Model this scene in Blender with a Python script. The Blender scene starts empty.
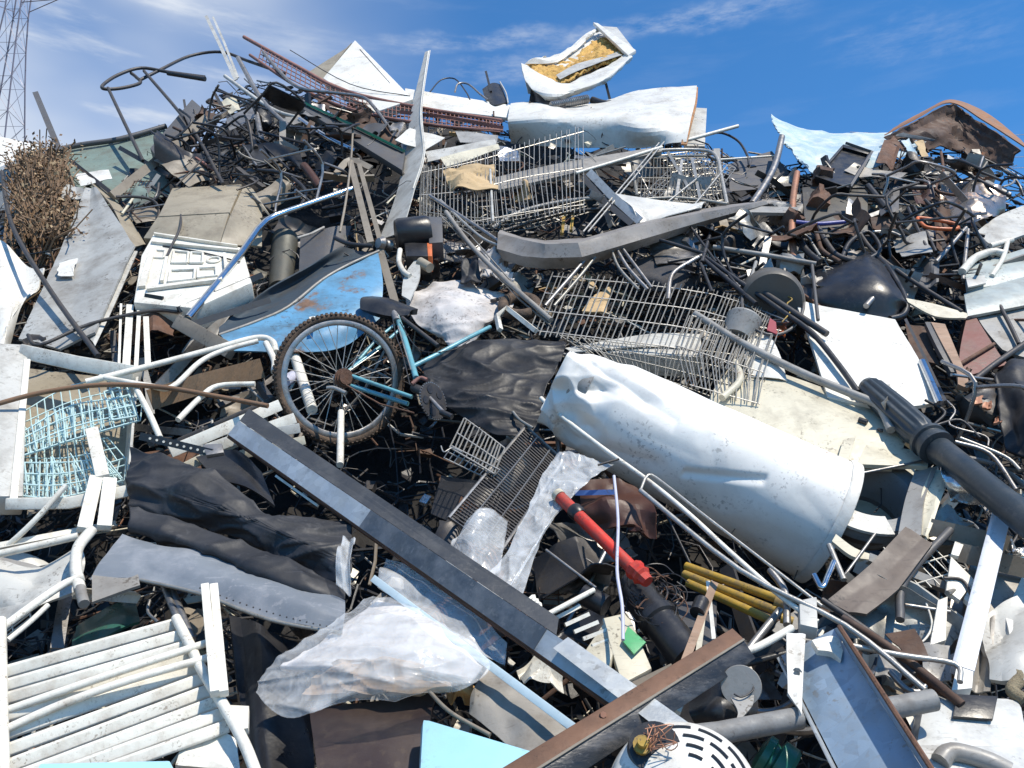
import bpy, bmesh, math, random
from mathutils import Vector, Matrix, noise
random.seed(7)
sc = bpy.context.scene
R = math.radians
# ------------------------------------------------------------------ camera
F = 887.0
PITCH = R(13.7)
CAM = Vector((0, 0, 1.7))
cam = bpy.data.cameras.new('camera')
cam.sensor_width = 36; cam.lens = 36 * F / 1024
cam.clip_start = .05; cam.clip_end = 3000
camo = bpy.data.objects.new('camera', cam); sc.collection.objects.link(camo)
camo.location = CAM; camo.rotation_euler = (R(90) + PITCH, 0, 0)
sc.camera = camo
# ------------------------------------------------------------------ light
SUN = Vector((.38, -.34, .86)).normalized()
w = bpy.data.worlds.new('World'); sc.world = w; w.use_nodes = True
nt = w.node_tree; nt.nodes.clear()
def N(t, **k):
    n = nt.nodes.new(t)
    for a, b in k.items(): setattr(n, a, b)
    return n
sky = N('ShaderNodeTexSky'); sky.sky_type = 'NISHITA'; sky.sun_disc = False
sky.sun_elevation = math.asin(SUN.z); sky.sun_rotation = math.atan2(SUN.x, SUN.y)
sky.altitude = 900; sky.air_density = 1.0; sky.dust_density = .35; sky.ozone_density = 3.2
tc = N('ShaderNodeTexCoord')
sep = N('ShaderNodeSeparateXYZ'); nt.links.new(tc.outputs['Generated'], sep.inputs[0])
def math_(op, a, b=None, c=None):
    m = N('ShaderNodeMath', operation=op)
    for i, v in enumerate((a, b, c)):
        if v is None: continue
        if isinstance(v, (int, float)): m.inputs[i].default_value = v
        else: nt.links.new(v, m.inputs[i])
    return m.outputs[0]
def noise_(scale, detail, rough, stretch, rot=(0, 0, 0)):
    mp = N('ShaderNodeMapping'); mp.inputs['Scale'].default_value = stretch; mp.inputs['Rotation'].default_value = rot
    nt.links.new(tc.outputs['Generated'], mp.inputs[0])
    n = N('ShaderNodeTexNoise'); n.inputs['Scale'].default_value = scale; n.inputs['Detail'].default_value = detail
    n.inputs['Roughness'].default_value = rough
    nt.links.new(mp.outputs[0], n.inputs['Vector']); return n.outputs[0]
def ramp(v, lo, hi):
    m = N('ShaderNodeMapRange', interpolation_type='SMOOTHSTEP'); m.inputs[1].default_value = lo; m.inputs[2].default_value = hi
    nt.links.new(v, m.inputs[0]); return m.outputs[0]
az = math_('DIVIDE', sep.outputs[0], math_('MAXIMUM', sep.outputs[1], .05))
n1 = noise_(1.9, 4, .45, (1, 1, 2.2), (0, .25, 0))
n2 = noise_(7, 6, .6, (.7, 1, 4.5), (0, -.12, .1))
leftm = ramp(az, -.02, -.5)
rightm = ramp(az, .1, .75)
c1 = math_('MULTIPLY', ramp(n1, .28, .66), math_('ADD', math_('MULTIPLY', leftm, 1.0), .03))
c2 = math_('MULTIPLY', ramp(n2, .50, .72), math_('ADD', math_('MULTIPLY', leftm, .3), .05))
def wisp(a0, e0, a1, e1, wd, amt, seed):
    # thin streak of cirrus along a great circle
    def d(a, e): return Vector((a, 1, e)).normalized()
    A, B = d(a0, e0), d(a1, e1); nrm = A.cross(B).normalized(); mid = (A + B).normalized(); half = math.acos(max(-1, min(1, A.dot(B)))) / 2
    dt = N('ShaderNodeVectorMath', operation='DOT_PRODUCT'); nrmz = N('ShaderNodeVectorMath', operation='NORMALIZE')
    nt.links.new(tc.outputs['Generated'], nrmz.inputs[0]); nt.links.new(nrmz.outputs[0], dt.inputs[0]); dt.inputs[1].default_value = nrm
    wob = math_('MULTIPLY', math_('SUBTRACT', noise_(9 + seed, 5, .6, (1, 1, 2)), .5), wd * 3)
    off = math_('ABSOLUTE', math_('ADD', dt.outputs['Value'], wob))
    band = ramp(off, wd, 0.0)
    dm = N('ShaderNodeVectorMath', operation='DOT_PRODUCT'); nt.links.new(nrmz.outputs[0], dm.inputs[0]); dm.inputs[1].default_value = mid
    along = ramp(dm.outputs['Value'], math.cos(half), math.cos(half * .3))
    tex = ramp(noise_(22 + seed, 6, .65, (1, 1, 4)), .3, .75)
    return math_('MULTIPLY', math_('MULTIPLY', math_('MULTIPLY', band, along), tex), amt)
def px_dir(px, py):
    a, b = (px - 512) / F, (384 - py) / F
    v = Vector((a, math.cos(PITCH) - b * math.sin(PITCH), math.sin(PITCH) + b * math.cos(PITCH)))
    return v.x / v.y, v.z / v.y
wsp = None
for (x0, y0, x1, y1, wd, am, sd) in ((520, 52, 830, -4, .016, .42, 0), (360, 44, 590, 34, .012, .36, 3), (470, 78, 640, 30, .02, .22, 6), (800, 40, 1040, 30, .03, .12, 9), (430, 70, 560, 74, .02, .2, 12)):
    o = wisp(*px_dir(x0, y0), *px_dir(x1, y1), wd, am, sd)
    wsp = o if wsp is None else math_('ADD', wsp, o)
cl = math_('MULTIPLY', math_('MINIMUM', math_('ADD', math_('ADD', c1, c2), wsp), .88), ramp(sep.outputs[1], -.1, .25))
hz = ramp(sep.outputs[2], .42, .12)
mix = N('ShaderNodeMix', data_type='RGBA'); mix.inputs[7].default_value = (9.8, 10.4, 11.2, 1)
tint = N('ShaderNodeMix', data_type='RGBA', blend_type='MULTIPLY'); tint.inputs[0].default_value = 1; tint.inputs[7].default_value = (.78, 1.80, 2.42, 1)
nt.links.new(sky.outputs[0], tint.inputs[6])
nt.links.new(cl, mix.inputs[0]); nt.links.new(tint.outputs[2], mix.inputs[6])
bg = N('ShaderNodeBackground'); bg.inputs['Strength'].default_value = .074
nt.links.new(mix.outputs[2], bg.inputs[0])
wo = N('ShaderNodeOutputWorld'); nt.links.new(bg.outputs[0], wo.inputs[0])
sl = bpy.data.lights.new('sun', 'SUN'); sl.energy = 5.0; sl.angle = R(.53); sl.color = (1, .92, .79)
so = bpy.data.objects.new('sun', sl); sc.collection.objects.link(so); so.rotation_euler = SUN.to_track_quat('Z', 'Y').to_euler()
sc.view_settings.view_transform = 'Standard'; sc.view_settings.look = 'None'; sc.view_settings.gamma = 1
sc.view_settings.exposure = .2
sc.cycles.max_bounces = 5; sc.cycles.transparent_max_bounces = 12; sc.cycles.use_denoising = True

# ------------------------------------------------------------------ geometry helpers
K, Y0 = 1.25, 3.4
def ray(px, py):
    a, b = (px - 512) / F, (384 - py) / F
    return Vector((a, math.cos(PITCH) - b * math.sin(PITCH), math.sin(PITCH) + b * math.cos(PITCH)))
def P(px, py, d=0.):
    """point of the heap's sloping face seen at this spot, d metres out from it"""
    v = ray(px, py); den = K * v.y - v.z
    t = K * Y0 / max(den, .40)
    if d > .3: d = .3 + (d - .3) * .45
    return CAM + v * (t - d)
def mpp(px, py): return (P(px, py) - CAM).length / F
NRM = Vector((0, -K, 1)).normalized()
def catmull(pts, k=6, closed=False):
    n = len(pts); out = []
    rng = range(n) if closed else range(n - 1)
    for i in rng:
        if closed: p0, p1, p2, p3 = pts[i - 1], pts[i], pts[(i + 1) % n], pts[(i + 2) % n]
        else:
            p1, p2 = pts[i], pts[i + 1]
            p0 = pts[i - 1] if i else p1 + (p1 - p2) * .5; p3 = pts[i + 2] if i + 2 < n else p2 + (p2 - p1) * .5
        for j in range(k):
            t = j / k
            out.append(.5 * ((2 * p1) + (p2 - p0) * t + (2 * p0 - 5 * p1 + 4 * p2 - p3) * t * t + (3 * p1 - p0 - 3 * p2 + p3) * t ** 3))
    if not closed: out.append(pts[-1].copy())
    return out
class MB:
    def __init__(s): s.v = []; s.f = []
    def add(s, vs, fs):
        o = len(s.v); s.v += [Vector(v) for v in vs]; s.f += [[i + o for i in f] for f in fs]; return s
    def sweep(s, pts, sec, closed=False, caps=True, radii=None, up=None):
        n = len(pts); m = len(sec)
        tan = []
        for i in range(n):
            if closed: t = pts[(i + 1) % n] - pts[i - 1]
            else: t = pts[min(i + 1, n - 1)] - pts[max(i - 1, 0)]
            tan.append(t.normalized() if t.length > 1e-9 else Vector((0, 0, 1)))
        u = (up if up is not None else CAM - pts[0]).copy()
        vs = []
        for i in range(n):
            t = tan[i]; u = u - t * u.dot(t)
            if u.length < 1e-6: u = t.orthogonal()
            u.normalize(); b = t.cross(u)
            k = radii[i] if radii else 1
            vs += [pts[i] + b * (a * k) + u * (c * k) for a, c in sec]
        fs = []
        for i in range(n if closed else n - 1):
            j = (i + 1) % n
            for q in range(m):
                r = (q + 1) % m; fs.append([i * m + q, i * m + r, j * m + r, j * m + q])
        if caps and not closed:
            fs.append(list(range(m))[::-1]); fs.append([(n - 1) * m + q for q in range(m)])
        return s.add(vs, fs)
    def tube(s, pts, r, n=8, closed=False, caps=True, radii=None):
        return s.sweep(pts, [(r * math.cos(2 * math.pi * i / n), r * math.sin(2 * math.pi * i / n)) for i in range(n)], closed, caps, radii)
    def box(s, c, sx, sy, sz, M=None):
        vs = [Vector((x * sx / 2, y * sy / 2, z * sz / 2)) for x in (-1, 1) for y in (-1, 1) for z in (-1, 1)]
        if M is not None: vs = [M @ v for v in vs]
        return s.add([c + v for v in vs], [[0, 1, 3, 2], [4, 6, 7, 5], [0, 4, 5, 1], [2, 3, 7, 6], [0, 2, 6, 4], [1, 5, 7, 3]])
    def hexa(s, front, back):
        return s.add(list(front) + list(back), [[0, 1, 2, 3], [7, 6, 5, 4], [0, 4, 5, 1], [1, 5, 6, 2], [2, 6, 7, 3], [3, 7, 4, 0]])
    def lathe(s, p0, p1, prof, n=40, cap0=True, cap1=True, disp=None, up=None):
        ax = p1 - p0; t = ax.normalized(); u = (up if up is not None else CAM - p0); u = (u - t * u.dot(t)).normalized(); b = t.cross(u)
        vs = []
        for k, r in prof:
            for i in range(n):
                a = 2 * math.pi * i / n; rr = r
                if disp: rr = r + disp(k, a)
                vs.append(p0 + ax * k + (b * math.sin(a) + u * math.cos(a)) * rr)
        m = len(prof); fs = [[i * n + q, i * n + (q + 1) % n, (i + 1) * n + (q + 1) % n, (i + 1) * n + q] for i in range(m - 1) for q in range(n)]
        if cap0: fs.append(list(range(n))[::-1])
        if cap1: fs.append([(m - 1) * n + q for q in range(n)])
        return s.add(vs, fs)
def norm_grid(g):
    nu, nv = len(g), len(g[0]); out = []
    for i in range(nu):
        row = []
        for j in range(nv):
            a = g[min(i + 1, nu - 1)][j] - g[max(i - 1, 0)][j]; b = g[i][min(j + 1, nv - 1)] - g[i][max(j - 1, 0)]
            n = a.cross(b)
            if n.length < 1e-9: n = CAM - g[i][j]
            n.normalize(); row.append(n)
        out.append(row)
    c = g[nu // 2][nv // 2]
    if out[nu // 2][nv // 2].dot(CAM - c) < 0: out = [[-n for n in r] for r in out]
    return out
def patch(ctrl, res=(24, 24), th=.004, amp=0., freq=4, folds=0, foldh=.03, seed=0, linear=False, torn=0., px=True, mb=None, wr=0., wf=5., wst=(1, 1, 1)):
    """curved or crumpled sheet through rows of control points, with thickness"""
    rows = [[P(*c) if px else Vector(c) for c in r] for r in ctrl]
    nu, nv = res
    def lin(pts, m):
        out = []
        L = len(pts) - 1
        for i in range(m + 1):
            x = i / m * L; k = min(int(x), L - 1); out.append(pts[k].lerp(pts[k + 1], x - k))
        return out
    def samp(pts, m):
        if linear or len(pts) < 3: return lin(pts, m)
        return lin(catmull(pts, 8), m)
    r1 = [samp(r, nv) for r in rows]
    cols = [samp([r1[i][j] for i in range(len(r1))], nu) for j in range(nv + 1)]
    g = [[cols[j][i] for j in range(nv + 1)] for i in range(nu + 1)]
    ng = norm_grid(g); rnd = random.Random(seed)
    fl = []
    for _ in range(folds):
        a = rnd.uniform(0, math.pi); fl.append((rnd.random(), rnd.random(), math.cos(a), math.sin(a), rnd.uniform(-1, 1)))
    sd = Vector((seed * 3.1, seed * 1.7, 5.))
    out = []
    for i in range(nu + 1):
        row = []
        for j in range(nv + 1):
            u, v = i / nu, j / nv; h = 0
            if amp: h += amp * (noise.fractal(g[i][j] * freq + sd, .8, 2.0, 3) )
            if wr:
                q_ = Vector((g[i][j].x * wst[0], g[i][j].y * wst[1], g[i][j].z * wst[2])) * wf + sd
                q_ = q_ + noise.noise_vector(q_ * .5) * .6
                h += wr * ((1 - abs(noise.noise(q_)) * 2.2) ** 2 + .45 * (1 - abs(noise.noise(q_ * 2.3 + Vector((7, 3, 1)))) * 2.2) ** 2 - .7)
            for (fu, fv, ca, sa, k) in fl: h += foldh * k * min(abs((u - fu) * ca + (v - fv) * sa), .35)
            p = g[i][j] + ng[i][j] * h
            if torn and (i in (0, nu) or j in (0, nv)):
                p = p + (g[nu // 2][nv // 2] - g[i][j]).normalized() * torn * max(0, noise.noise(g[i][j] * 14 + sd) + .25)
            row.append(p)
        out.append(row)
    g = out; ng = norm_grid(g)
    m = nv + 1; front = [p for r in g for p in r]
    back = [g[i][j] - ng[i][j] * th for i in range(nu + 1) for j in range(nv + 1)]
    fs = []; o = len(front)
    for i in range(nu):
        for j in range(nv):
            q = [i * m + j, i * m + j + 1, (i + 1) * m + j + 1, (i + 1) * m + j]
            fs.append(q); fs.append([x + o for x in q[::-1]])
    for i in range(nu):
        fs.append([i * m, (i + 1) * m, (i + 1) * m + o, i * m + o]); a = i * m + nv; fs.append([a + m, a, a + o, a + m + o])
    for j in range(nv):
        fs.append([j + 1, j, j + o, j + 1 + o]); a = nu * m + j; fs.append([a, a + 1, a + 1 + o, a + o])
    if mb is None: mb = MB()
    return mb.add(front + back, fs)
def wiregrid(ctrl, nu, nv, r=.0025, wu=True, wv=True, jit=0., seed=0, mb=None, sides=4, over=0):
    """wires on the surface through the control rows: nu wires along rows, nv wires across"""
    rows = [[P(*c) for c in q] for q in ctrl]; rnd = random.Random(seed)
    def along(pts, t):
        L = len(pts) - 1; x = t * L; k = max(0, min(int(x), L - 1)); return pts[k].lerp(pts[k + 1], x - k)
    sm = [catmull(q, 4) if len(q) > 2 else q for q in rows]
    def at(u, v):
        return along([along(q, v) for q in sm], u)
    if mb is None: mb = MB()
    if wu:
        for i in range(nu):
            u = i / (nu - 1) if nu > 1 else .5
            off = Vector([rnd.uniform(-jit, jit) for _ in range(3)])
            mb.tube([at(u, j / 8) + off for j in range(9)], r * 1.15, sides)
    if wv:
        for j in range(nv):
            v = j / (nv - 1) if nv > 1 else .5
            o1, o2 = [Vector([rnd.uniform(-jit, jit) for _ in range(3)]) for _ in '12']
            mb.tube([at(-over + (1 + 2 * over) * i / 6, v) + o1.lerp(o2, i / 6) for i in range(7)], r, sides)
    return mb
C = sc.collection
def origin_of(o):
    v = Vector((0, 0, 0))
    while o is not None: v = v + o.location; o = o.parent
    return v
ALL = []
def build(name, mb, m, parent=None, label=None, cat=None, group=None, kind=None, smooth=True, ang=35, bevel=0):
    me = bpy.data.meshes.new(name)
    if parent is None:
        xs = [v.x for v in mb.v]; ys = [v.y for v in mb.v]; zs = [v.z for v in mb.v]
        org = Vector((sum(xs) / len(xs), sum(ys) / len(ys), min(zs))); loc = org
    else: org = origin_of(parent); loc = Vector((0, 0, 0))
    me.from_pydata([v - org for v in mb.v], [], mb.f)
    bm = bmesh.new(); bm.from_mesh(me)
    bmesh.ops.recalc_face_normals(bm, faces=bm.faces)
    if bevel: bmesh.ops.bevel(bm, geom=[e for e in bm.edges if len(e.link_faces) == 2 and e.calc_face_angle(0) > .5], offset=bevel, segments=2, profile=.6, affect='EDGES', clamp_overlap=True)
    bm.to_mesh(me); bm.free()
    if smooth: me.shade_smooth(); me.set_sharp_from_angle(angle=R(ang))
    if m is not None: me.materials.append(m)
    o = bpy.data.objects.new(name, me); C.objects.link(o); o.location = loc
    if parent is not None: o.parent = parent
    if label: o['label'] = label
    if cat: o['category'] = cat
    if group: o['group'] = group
    if kind: o['kind'] = kind
    ALL.append(o); return o
def thing(name, label, cat, loc, group=None):
    o = bpy.data.objects.new(name, None); C.objects.link(o); o.location = loc; o.empty_display_size = .1
    o['label'] = label; o['category'] = cat
    if group: o['group'] = group
    return o
# ------------------------------------------------------------------ materials
MC = {}
def mat(name, col, rough=.5, metal=0., dirt=.35, dcol=(.11, .085, .06), rust=0., scale=7, bump=.12, dent=0., mottle=0., stretch=None, rcol=(.16, .055, .02), spec=.5, streak=0.):
    if name in MC: return MC[name]
    m = bpy.data.materials.new(name); m.use_nodes = True; t = m.node_tree; nd = t.nodes; ln = t.links
    b = nd['Principled BSDF']; b.inputs['Specular IOR Level'].default_value = spec
    co = nd.new('ShaderNodeTexCoord'); oi = nd.new('ShaderNodeObjectInfo')
    add = nd.new('ShaderNodeVectorMath'); add.operation = 'ADD'
    sc3 = nd.new('ShaderNodeVectorMath'); sc3.operation = 'SCALE'; sc3.inputs['Scale'].default_value = 37.
    cmb = nd.new('ShaderNodeCombineXYZ'); ln.new(oi.outputs['Random'], cmb.inputs[0]); ln.new(oi.outputs['Random'], cmb.inputs[1])
    ln.new(cmb.outputs[0], sc3.inputs[0]); ln.new(co.outputs['Object'], add.inputs[0]); ln.new(sc3.outputs[0], add.inputs[1])
    vec = add.outputs[0]
    if stretch:
        mp = nd.new('ShaderNodeMapping'); mp.inputs['Scale'].default_value = stretch; ln.new(vec, mp.inputs[0]); vec = mp.outputs[0]
    def nz(s, det=5, ro=.6, v=None):
        n = nd.new('ShaderNodeTexNoise'); n.inputs['Scale'].default_value = s; n.inputs['Detail'].default_value = det; n.inputs['Roughness'].default_value = ro
        ln.new(v or vec, n.inputs['Vector']); return n.outputs[0]
    def mr(v, a, bb, c=0., d=1.):
        n = nd.new('ShaderNodeMapRange'); n.inputs[1].default_value = a; n.inputs[2].default_value = bb; n.inputs[3].default_value = c; n.inputs[4].default_value = d; ln.new(v, n.inputs[0]); return n.outputs[0]
    def mx(f, a, bcol, mode='MIX'):
        n = nd.new('ShaderNodeMix'); n.data_type = 'RGBA'; n.blend_type = mode
        if isinstance(f, float): n.inputs[0].default_value = f
        else: ln.new(f, n.inputs[0])
        for k, x in ((6, a), (7, bcol)):
            if isinstance(x, tuple): n.inputs[k].default_value = (*x, 1)
            else: ln.new(x, n.inputs[k])
        return n.outputs[2]
    base = mx(mr(nz(scale * .35, 3), .3, .7), tuple(c * .86 for c in col), tuple(min(1, c * 1.08) for c in col))
    if mottle:
        vo = nd.new('ShaderNodeTexVoronoi'); vo.inputs['Scale'].default_value = scale * 5; ln.new(vec, vo.inputs['Vector'])
        base = mx(mr(vo.outputs['Color'], 0, 1, 0, mottle), base, tuple(c * .45 for c in col))
    br = mx(mr(oi.outputs['Random'], 0, 1, 0., .22), base, tuple(c * .5 for c in col))
    df = mr(nz(scale, 8, .68), .52 - .12 * dirt, .74, 0., min(1., dirt * 1.5))
    out = mx(df, br, dcol)
    sp = mr(nz(scale * 5, 4, .7), .63, .72, 0., min(.8, dirt))
    out = mx(sp, out, tuple(c * .6 for c in dcol))
    sf = nd.new('ShaderNodeMath'); sf.operation = 'MULTIPLY'; ln.new(mr(nz(scale * 9, 3, .6), .56, .62), sf.inputs[0]); ln.new(mr(nz(scale * .9, 3, .6), .52, .64, 0, min(.9, .3 + dirt)), sf.inputs[1])
    out = mx(sf.outputs[0], out, tuple(c * .7 for c in dcol))
    ms = nd.new('ShaderNodeMapping'); ms.inputs['Scale'].default_value = (1, 16, 3); ms.inputs['Rotation'].default_value = (.4, .7, .9); ln.new(vec, ms.inputs[0])
    out = mx(mr(nz(scale * 1.6, 5, .7, ms.outputs[0]), .60, .66, 0., min(.55, dirt * .9)), out, tuple(c * .9 for c in dcol))
    rf = mr(nz(scale * 2.2, 4), .3, .7, rough * .8, min(1, rough * 1.25 + .03)); mt = None
    if rust:
        n = nz(scale * .6, 9, .72); f = mr(n, .72 - .4 * rust, .78 - .4 * rust)
        rc = mx(mr(nz(scale * 4, 6), .35, .65), rcol, tuple(min(1, c * 2.1) for c in rcol))
        out = mx(f, out, rc)
        r2 = nd.new('ShaderNodeMix'); ln.new(f, r2.inputs[0]); ln.new(rf, r2.inputs[2]); r2.inputs[3].default_value = .9; rf = r2.outputs[0]
        if metal:
            mt = mr(f, 0, 1, metal, 0.)
    ln.new(out, b.inputs['Base Color']); ln.new(rf, b.inputs['Roughness'])
    if mt is not None: ln.new(mt, b.inputs['Metallic'])
    else: b.inputs['Metallic'].default_value = metal
    bp = nd.new('ShaderNodeBump'); bp.inputs['Strength'].default_value = bump; bp.inputs['Distance'].default_value = .01
    ln.new(nz(scale * 6, 6, .65), bp.inputs['Height']); last = bp
    if dent:
        b2 = nd.new('ShaderNodeBump'); b2.inputs['Strength'].default_value = min(1, dent * 1.3); b2.inputs['Distance'].default_value = .06
        rn = nd.new('ShaderNodeTexNoise'); rn.noise_type = 'RIDGED_MULTIFRACTAL'; rn.inputs['Scale'].default_value = scale * .45; rn.inputs['Detail'].default_value = 1.2; rn.inputs['Roughness'].default_value = .35; rn.inputs['Distortion'].default_value = .25
        ln.new(vec, rn.inputs['Vector']); ln.new(rn.outputs[0], b2.inputs['Height']); ln.new(bp.outputs[0], b2.inputs['Normal']); last = b2
    ln.new(last.outputs[0], b.inputs['Normal'])
    MC[name] = m; return m
def film(name, alpha, tint=(.85, .87, .88)):
    """thin clear plastic: partly see-through, glossy, wrinkled"""
    m = bpy.data.materials.new(name); m.use_nodes = True; t = m.node_tree; nd = t.nodes; ln = t.links
    b = nd['Principled BSDF']; b.inputs['Base Color'].default_value = (*tint, 1); b.inputs['Roughness'].default_value = .18
    n = nd.new('ShaderNodeTexNoise'); n.inputs['Scale'].default_value = 14; n.inputs['Detail'].default_value = 4; n.inputs['Distortion'].default_value = 1.5
    co = nd.new('ShaderNodeTexCoord'); ln.new(co.outputs['Object'], n.inputs['Vector'])
    bp = nd.new('ShaderNodeBump'); bp.inputs['Strength'].default_value = .22; bp.inputs['Distance'].default_value = .03; ln.new(n.outputs[0], bp.inputs['Height'])
    ln.new(bp.outputs[0], b.inputs['Normal'])
    mr = nd.new('ShaderNodeMapRange'); mr.inputs[1].default_value = .35; mr.inputs[2].default_value = .7; mr.inputs[3].default_value = alpha * .7; mr.inputs[4].default_value = min(1, alpha * 1.35)
    ln.new(n.outputs[0], mr.inputs[0]); ln.new(mr.outputs[0], b.inputs['Alpha'])
    MC[name] = m; return m
WHITE = mat('white_enamel', (.76, .74, .68), .36, dirt=.36, dcol=(.32, .27, .2), rust=.05, dent=.12)
WPAINT = mat('white_tube_paint', (.77, .74, .65), .4, dirt=.35, dcol=(.28, .2, .13), rust=.12, scale=14)
WTANK = mat('tank_enamel', (.79, .77, .72), .42, dirt=.18, dcol=(.24, .22, .2), rust=.10, rcol=(.2, .12, .07), scale=7, dent=.12, bump=.05)
CREAM = mat('cream_enamel', (.60, .55, .42), .45, dirt=.35, rust=.1, dent=.15)
BEIGE = mat('beige_paint', (.33, .285, .21), .5, dirt=.4, rust=.05, dent=.1)
TAN = mat('tan_steel', (.26, .22, .17), .55, dirt=.4)
GREY = mat('grey_paint', (.31, .30, .28), .45, dirt=.45, rust=.08, dent=.15)
LGREY = mat('light_grey_paint', (.52, .51, .47), .42, dirt=.4, rust=.08, dent=.15)
BGREY = mat('warm_grey_sheet', (.30, .28, .25), .5, metal=.2, dirt=.4, rust=.08, dent=.1)
DGREY = mat('dark_grey_paint', (.085, .085, .09), .5, dirt=.4, rust=.05, dent=.1)
BLACK = mat('black_paint', (.022, .022, .025), .4, dirt=.22, dcol=(.09, .08, .07), scale=10)
BPLAS = mat('black_plastic', (.018, .018, .02), .33, dirt=.22, dcol=(.08, .075, .07), dent=.1)
RUBBER = mat('tyre_rubber', (.055, .038, .027), .9, dirt=.8, dcol=(.17, .11, .07), scale=20, bump=.5)
STEEL = mat('grey_steel', (.34, .33, .32), .42, metal=.85, dirt=.4, rust=.12, scale=12)
DSTEEL = mat('dark_steel', (.06, .058, .06), .5, metal=.4, dirt=.4, rust=.1, scale=12)
CHROME = mat('chrome', (.72, .74, .76), .12, metal=1, dirt=.15, rust=.03, scale=12, bump=.03)
ZINC = mat('zinc_wire', (.30, .29, .26), .4, metal=.55, dirt=.3, rust=.12, scale=20)
ZINC2 = mat('bright_zinc_wire', (.46, .44, .40), .35, metal=.5, dirt=.2, rust=.08, scale=20)
GALV = mat('galvanised_steel', (.52, .55, .56), .42, metal=.45, dirt=.35, rust=.08, mottle=.5, scale=6, dcol=(.25, .25, .24))
GALVB = mat('blue_galvanised_steel', (.33, .44, .56), .45, metal=.35, dirt=.45, rust=.1, mottle=.55, scale=6, dcol=(.3, .3, .28))
RUST = mat('rusty_steel', (.15, .075, .045), .85, dirt=.6, dcol=(.06, .035, .025), scale=12, bump=.4)
RUSTB = mat('brown_rusty_sheet', (.10, .055, .035), .75, dirt=.6, dcol=(.03, .02, .02), rust=.3, scale=6, bump=.3, dent=.3)
REDRUST = mat('red_primer_steel', (.27, .125, .10), .7, dirt=.5, dcol=(.10, .07, .06), scale=12, bump=.3)
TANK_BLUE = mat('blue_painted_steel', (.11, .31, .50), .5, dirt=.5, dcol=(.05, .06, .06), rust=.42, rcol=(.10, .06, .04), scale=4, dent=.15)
STEELBLUE = mat('dark_blue_paint', (.03, .05, .07), .8, dirt=.55, dcol=(.05, .045, .04), rust=.15, scale=6, dent=.15)
SKYBLUE = mat('light_blue_plastic', (.33, .60, .70), .4, dirt=.12, dcol=(.3, .35, .35))
PALEBLUE = mat('peeling_pale_blue_paint', (.30, .43, .51), .6, dirt=.8, dcol=(.62, .64, .62), rust=.16, scale=9, dent=.2)
PBAR = mat('pale_blue_lacquer', (.58, .70, .74), .35, dirt=.15)
TEAL = mat('turquoise_frame_paint', (.15, .40, .46), .3, dirt=.35, dcol=(.12, .1, .08), scale=14)
GREEN = mat('green_paint', (.03, .20, .12), .4, dirt=.4)
GGREEN = mat('grey_green_paint', (.17, .23, .20), .6, dirt=.5)
LGREEN = mat('circuit_green', (.08, .36, .14), .4, dirt=.2)
RED = mat('red_paint', (.58, .035, .018), .45, dirt=.55, dcol=(.16, .07, .05), rust=.2, rcol=(.09, .04, .03), scale=14)
ORANGE = mat('orange_paint', (.65, .15, .04), .45, dirt=.35, scale=14)
YELLOW = mat('yellow_paint', (.42, .26, .03), .5, dirt=.7, rust=.2, scale=12)
WOOD = mat('weathered_wood', (.24, .15, .085), .8, dirt=.5, stretch=(1, 8, 1), scale=5, bump=.4)
WOODP = mat('pale_brown_wood', (.34, .22, .15), .75, dirt=.3, stretch=(1, 6, 1), scale=5, bump=.2)
CARD = mat('cardboard', (.52, .37, .20), .85, dirt=.3, scale=6)
FOAM = mat('yellow_foam', (.66, .40, .11), .95, dirt=.6, dcol=(.25, .12, .04), scale=16, bump=1.)
CLOTH = mat('white_cloth', (.58, .55, .53), .9, dirt=.5, dcol=(.25, .22, .2), scale=6, bump=.3)
TARP = mat('black_tarpaulin', (.016, .017, .021), .58, dirt=.3, dcol=(.07, .07, .075), scale=5, bump=.15, dent=.5)
VINYL = mat('glossy_black_film', (.012, .012, .014), .5, dirt=.5, dcol=(.06, .06, .062), dent=.2, scale=6, spec=.35)
GVINYL = mat('grey_vinyl_sheet', (.19, .20, .22), .5, dirt=.4, dcol=(.1, .1, .1), scale=5, dent=.25)
BROWNP = mat('dark_brown_sheet', (.040, .026, .024), .45, dirt=.35, dcol=(.10, .07, .05), scale=4, dent=.15)
LEATHER = mat('brown_leather', (.07, .025, .014), .5, dirt=.2, dcol=(.05, .03, .02), dent=.4, scale=9)  # brown darkened to carry the shade beneath the tank
RACKB = mat('aqua_coated_wire', (.52, .70, .70), .35, dirt=.1)
FOIL = mat('crumpled_foil', (.75, .74, .72), .25, metal=.9, dirt=.3, dent=1., scale=14)
COPPER = mat('copper_skin', (.42, .20, .12), .5, metal=.3, dirt=.4)
PURPLE = mat('lilac_plastic', (.52, .52, .62), .35, dirt=.1)
MOUND = mat('shade_dark_mound', (.010, .009, .009), .95, dirt=.6, dcol=(.022, .018, .015), scale=5, bump=.8)  # heap core painted near-black to deepen the shade in the gaps
FILM = film('clear_plastic_film', .27)
FILM2 = film('milky_plastic_film', .20)
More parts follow.
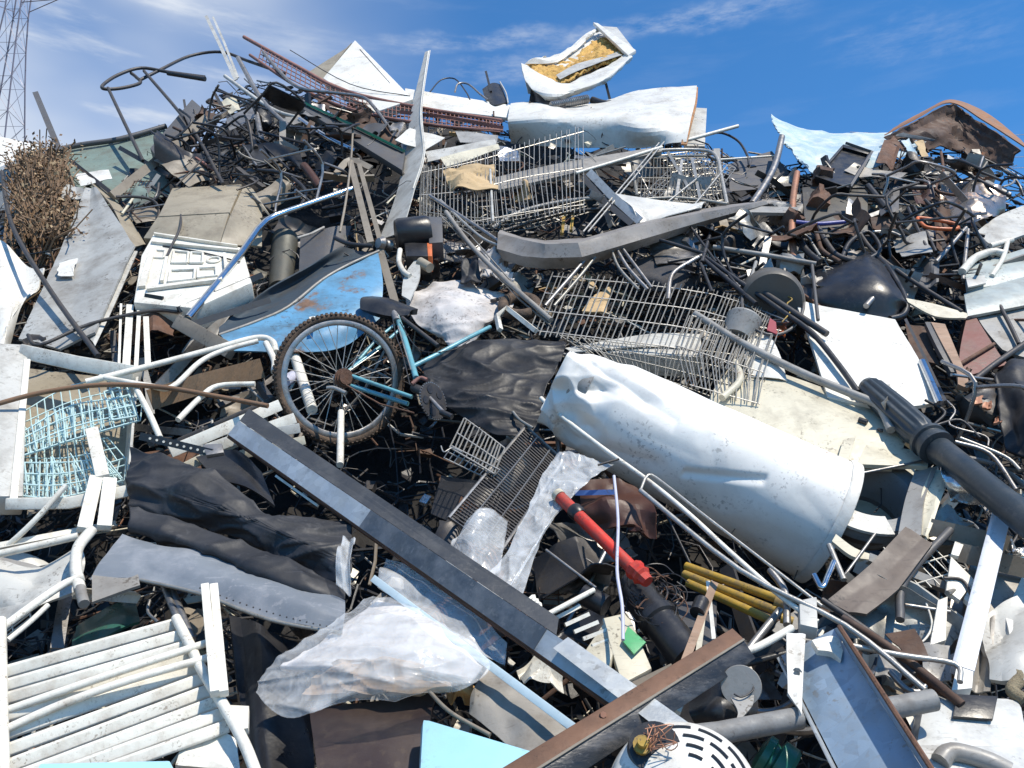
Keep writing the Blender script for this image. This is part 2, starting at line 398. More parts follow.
# ================================================================== setting: ground, mound
def lerp_tab(tab, x):
    if x <= tab[0][0]: return tab[0][1]
    for (a, b), (c, d) in zip(tab, tab[1:]):
        if x <= c: return b + (d - b) * (x - a) / (c - a)
    return tab[-1][1]
CREST = [(-400, 330), (-150, 240), (0, 190), (60, 172), (130, 165), (160, 146), (200, 104), (230, 88), (260, 76), (330, 92), (420, 112), (500, 124), (600, 128), (700, 150), (760, 168), (860, 166), (895, 150), (960, 142), (1008, 170), (1035, 210), (1150, 270), (1400, 380)]
def mound_z(x, y):
    px = 512 + F * x / (y * 1.03)
    zf = K * (y - Y0) - 1.05
    pyc = lerp_tab(CREST, px)
    vc = ray(512, pyc); sl_ = vc.z / vc.y
    zc = sl_ * min(y, 8.2) - .22 - max(0, y - 8.2) * .9
    z = min(zf, zc)
    n = noise.fractal(Vector((x * 1.1, y * 1.1, 3)), .9, 2.1, 4) * .22 + noise.fractal(Vector((x * 4, y * 4, 9)), .9, 2.1, 3) * .07
    return max(CAM.z + z + min(n, .12), -.02)
NX, NY = 170, 150
vs = []; fs = []
for j in range(NY + 1):
    for i in range(NX + 1):
        x = -11 + 22 * i / NX; y = 1.2 + 15 * j / NY
        e = max(0, abs(x) - 8.5)
        vs.append(Vector((x, y, max(-.02, mound_z(x, y) - e * 1.6))))
for j in range(NY):
    for i in range(NX):
        a = j * (NX + 1) + i; fs.append([a, a + 1, a + NX + 2, a + NX + 1])
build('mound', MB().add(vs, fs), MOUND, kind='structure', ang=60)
g = MB().add([Vector((x, y, 0)) for x, y in ((-1500, -300), (1500, -300), (1500, 2500), (-1500, 2500))], [[0, 1, 2, 3]])
build('ground', g, mat('yard_earth', (.16, .13, .10), .95, dirt=.6, scale=.8, bump=.4), kind='structure')
hl = MB(); hv = []; hf = []
for j in range(7):
    for i in range(121):
        x = -1400 + 2800 * i / 120; y = 1500 + 130 * j
        hv.append(Vector((x, y, -3 + (75 + 45 * noise.fractal(Vector((x / 260, y / 300, 1)), .8, 2, 4)) * math.sin(math.pi * j / 6))))
for j in range(6):
    for i in range(120):
        a = j * 121 + i; hf.append([a, a + 1, a + 122, a + 121])
build('hills', hl.add(hv, hf), mat('far_woodland', (.05, .075, .045), .95, dirt=.4, scale=.02), kind='structure')
# ------------------------------------------------------------------ shortcuts
def rodpts(pts, smooth=0):
    p = [P(*q) if len(q) == 3 else P(q[0], q[1], 0) for q in pts]
    return catmull(p, smooth) if smooth and len(p) > 2 else p
def tube(name, label, cat, m, r, pts, smooth=5, group=None, parent=None, closed=False, n=10):
    p = [P(*q) for q in pts]
    r = r * (P(*pts[0]) - CAM).length / (P(pts[0][0], pts[0][1]) - CAM).length
    if closed: p = catmull(p, smooth or 1, True)
    elif smooth and len(p) > 2: p = catmull(p, smooth)
    return build(name, MB().tube(p, r, n, closed), m, parent, label, cat, group, ang=50)
def bar(name, label, cat, m, w_, h_, pts, parent=None, group=None, roll=0, smooth=0, bevel=0):
    p = [P(*q) for q in pts]
    if smooth and len(p) > 2: p = catmull(p, smooth)
    kk = (P(*pts[0]) - CAM).length / (P(pts[0][0], pts[0][1]) - CAM).length; w_ *= kk; h_ *= kk
    c, s_ = math.cos(roll), math.sin(roll)
    sec = [(a * c - b * s_, a * s_ + b * c) for a, b in ((-w_ / 2, -h_ / 2), (w_ / 2, -h_ / 2), (w_ / 2, h_ / 2), (-w_ / 2, h_ / 2))]
    return build(name, MB().sweep(p, sec), m, parent, label, cat, group, ang=30, bevel=bevel)
def sheet(name, label, cat, m, ctrl, parent=None, group=None, **k):
    k.setdefault('folds', 3 if 'res' not in k else 0); k.setdefault('foldh', .03)
    return build(name, patch(ctrl, **k), m, parent, label, cat, group, ang=180 if m in (CLOTH, TARP, VINYL, FILM, FILM2) else 16)
def slab(name, label, cat, m, quad, depth, parent=None, bevel=.006, group=None, back=None):
    q = [P(*a) for a in quad]
    n = (q[1] - q[0]).cross(q[3] - q[0]).normalized()
    if n.dot(CAM - q[0]) > 0: n = -n
    bk = [a + (back if back is not None else n * depth) for a in q]
    return build(name, MB().hexa(q, bk), m, parent, label, cat, group, bevel=bevel)
CSEC = lambda w_, h_, t: [(-w_ / 2, -h_), (-w_ / 2, 0), (w_ / 2, 0), (w_ / 2, -h_), (w_ / 2 - t, -h_), (w_ / 2 - t, -t), (-w_ / 2 + t, -t), (-w_ / 2 + t, -h_)]
def rot(sec, a): return [(x * math.cos(a) - y * math.sin(a), x * math.sin(a) + y * math.cos(a)) for x, y in sec]

# ================================================================== behind the heap
# lattice electricity pylon
pb = Vector((-32.0, 50, 0)); pt = thing('electricity_pylon', 'far steel lattice electricity pylon against the hazy sky beyond the heap', 'pylon', pb)
def pyl_w(h): return 4.6 * max(.12, (1 - h / 43)) ** 1.5 + .3
leg = MB(); brace = MB(); arms = MB()
lv = [0, 5.5, 10.5, 15, 19, 22.5, 25.5, 28.5, 31, 33.5, 36, 38.5, 41]
cor = [(-1, -1), (1, -1), (1, 1), (-1, 1)]
for (sx, sy) in cor:
    leg.tube([pb + Vector((sx * pyl_w(h), sy * pyl_w(h), h)) for h in lv], .045, 4)
for a, b in zip(lv, lv[1:]):
    for q in range(4):
        (x0, y0), (x1, y1) = cor[q], cor[(q + 1) % 4]
        wa, wb = pyl_w(a), pyl_w(b)
        A, B_, C_, D_ = [pb + Vector(v) for v in ((x0 * wa, y0 * wa, a), (x1 * wa, y1 * wa, a), (x1 * wb, y1 * wb, b), (x0 * wb, y0 * wb, b))]
        brace.tube([A, C_], .017, 3); brace.tube([B_, D_], .017, 3); brace.tube([D_, C_], .017, 3)
for h in (39,):
    for s in (-1, 1):
        tip = pb + Vector((s * 2.6, 0, h + .6)); wb = pyl_w(h)
        for sy in (-1, 1):
            arms.tube([pb + Vector((s * wb, sy * wb, h)), tip], .035, 3); arms.tube([pb + Vector((s * wb, sy * wb, h + 1.8)), tip], .035, 3)
PY = mat('pylon_steel', (.22, .20, .24), .6, metal=.3, dirt=.3, scale=1)
build('tower_leg', leg, PY, pt); build('lattice_brace', brace, PY, pt); build('cross_arm', arms, PY, pt)
# power lines on the far side
for k, (ya, yb) in enumerate(((128, 132), (150, 154), (160, 166))):
    a = CAM + ray(850, ya + 4) * 60; b = CAM + ray(1250, yb - 30) * 60
    pts = [a.lerp(b, i / 10) - Vector((0, 0, 1.2 * math.sin(math.pi * i / 10))) for i in range(11)]
    build('power_line', MB().tube(pts, .018, 4), DGREY, None, ('highest', 'middle', 'lowest')[k] + ' thin power line crossing the sky behind the rusty hood', 'power line', 'overhead power lines behind the heap')
# white shed roof
def gp(px, py, t): return CAM + ray(px, py) * t
sh = thing('shed', 'white roofed shed standing behind the heap beside the dry shrub', 'shed', Vector((-9.5, 15, 0)))
A = [gp(-160, 80, 15), gp(-20, 132, 15), gp(42, 146, 15), gp(-10, 172, 13), gp(-170, 172, 13)]
build('roof', MB().add(A + [p - Vector((0, 0, .08)) for p in A], [[0, 1, 2, 3, 4], [9, 8, 7, 6, 5]] + [[i, (i + 1) % 5, 5 + (i + 1) % 5, 5 + i] for i in range(5)]), WHITE, sh)
wl = [gp(-150, 176, 13.3), gp(-14, 176, 13.3), gp(36, 152, 14.8), gp(-20, 140, 14.9)]
build('wall', MB().add([p for p in wl[:3]] + [Vector((p.x, p.y, 0)) for p in wl[:3]], [[0, 1, 4, 3], [1, 2, 5, 4]]), GREY, sh)
# dry shrub: leaf clumps and twigs
rnd = random.Random(3)
lf = MB(); lf2 = MB(); tw = MB()
base = P(45, 262, -.2)
for c in range(125):
    cx, cy = rnd.gauss(42, 17), 236 - 88 * rnd.random() ** .7
    if cx < 4 or cx > 76: continue
    cen = P(cx, cy, rnd.uniform(-.1, .3))
    for s2_ in range(4):
        e_ = cen + Vector([rnd.gauss(0, .07) for _ in range(3)]); tw.tube([cen.lerp(base, .35), cen.lerp(e_, .5), e_], .004, 4)
    if c % 2 == 0: tw.tube(catmull([base + Vector((rnd.uniform(-.2, .2), .1, -.3)), base.lerp(cen, .5) + Vector((rnd.uniform(-.1, .1),) * 3), cen], 3), .008, 5)
    for q in range(26):
        o = cen + Vector([rnd.gauss(0, .05) for _ in range(3)]); d = Vector([rnd.uniform(-1, 1) for _ in range(3)]).normalized(); e = d.orthogonal().normalized()
        L = rnd.uniform(.006, .019)
        (lf if (q + c) % 3 else lf2).add([o - d * L, o + e * L * .5 + d * .004, o + d * L, o - e * L * .5], [[0, 1, 2, 3]])
st = thing('shrub', 'dry shrub with curled brown leaves behind the upper heap beside the white shed roof', 'shrub', base)
build('twig', tw, WOOD, st); build('pale_leaf_clump', lf2, mat('pale_dry_leaves', (.42, .30, .17), .8, dirt=.5, scale=9), st, smooth=False); build('foliage', lf, mat('dry_leaves', (.22, .13, .07), .8, dirt=1., dcol=(.05, .035, .025), scale=9), st, smooth=False)

# ================================================================== hand placed scrap: crest, from the shed side across
bar('steel_post', 'thick dark square post leaning up beside the brown shrub', 'post', DGREY, .045, .04, [(36, 94, .1), (60, 152, .1)])
gg = thing('skip_container', 'grey green metal container with a dark rim behind the tube frame', 'container', P(110, 190, -.5))
sheet('side_sheet', None, None, GGREEN, [[(52, 150, -.25), (100, 142, -.25), (165, 126, -.25)], [(55, 205, -.15), (100, 205, -.15), (170, 195, -.15)]], gg, folds=3, foldh=.05, res=(10, 14))
tube('rim_tube', None, None, DGREY, .02, [(48, 152, -.2), (80, 145, -.2), (120, 139, -.2), (166, 126, -.2)], parent=gg)
fr = thing('bent_tube_framework', 'bent dark tube frame of a lounge chair standing out over the crest', 'tube frame', P(150, 160, .1))
for pts in ([(205, 77, .0), (168, 72, .1), (141, 68, .2), (118, 75, .25), (103, 85, .3), (105, 89, .3), (122, 88, .2), (140, 83, .1), (136, 77, .1), (131, 73, .15)],
            [(140, 80, .1), (160, 70, .1), (190, 56, -.1), (221, 52, -.1), (248, 61, -.1), (285, 74, -.1)]):
    tube('top_rail', None, None, DSTEEL, .0145, pts, parent=fr)
for pts in ([(108, 88, .3), (125, 124, .2), (143, 161, .1)], [(144, 71, .2), (190, 126, .2), (223, 184, .2)], [(168, 73, .1), (205, 79, .1)]):
    tube('leg', None, None, DSTEEL, .0135 if len(pts) > 2 else .022, pts, parent=fr)
fb = thing('upright_flat_bars', 'pair of light grey flat metal blades sticking up above the crest', 'metal blades', P(230, 80, 0))
bar('flat_blade', None, None, LGREY, .032, .008, [(206, 16, 0), (220, 45, 0), (236, 80, 0)], fb); bar('flat_blade', None, None, LGREY, .022, .008, [(213, 17, -.05), (224, 42, -.04), (238, 78, -.02)], fb)
slab('dark_box_section', 'long dark grey box section leaning down from the crest under the tube frame', 'box section', DGREY, [(150, 148, .1), (192, 99, .1), (207, 112, .1), (166, 170, .1)], .1)
bar('angle_bar', 'brownish grey bar crossing the dark box section under the tube frame', 'bar', TAN, .06, .03, [(112, 196, .15), (160, 158, .18), (206, 118, .2)])
for i, (a, b, c_, t) in enumerate((((184, 100), (190, 140), 'thin dark strut', .012), ((214, 92), (240, 140), 'grey bent strut', .016), ((120, 148), (170, 176), 'dark flat strut', .02), ((70, 160), (120, 200), 'dark grey strut', .018))):
    bar('strut', c_ + ' ' + ('below the upright blades', 'reaching from the blades into the heap', 'lying over the green container', 'sloping in front of the green container')[i], 'strut', DSTEEL, t * 1.6, t, [(*a, .05), (*b, .1)])
for i, (q, lab, m) in enumerate(((((74, 172), (108, 168), (112, 178), (80, 184)), 'white bent flap at the foot of the green container', WHITE), (((60, 182), (84, 188), (86, 198), (62, 200)), 'small pale flap of metal beside the shrub', LGREY), (((220, 98), (234, 92), (240, 108), (228, 112)), 'cream metal tag under the upright blades', CREAM),
        (((226, 120), (252, 108), (256, 118), (230, 132)), 'bright ribbed metal block in the dark crest tangle', STEEL), (((130, 190), (144, 184), (150, 200), (134, 206)), 'grey green painted scrap plate beside the beige box', GGREEN))):
    sheet('metal_flap', lab, 'metal piece', m, [[(*q[0], .1), (*q[1], .16)], [(*q[3], .1), (*q[2], .12)]], folds=3, foldh=.05, seed=i, res=(8, 8))
# red mesh rack and pipe
rk = thing('mesh_rack', 'rusty red ladder rack lying across the crest under the white fin', 'rack', P(380, 110, .1))
tube('top_rail', None, None, REDRUST, .018, [(244, 37, .05), (300, 68, .06), (345, 91, .08), (420, 108, .1), (502, 121, .1)], parent=rk)
tube('lower_rail', None, None, REDRUST, .014, [(250, 55, .05), (300, 88, .08), (360, 112, .1), (440, 126, .1), (503, 131, .1)], parent=rk)
bar('edge_strip', None, None, REDRUST, .03, .012, [(400, 112, .12), (450, 118, .12), (503, 128, .12)], rk)
build('rung', wiregrid([[(262, 46, .06), (345, 90, .07), (425, 108, .1), (500, 122, .1)], [(258, 62, .06), (345, 105, .07), (425, 124, .1), (500, 132, .1)]], 5, 58, .0042), REDRUST, rk)
tube('wire_rail', 'long thin wires strung over the red rack', 'wire', DSTEEL, .004, [(290, 50, .15), (350, 84, .15), (410, 96, .15)], group=None)
tube('bent_pipe', 'grey bent pipe looping beneath the red rack', 'pipe', STEEL, .014, [(263, 52, .1), (280, 72, .15), (300, 88, .2), (335, 93, .2), (362, 97, .2), (374, 107, .2), (392, 132, .2)])
fz = thing('pointed_freezer', 'white pointed freezer lid with a beige side poking above the crest', 'appliance lid', P(370, 100, -.3))
slab('lid_face', None, None, WHITE, [(355, 40, 0), (413, 99, .15), (375, 112, .1), (323, 78, -.05)], .08, fz)
bar('seal_groove', None, None, DGREY, .014, .012, [(360, 50, .012), (390, 84, .09)], fz)
slab('inner_side', None, None, BEIGE, [(346, 48, -.15), (352, 42, -.12), (322, 80, -.1), (308, 72, -.2)], .05, fz)
slab('long_white_strip', 'long narrow white metal strip running behind the white fin to the crest', 'metal strip', WHITE, [(405, 88, 0), (512, 105, 0), (512, 118, .02), (405, 106, .02)], .03)
tube('wire_loop', 'black wire hoops sticking out of the crest', 'wire', BLACK, .006, [(430, 92, 0), (441, 80, 0), (455, 79, 0), (466, 92, 0), (470, 100, 0)])
tube('hoop_pipe', 'pale bent hoop above the long white strip', 'hoop', STEEL, .008, [(455, 92, .05), (458, 84, .05), (468, 84, .05), (480, 94, .05), (488, 100, .05)])
dk = thing('dark_plastic_shell', 'dark plastic shell with a grey edge standing at the crest before the foam filled door', 'plastic shell', P(495, 100, 0))
sheet('shell_sheet', None, None, BPLAS, [[(482, 88, .0), (492, 82, .05), (502, 84, .0)], [(486, 102, .0), (496, 104, .06), (508, 102, .0)]], dk, th=.02)
tube('edge_tube', None, None, LGREY, .006, [(500, 82, .05), (506, 93, .05), (508, 103, .05)], parent=dk)
bar('spike', None, None, BPLAS, .02, .02, [(486, 72, .03), (491, 92, .03)], dk)
# white fin
fn = thing('folded_fin', 'tall folded white metal fin standing upright above the wire baskets', 'metal fin', P(395, 235, .35))
sheet('fin_face', None, None, LGREY, [[(425, 52, .25), (429.5, 50, .42)], [(411, 112, .10), (421.5, 108, .46)], [(406, 150, .05), (424, 152, .5)], [(396, 195, .05), (414, 190, .48)], [(379, 240, .1), (402, 232, .45)]], fn, th=.006, res=(36, 6))
sheet('bright_lip', None, None, WHITE, [[(428, 51, .43), (430.5, 50, .36)], [(420.5, 108, .47), (422.5, 108, .38)], [(423, 152, .49), (425.5, 152, .4)], [(413, 188, .47), (415.5, 188, .38)]], fn, th=.004, res=(30, 2))
# foam filled door
fd = thing('insulated_door', 'torn white insulated door with yellow foam curling above the crest', 'insulated door', P(565, 100, 0))
sheet('lower_skin', None, None, WHITE, [[(521, 62, .12), (524, 76, .3), (533, 90, .3), (552, 104, .1)], [(545, 76, .18), (548, 86, .32), (552, 96, .3), (556, 103, .1)], [(566, 84, .15), (573, 87, .32), (578, 90, .3), (580, 94, .1)], [(600, 68, .15), (604, 74, .32), (606, 79, .28), (604, 82, .1)], [(624, 55, .15), (631, 56, .28), (632, 58, .2), (628, 62, .05)]], fd, th=.012, folds=5, foldh=.05, seed=4, amp=.02, res=(28, 14))
sheet('upper_skin', None, None, WHITE, [[(524, 64, .1), (534, 58, .2), (545, 58, .1)], [(556, 62, -.02), (560, 56, .08), (566, 52, 0)], [(578, 48, 0), (584, 38, .05), (588, 36, 0)], [(594, 32, 0), (600, 26, .06), (606, 28, 0)]], fd, th=.02, folds=5, foldh=.05, seed=6, amp=.02, res=(24, 10))
slab('end_flap', None, None, WHITE, [(593, 22, .18), (598, 23, .2), (636, 50, .3), (628, 55, .3)], .035, fd)
slab('end_cap', None, None, LGREY, [(600, 26, .12), (617, 27, .0), (634, 49, .16), (628, 50, .25)], .02, fd)
fm = patch([[(527, 66, -.06), (540, 64, -.08), (558, 64, -.1), (580, 52, -.1), (602, 38, -.1), (618, 40, -.05)], [(528, 74, .06), (542, 73, .06), (562, 72, .02), (585, 62, .0), (605, 50, -.02), (626, 50, .0)], [(532, 84, .14), (548, 88, .14), (570, 80, .12), (592, 68, .12), (612, 62, .1), (628, 56, .08)]], res=(44, 90), th=.02, amp=.028, freq=14, folds=5, foldh=.03, seed=5)
build('foam_filling', fm, FOAM, fd, ang=180)
sheet('rear_skin', None, None, WHITE, [[(522, 64, -.02), (560, 55, -.08), (592, 28, -.1), (622, 32, -.05)], [(528, 92, -.02), (562, 98, -.04), (600, 78, -.04), (630, 60, .0)]], fd, th=.01, folds=4, foldh=.05, seed=2, res=(12, 20))
sheet('inner_liner', None, None, LGREY, [[(556, 74, .22), (580, 62, .2), (618, 50, .16)], [(560, 79, .26), (585, 67, .24), (622, 55, .2)]], fd, folds=4, seed=2)
sheet('dark_support_sheet', 'black bent sheet wedged beneath the foam filled door', 'metal sheet', BPLAS, [[(532, 82, .1), (545, 92, .15), (560, 98, .1)], [(528, 108, .1), (545, 112, .1), (566, 110, .1)]], folds=4, foldh=.08, seed=3)
hs = MB(); p0, p1 = P(551, 106, .15), P(588, 99, .15)
hs.lathe(p0, p1, [(i / 40, .032 + .006 * (i % 2)) for i in range(41)], 16)
build('corrugated_hose', hs, STEEL, None, 'short corrugated steel hose beneath the foam filled door', 'hose')
bar('thin_post', 'thin dark post standing up under the foam filled door', 'post', BPLAS, .022, .018, [(604, 76, -.05), (612, 108, .0)])
tube('black_hose_loop', 'short black stub pipe at the crest beside the thin post', 'pipe', BLACK, .03, [(592, 100, 0), (606, 104, 0), (624, 102, 0)])
# curved white hood
wh = thing('curved_white_hood', 'curved dented white sheet with a rusty end lying along the crest', 'metal sheet', P(610, 140, .1))
sheet('rolled_body', None, None, WHITE, [[(511, 106, -.05), (540, 103, -.05), (575, 107, -.1), (612, 103, -.05), (640, 92, .05), (697, 87, .3)],
      [(509, 112, .12), (540, 109, .2), (575, 112, .2), (612, 110, .2), (645, 106, .25), (695, 103, .36)],
      [(508, 122, .10), (540, 120, .18), (575, 121, .2), (612, 122, .22), (648, 128, .38), (690, 124, .40)],
      [(512, 142, -.35), (540, 145, -.3), (575, 148, -.25), (612, 148, -.2), (648, 147, .0), (687, 144, .22)]], wh, th=.006, folds=5, foldh=.05, seed=12, amp=.01, res=(24, 44))
sheet('rusty_end_strip', None, None, mat('rust_edge', (.42, .2, .08), .8, dirt=.6, scale=20), [[(691, 87.5, .305), (698, 87, .31)], [(690, 103, .37), (697, 103, .37)], [(685, 124, .41), (692, 124, .41)], [(681, 144, .24), (687, 144.5, .24)]], wh, th=.012, res=(18, 2))
slab('flat_grey_plate', 'pale grey flat metal plate standing behind the rusty end of the white hood', 'metal plate', LGREY, [(686, 107, -.05), (707, 108, -.05), (705, 146, -.05), (684, 146, -.05)], .03)
tube('white_rod', 'pale round rod poking out to the sky beside the white hood', 'rod', WPAINT, .014, [(684, 141, .2), (738, 126, .2)])
tube('black_cable', 'black cable arching down at the crest beside the pale rod', 'cable', BLACK, .009, [(706, 134, 0), (722, 133, .05), (738, 141, .05), (747, 155, .05), (749, 166, .05)])
tube('thin_white_rail', 'thin pale rail lying level at the crest below the black cable', 'rail', WPAINT, .008, [(716, 160, .05), (774, 156, .05)])
sheet('dark_crest_sheet', 'dark sloping sheet at the crest before the pale blue sheet', 'metal sheet', DGREY, [[(728, 163, -.1), (772, 150, -.1)], [(730, 190, .0), (800, 185, .0)]], folds=3, res=(8, 8))
tube('leaning_grey_pipe', 'thick grey pipe leaning up below the point of the pale blue sheet', 'pipe', STEEL, .024, [(782, 137, .3), (775, 165, .3), (764, 186, .32), (752, 204, .34)])
# pale blue sheet
sheet('peeling_blue_sheet', 'peeling pale blue sheet draped over the crest before the rusty hood', 'metal sheet', PALEBLUE,
      [[(769, 117, .0), (790, 127, -.05), (825, 133, -.1), (870, 137, -.1), (918, 132, -.1)], [(777, 140, .1), (800, 150, .12), (830, 158, .1), (870, 157, .1), (918, 150, .1)], [(788, 155, .2), (806, 172, .25), (830, 180, .22), (872, 170, .2), (914, 158, .2)]],
      th=.008, folds=6, foldh=.07, seed=22, amp=.02, torn=.05, res=(26, 40))
# black box (speaker/tv housing)
bb = thing('black_plastic_housing', 'black plastic housing tipped on its corner beneath the pale blue sheet', 'plastic housing', P(840, 190, .3))
q = [(815, 176, .45), (843, 144, .35), (872, 152, .35), (850, 188, .5)]
qq = [P(*a) for a in q]; bk = Vector((.03, .12, -.02))
mbx = MB()
for a in range(4):
    A_, B2 = qq[a], qq[(a + 1) % 4]; ce = sum(qq, Vector()) / 4
    mbx.hexa([A_, B2, B2.lerp(ce, .16), A_.lerp(ce, .16)], [A_ + bk, B2 + bk, B2.lerp(ce, .16) + bk, A_.lerp(ce, .16) + bk])
build('casing', mbx, BPLAS, bb, bevel=.006)
build('inner_back', MB().hexa([p.lerp(ce, .03) + bk * .22 for p in qq], [p.lerp(ce, .03) + bk * 1.02 for p in qq]), BPLAS, bb)
bar('lip', None, None, DGREY, .018, .02, [(850, 187, .52), (872, 152, .38), (846, 143, .37)], bb)
# rusty hood
rh = thing('rusty_hood', 'buckled rusty brown roof sheet peaking over the crest above the orange loop', 'metal sheet', P(960, 165, 0))
sheet('underside_sheet', None, None, RUSTB, [[(884, 137, .35), (915, 122, .25), (950, 106, .1), (985, 125, .1), (1026, 153, .25)], [(905, 141, .15), (925, 134, 0), (955, 128, -.2), (985, 143, -.1), (1018, 160, .1)], [(930, 150, -.1), (940, 150, -.25), (960, 160, -.35), (985, 168, -.3), (1008, 174, -.1)]], rh, th=.012, amp=.05, folds=6, foldh=.1, seed=8, torn=.03, res=(24, 34))
sheet('top_skin', None, None, mat('rust_bright_skin', (.30, .13, .05), .7, dirt=.5, dcol=(.1, .12, .14), rust=.2, scale=7), [[(900, 124, -.1), (925, 110, -.3), (950, 101, -.5), (985, 112, -.4), (1010, 135, -.2)], [(884, 134, .37), (915, 119, .27), (950, 103, .12), (985, 122, .12), (1028, 151, .27)]], rh, th=.008, folds=5, foldh=.05, seed=9, torn=.02, res=(12, 34))
for i, (pts, m) in enumerate(((((885, 138), (905, 150)), RUST), (((900, 140), (912, 158)), PALEBLUE), (((915, 140), (922, 156)), CARD), (((893, 136), (930, 141)), STEELBLUE))):
    sheet('torn_strip', None, None, m, [[(pts[0][0], pts[0][1], .3), (pts[0][0] + 9, pts[0][1] - 3, .3)], [(pts[1][0], pts[1][1], .25), (pts[1][0] + 7, pts[1][1], .25)]], rh, torn=.03, folds=2, seed=i, res=(8, 5))
# ================================================================== upper slope
sheet('far_left_white_sheet', 'bright white sheet with bent slots at the far end beside the grey folded sheet', 'metal sheet', WHITE, [[(-30, 238, .1), (2, 236, .2), (30, 262, .25)], [(-30, 300, .2), (5, 300, .3), (38, 285, .2)], [(-30, 360, .2), (5, 355, .25), (15, 350, .0)]], th=.01, folds=6, foldh=.12, seed=2)
gf = thing('folded_grey_sheet', 'folded grey white sheet with rust spots and a white hole beside the beige box', 'metal sheet', P(80, 345, .2))
sheet('main_face', None, None, mat('foam_stained_sheet', (.42, .42, .40), .5, dirt=.5, rust=.08, rcol=(.4, .2, .06), scale=5, dent=.25), [[(86, 188, .15), (92, 187, .17), (97, 188, .2)], [(56, 262, .15), (95, 256, .22), (136, 248, .34)], [(20, 342, .2), (60, 350, .25), (96, 334, .34)]], gf, th=.012, folds=4, foldh=.03, seed=31, torn=.01, linear=True)
sheet('side_flange', None, None, BEIGE, [[(91, 181, .1), (98, 183, .0)], [(112, 205, .2), (124, 208, .05)], [(131, 246, .32), (146, 244, .12)]], gf, th=.01)
sheet('lower_fold', None, None, LGREY, [[(112, 250, .31), (137, 249, .32)], [(100, 290, .34), (117, 296, .3)], [(85, 330, .33), (95, 345, .3)]], gf, th=.008, folds=3, foldh=.05)
sheet('white_hole_patch', None, None, WHITE, [[(58, 262, .26), (78, 258, .27)], [(56, 276, .26), (74, 276, .27)]], gf, torn=.03, res=(10, 10), th=.004)
tube('dark_crossing_tube', 'long dark tube running down across the grey folded sheet', 'tube', DSTEEL, .014, [(2, 172, .4), (12, 225, .42), (50, 290, .45), (98, 356, .45)])
tube('bowed_dark_tube', 'bowed dark tube below the grey folded sheet', 'tube', DSTEEL, .010, [(28, 335, .4), (40, 345, .4), (90, 324, .4), (150, 311, .38), (178, 312, .36)])
tube('short_pale_stub', 'short pale stub rod with a flat tip between the folded sheet and the beige box', 'rod', CREAM, .009, [(122, 214, .2), (134, 197, .22)])
tube('thin_rod_cluster', 'thin grey rod lying over the pale stub beside the beige box', 'rod', STEEL, .006, [(120, 212, .15), (168, 204, .2)])
# beige box
bx = thing('beige_steel_box', 'beige steel box lying on its side above the white moulded case', 'steel box', P(200, 245, .2))
slab('top_face', None, None, BEIGE, [(172, 188, .0), (242, 184, .0), (230, 212, .56), (158, 216, .50)], .25, bx, bevel=.01)
slab('front_face', None, None, BEIGE, [(157, 217, .50), (229, 213, .56), (220, 243, .30), (143, 238, .26)], .08, bx, bevel=.008)
sheet('side_cheek', None, None, BEIGE, [[(244, 185, .1), (252, 187, .05)], [(232, 212, .56), (262, 207, .15)], [(221, 243, .34), (262, 246, .12)]], bx, th=.012, folds=2)
sheet('end_flap', None, None, BEIGE, [[(246, 186, .2), (253, 189, .18)], [(262, 205, .22), (270, 215, .2)]], bx, th=.01, res=(8, 4))
# white moulded case
wc = thing('moulded_white_case', 'white moulded plastic case with raised ribs below the beige box', 'plastic case', P(190, 305, .35))
Q = [P(154, 232, .32), P(242, 247, .34), P(252, 282, .5), P(195, 308, .5), P(133, 302, .5), P(141, 255, .42)]
n_ = (Q[1] - Q[0]).cross(Q[4] - Q[0]).normalized(); n_ = n_ if n_.dot(CAM - Q[0]) > 0 else -n_
build('shell', MB().add(Q + [p - n_ * .14 for p in Q], [[0, 1, 2, 3, 4, 5], [11, 10, 9, 8, 7, 6]] + [[i, (i + 1) % 6, 6 + (i + 1) % 6, 6 + i] for i in range(6)]), WPAINT, wc, bevel=.015)
def on(u, v): # on the case face
    return (Q[0].lerp(Q[1], u)).lerp(Q[4].lerp(Q[2], u), v) + n_ * .003
rb = MB()
for (u0, v0, u1, v1) in ((.02, .16, .95, .2), (.02, .05, .95, .07), (.1, .86, .75, .9), (.02, .35, .08, .85), (.2, .36, .23, .8), (.78, .3, .81, .7)):
    c = [on(u0, v0), on(u1, v0), on(u1, v1), on(u0, v1)]; rb.hexa([p + n_ * .018 for p in c], c)
for (u0, v0, u1, v1) in ((.27, .3, .42, .5), (.45, .3, .57, .5), (.27, .62, .5, .8), (.53, .6, .7, .78), (.08, .3, .18, .42)):
    a, b, c, d = on(u0, v0), on(u1, v0), on(u1, v1), on(u0, v1)
    for s, e in ((a, b), (b, c), (c, d), (d, a)): rb.tube([s + n_ * .004, e + n_ * .004], .0075, 6)
build('raised_rib', rb, WPAINT, wc, bevel=0)
ring = MB(); cc = on(.68, .42)
e1 = (Q[1] - Q[0]).normalized(); e2 = n_.cross(e1)
ring.tube([cc + (e1 * math.cos(a * math.pi / 8) + e2 * math.sin(a * math.pi / 8)) * .035 for a in range(16)], .007, 6, True); build('round_boss', ring, WPAINT, wc)
bar('vent_slot', None, None, BPLAS, .03, .012, [(145, 296, .50), (163, 299, .51)], wc)
tube('strap_wire', None, None, BLACK, .005, [(163, 246, .40), (200, 252, .41), (240, 262, .45)], parent=wc)
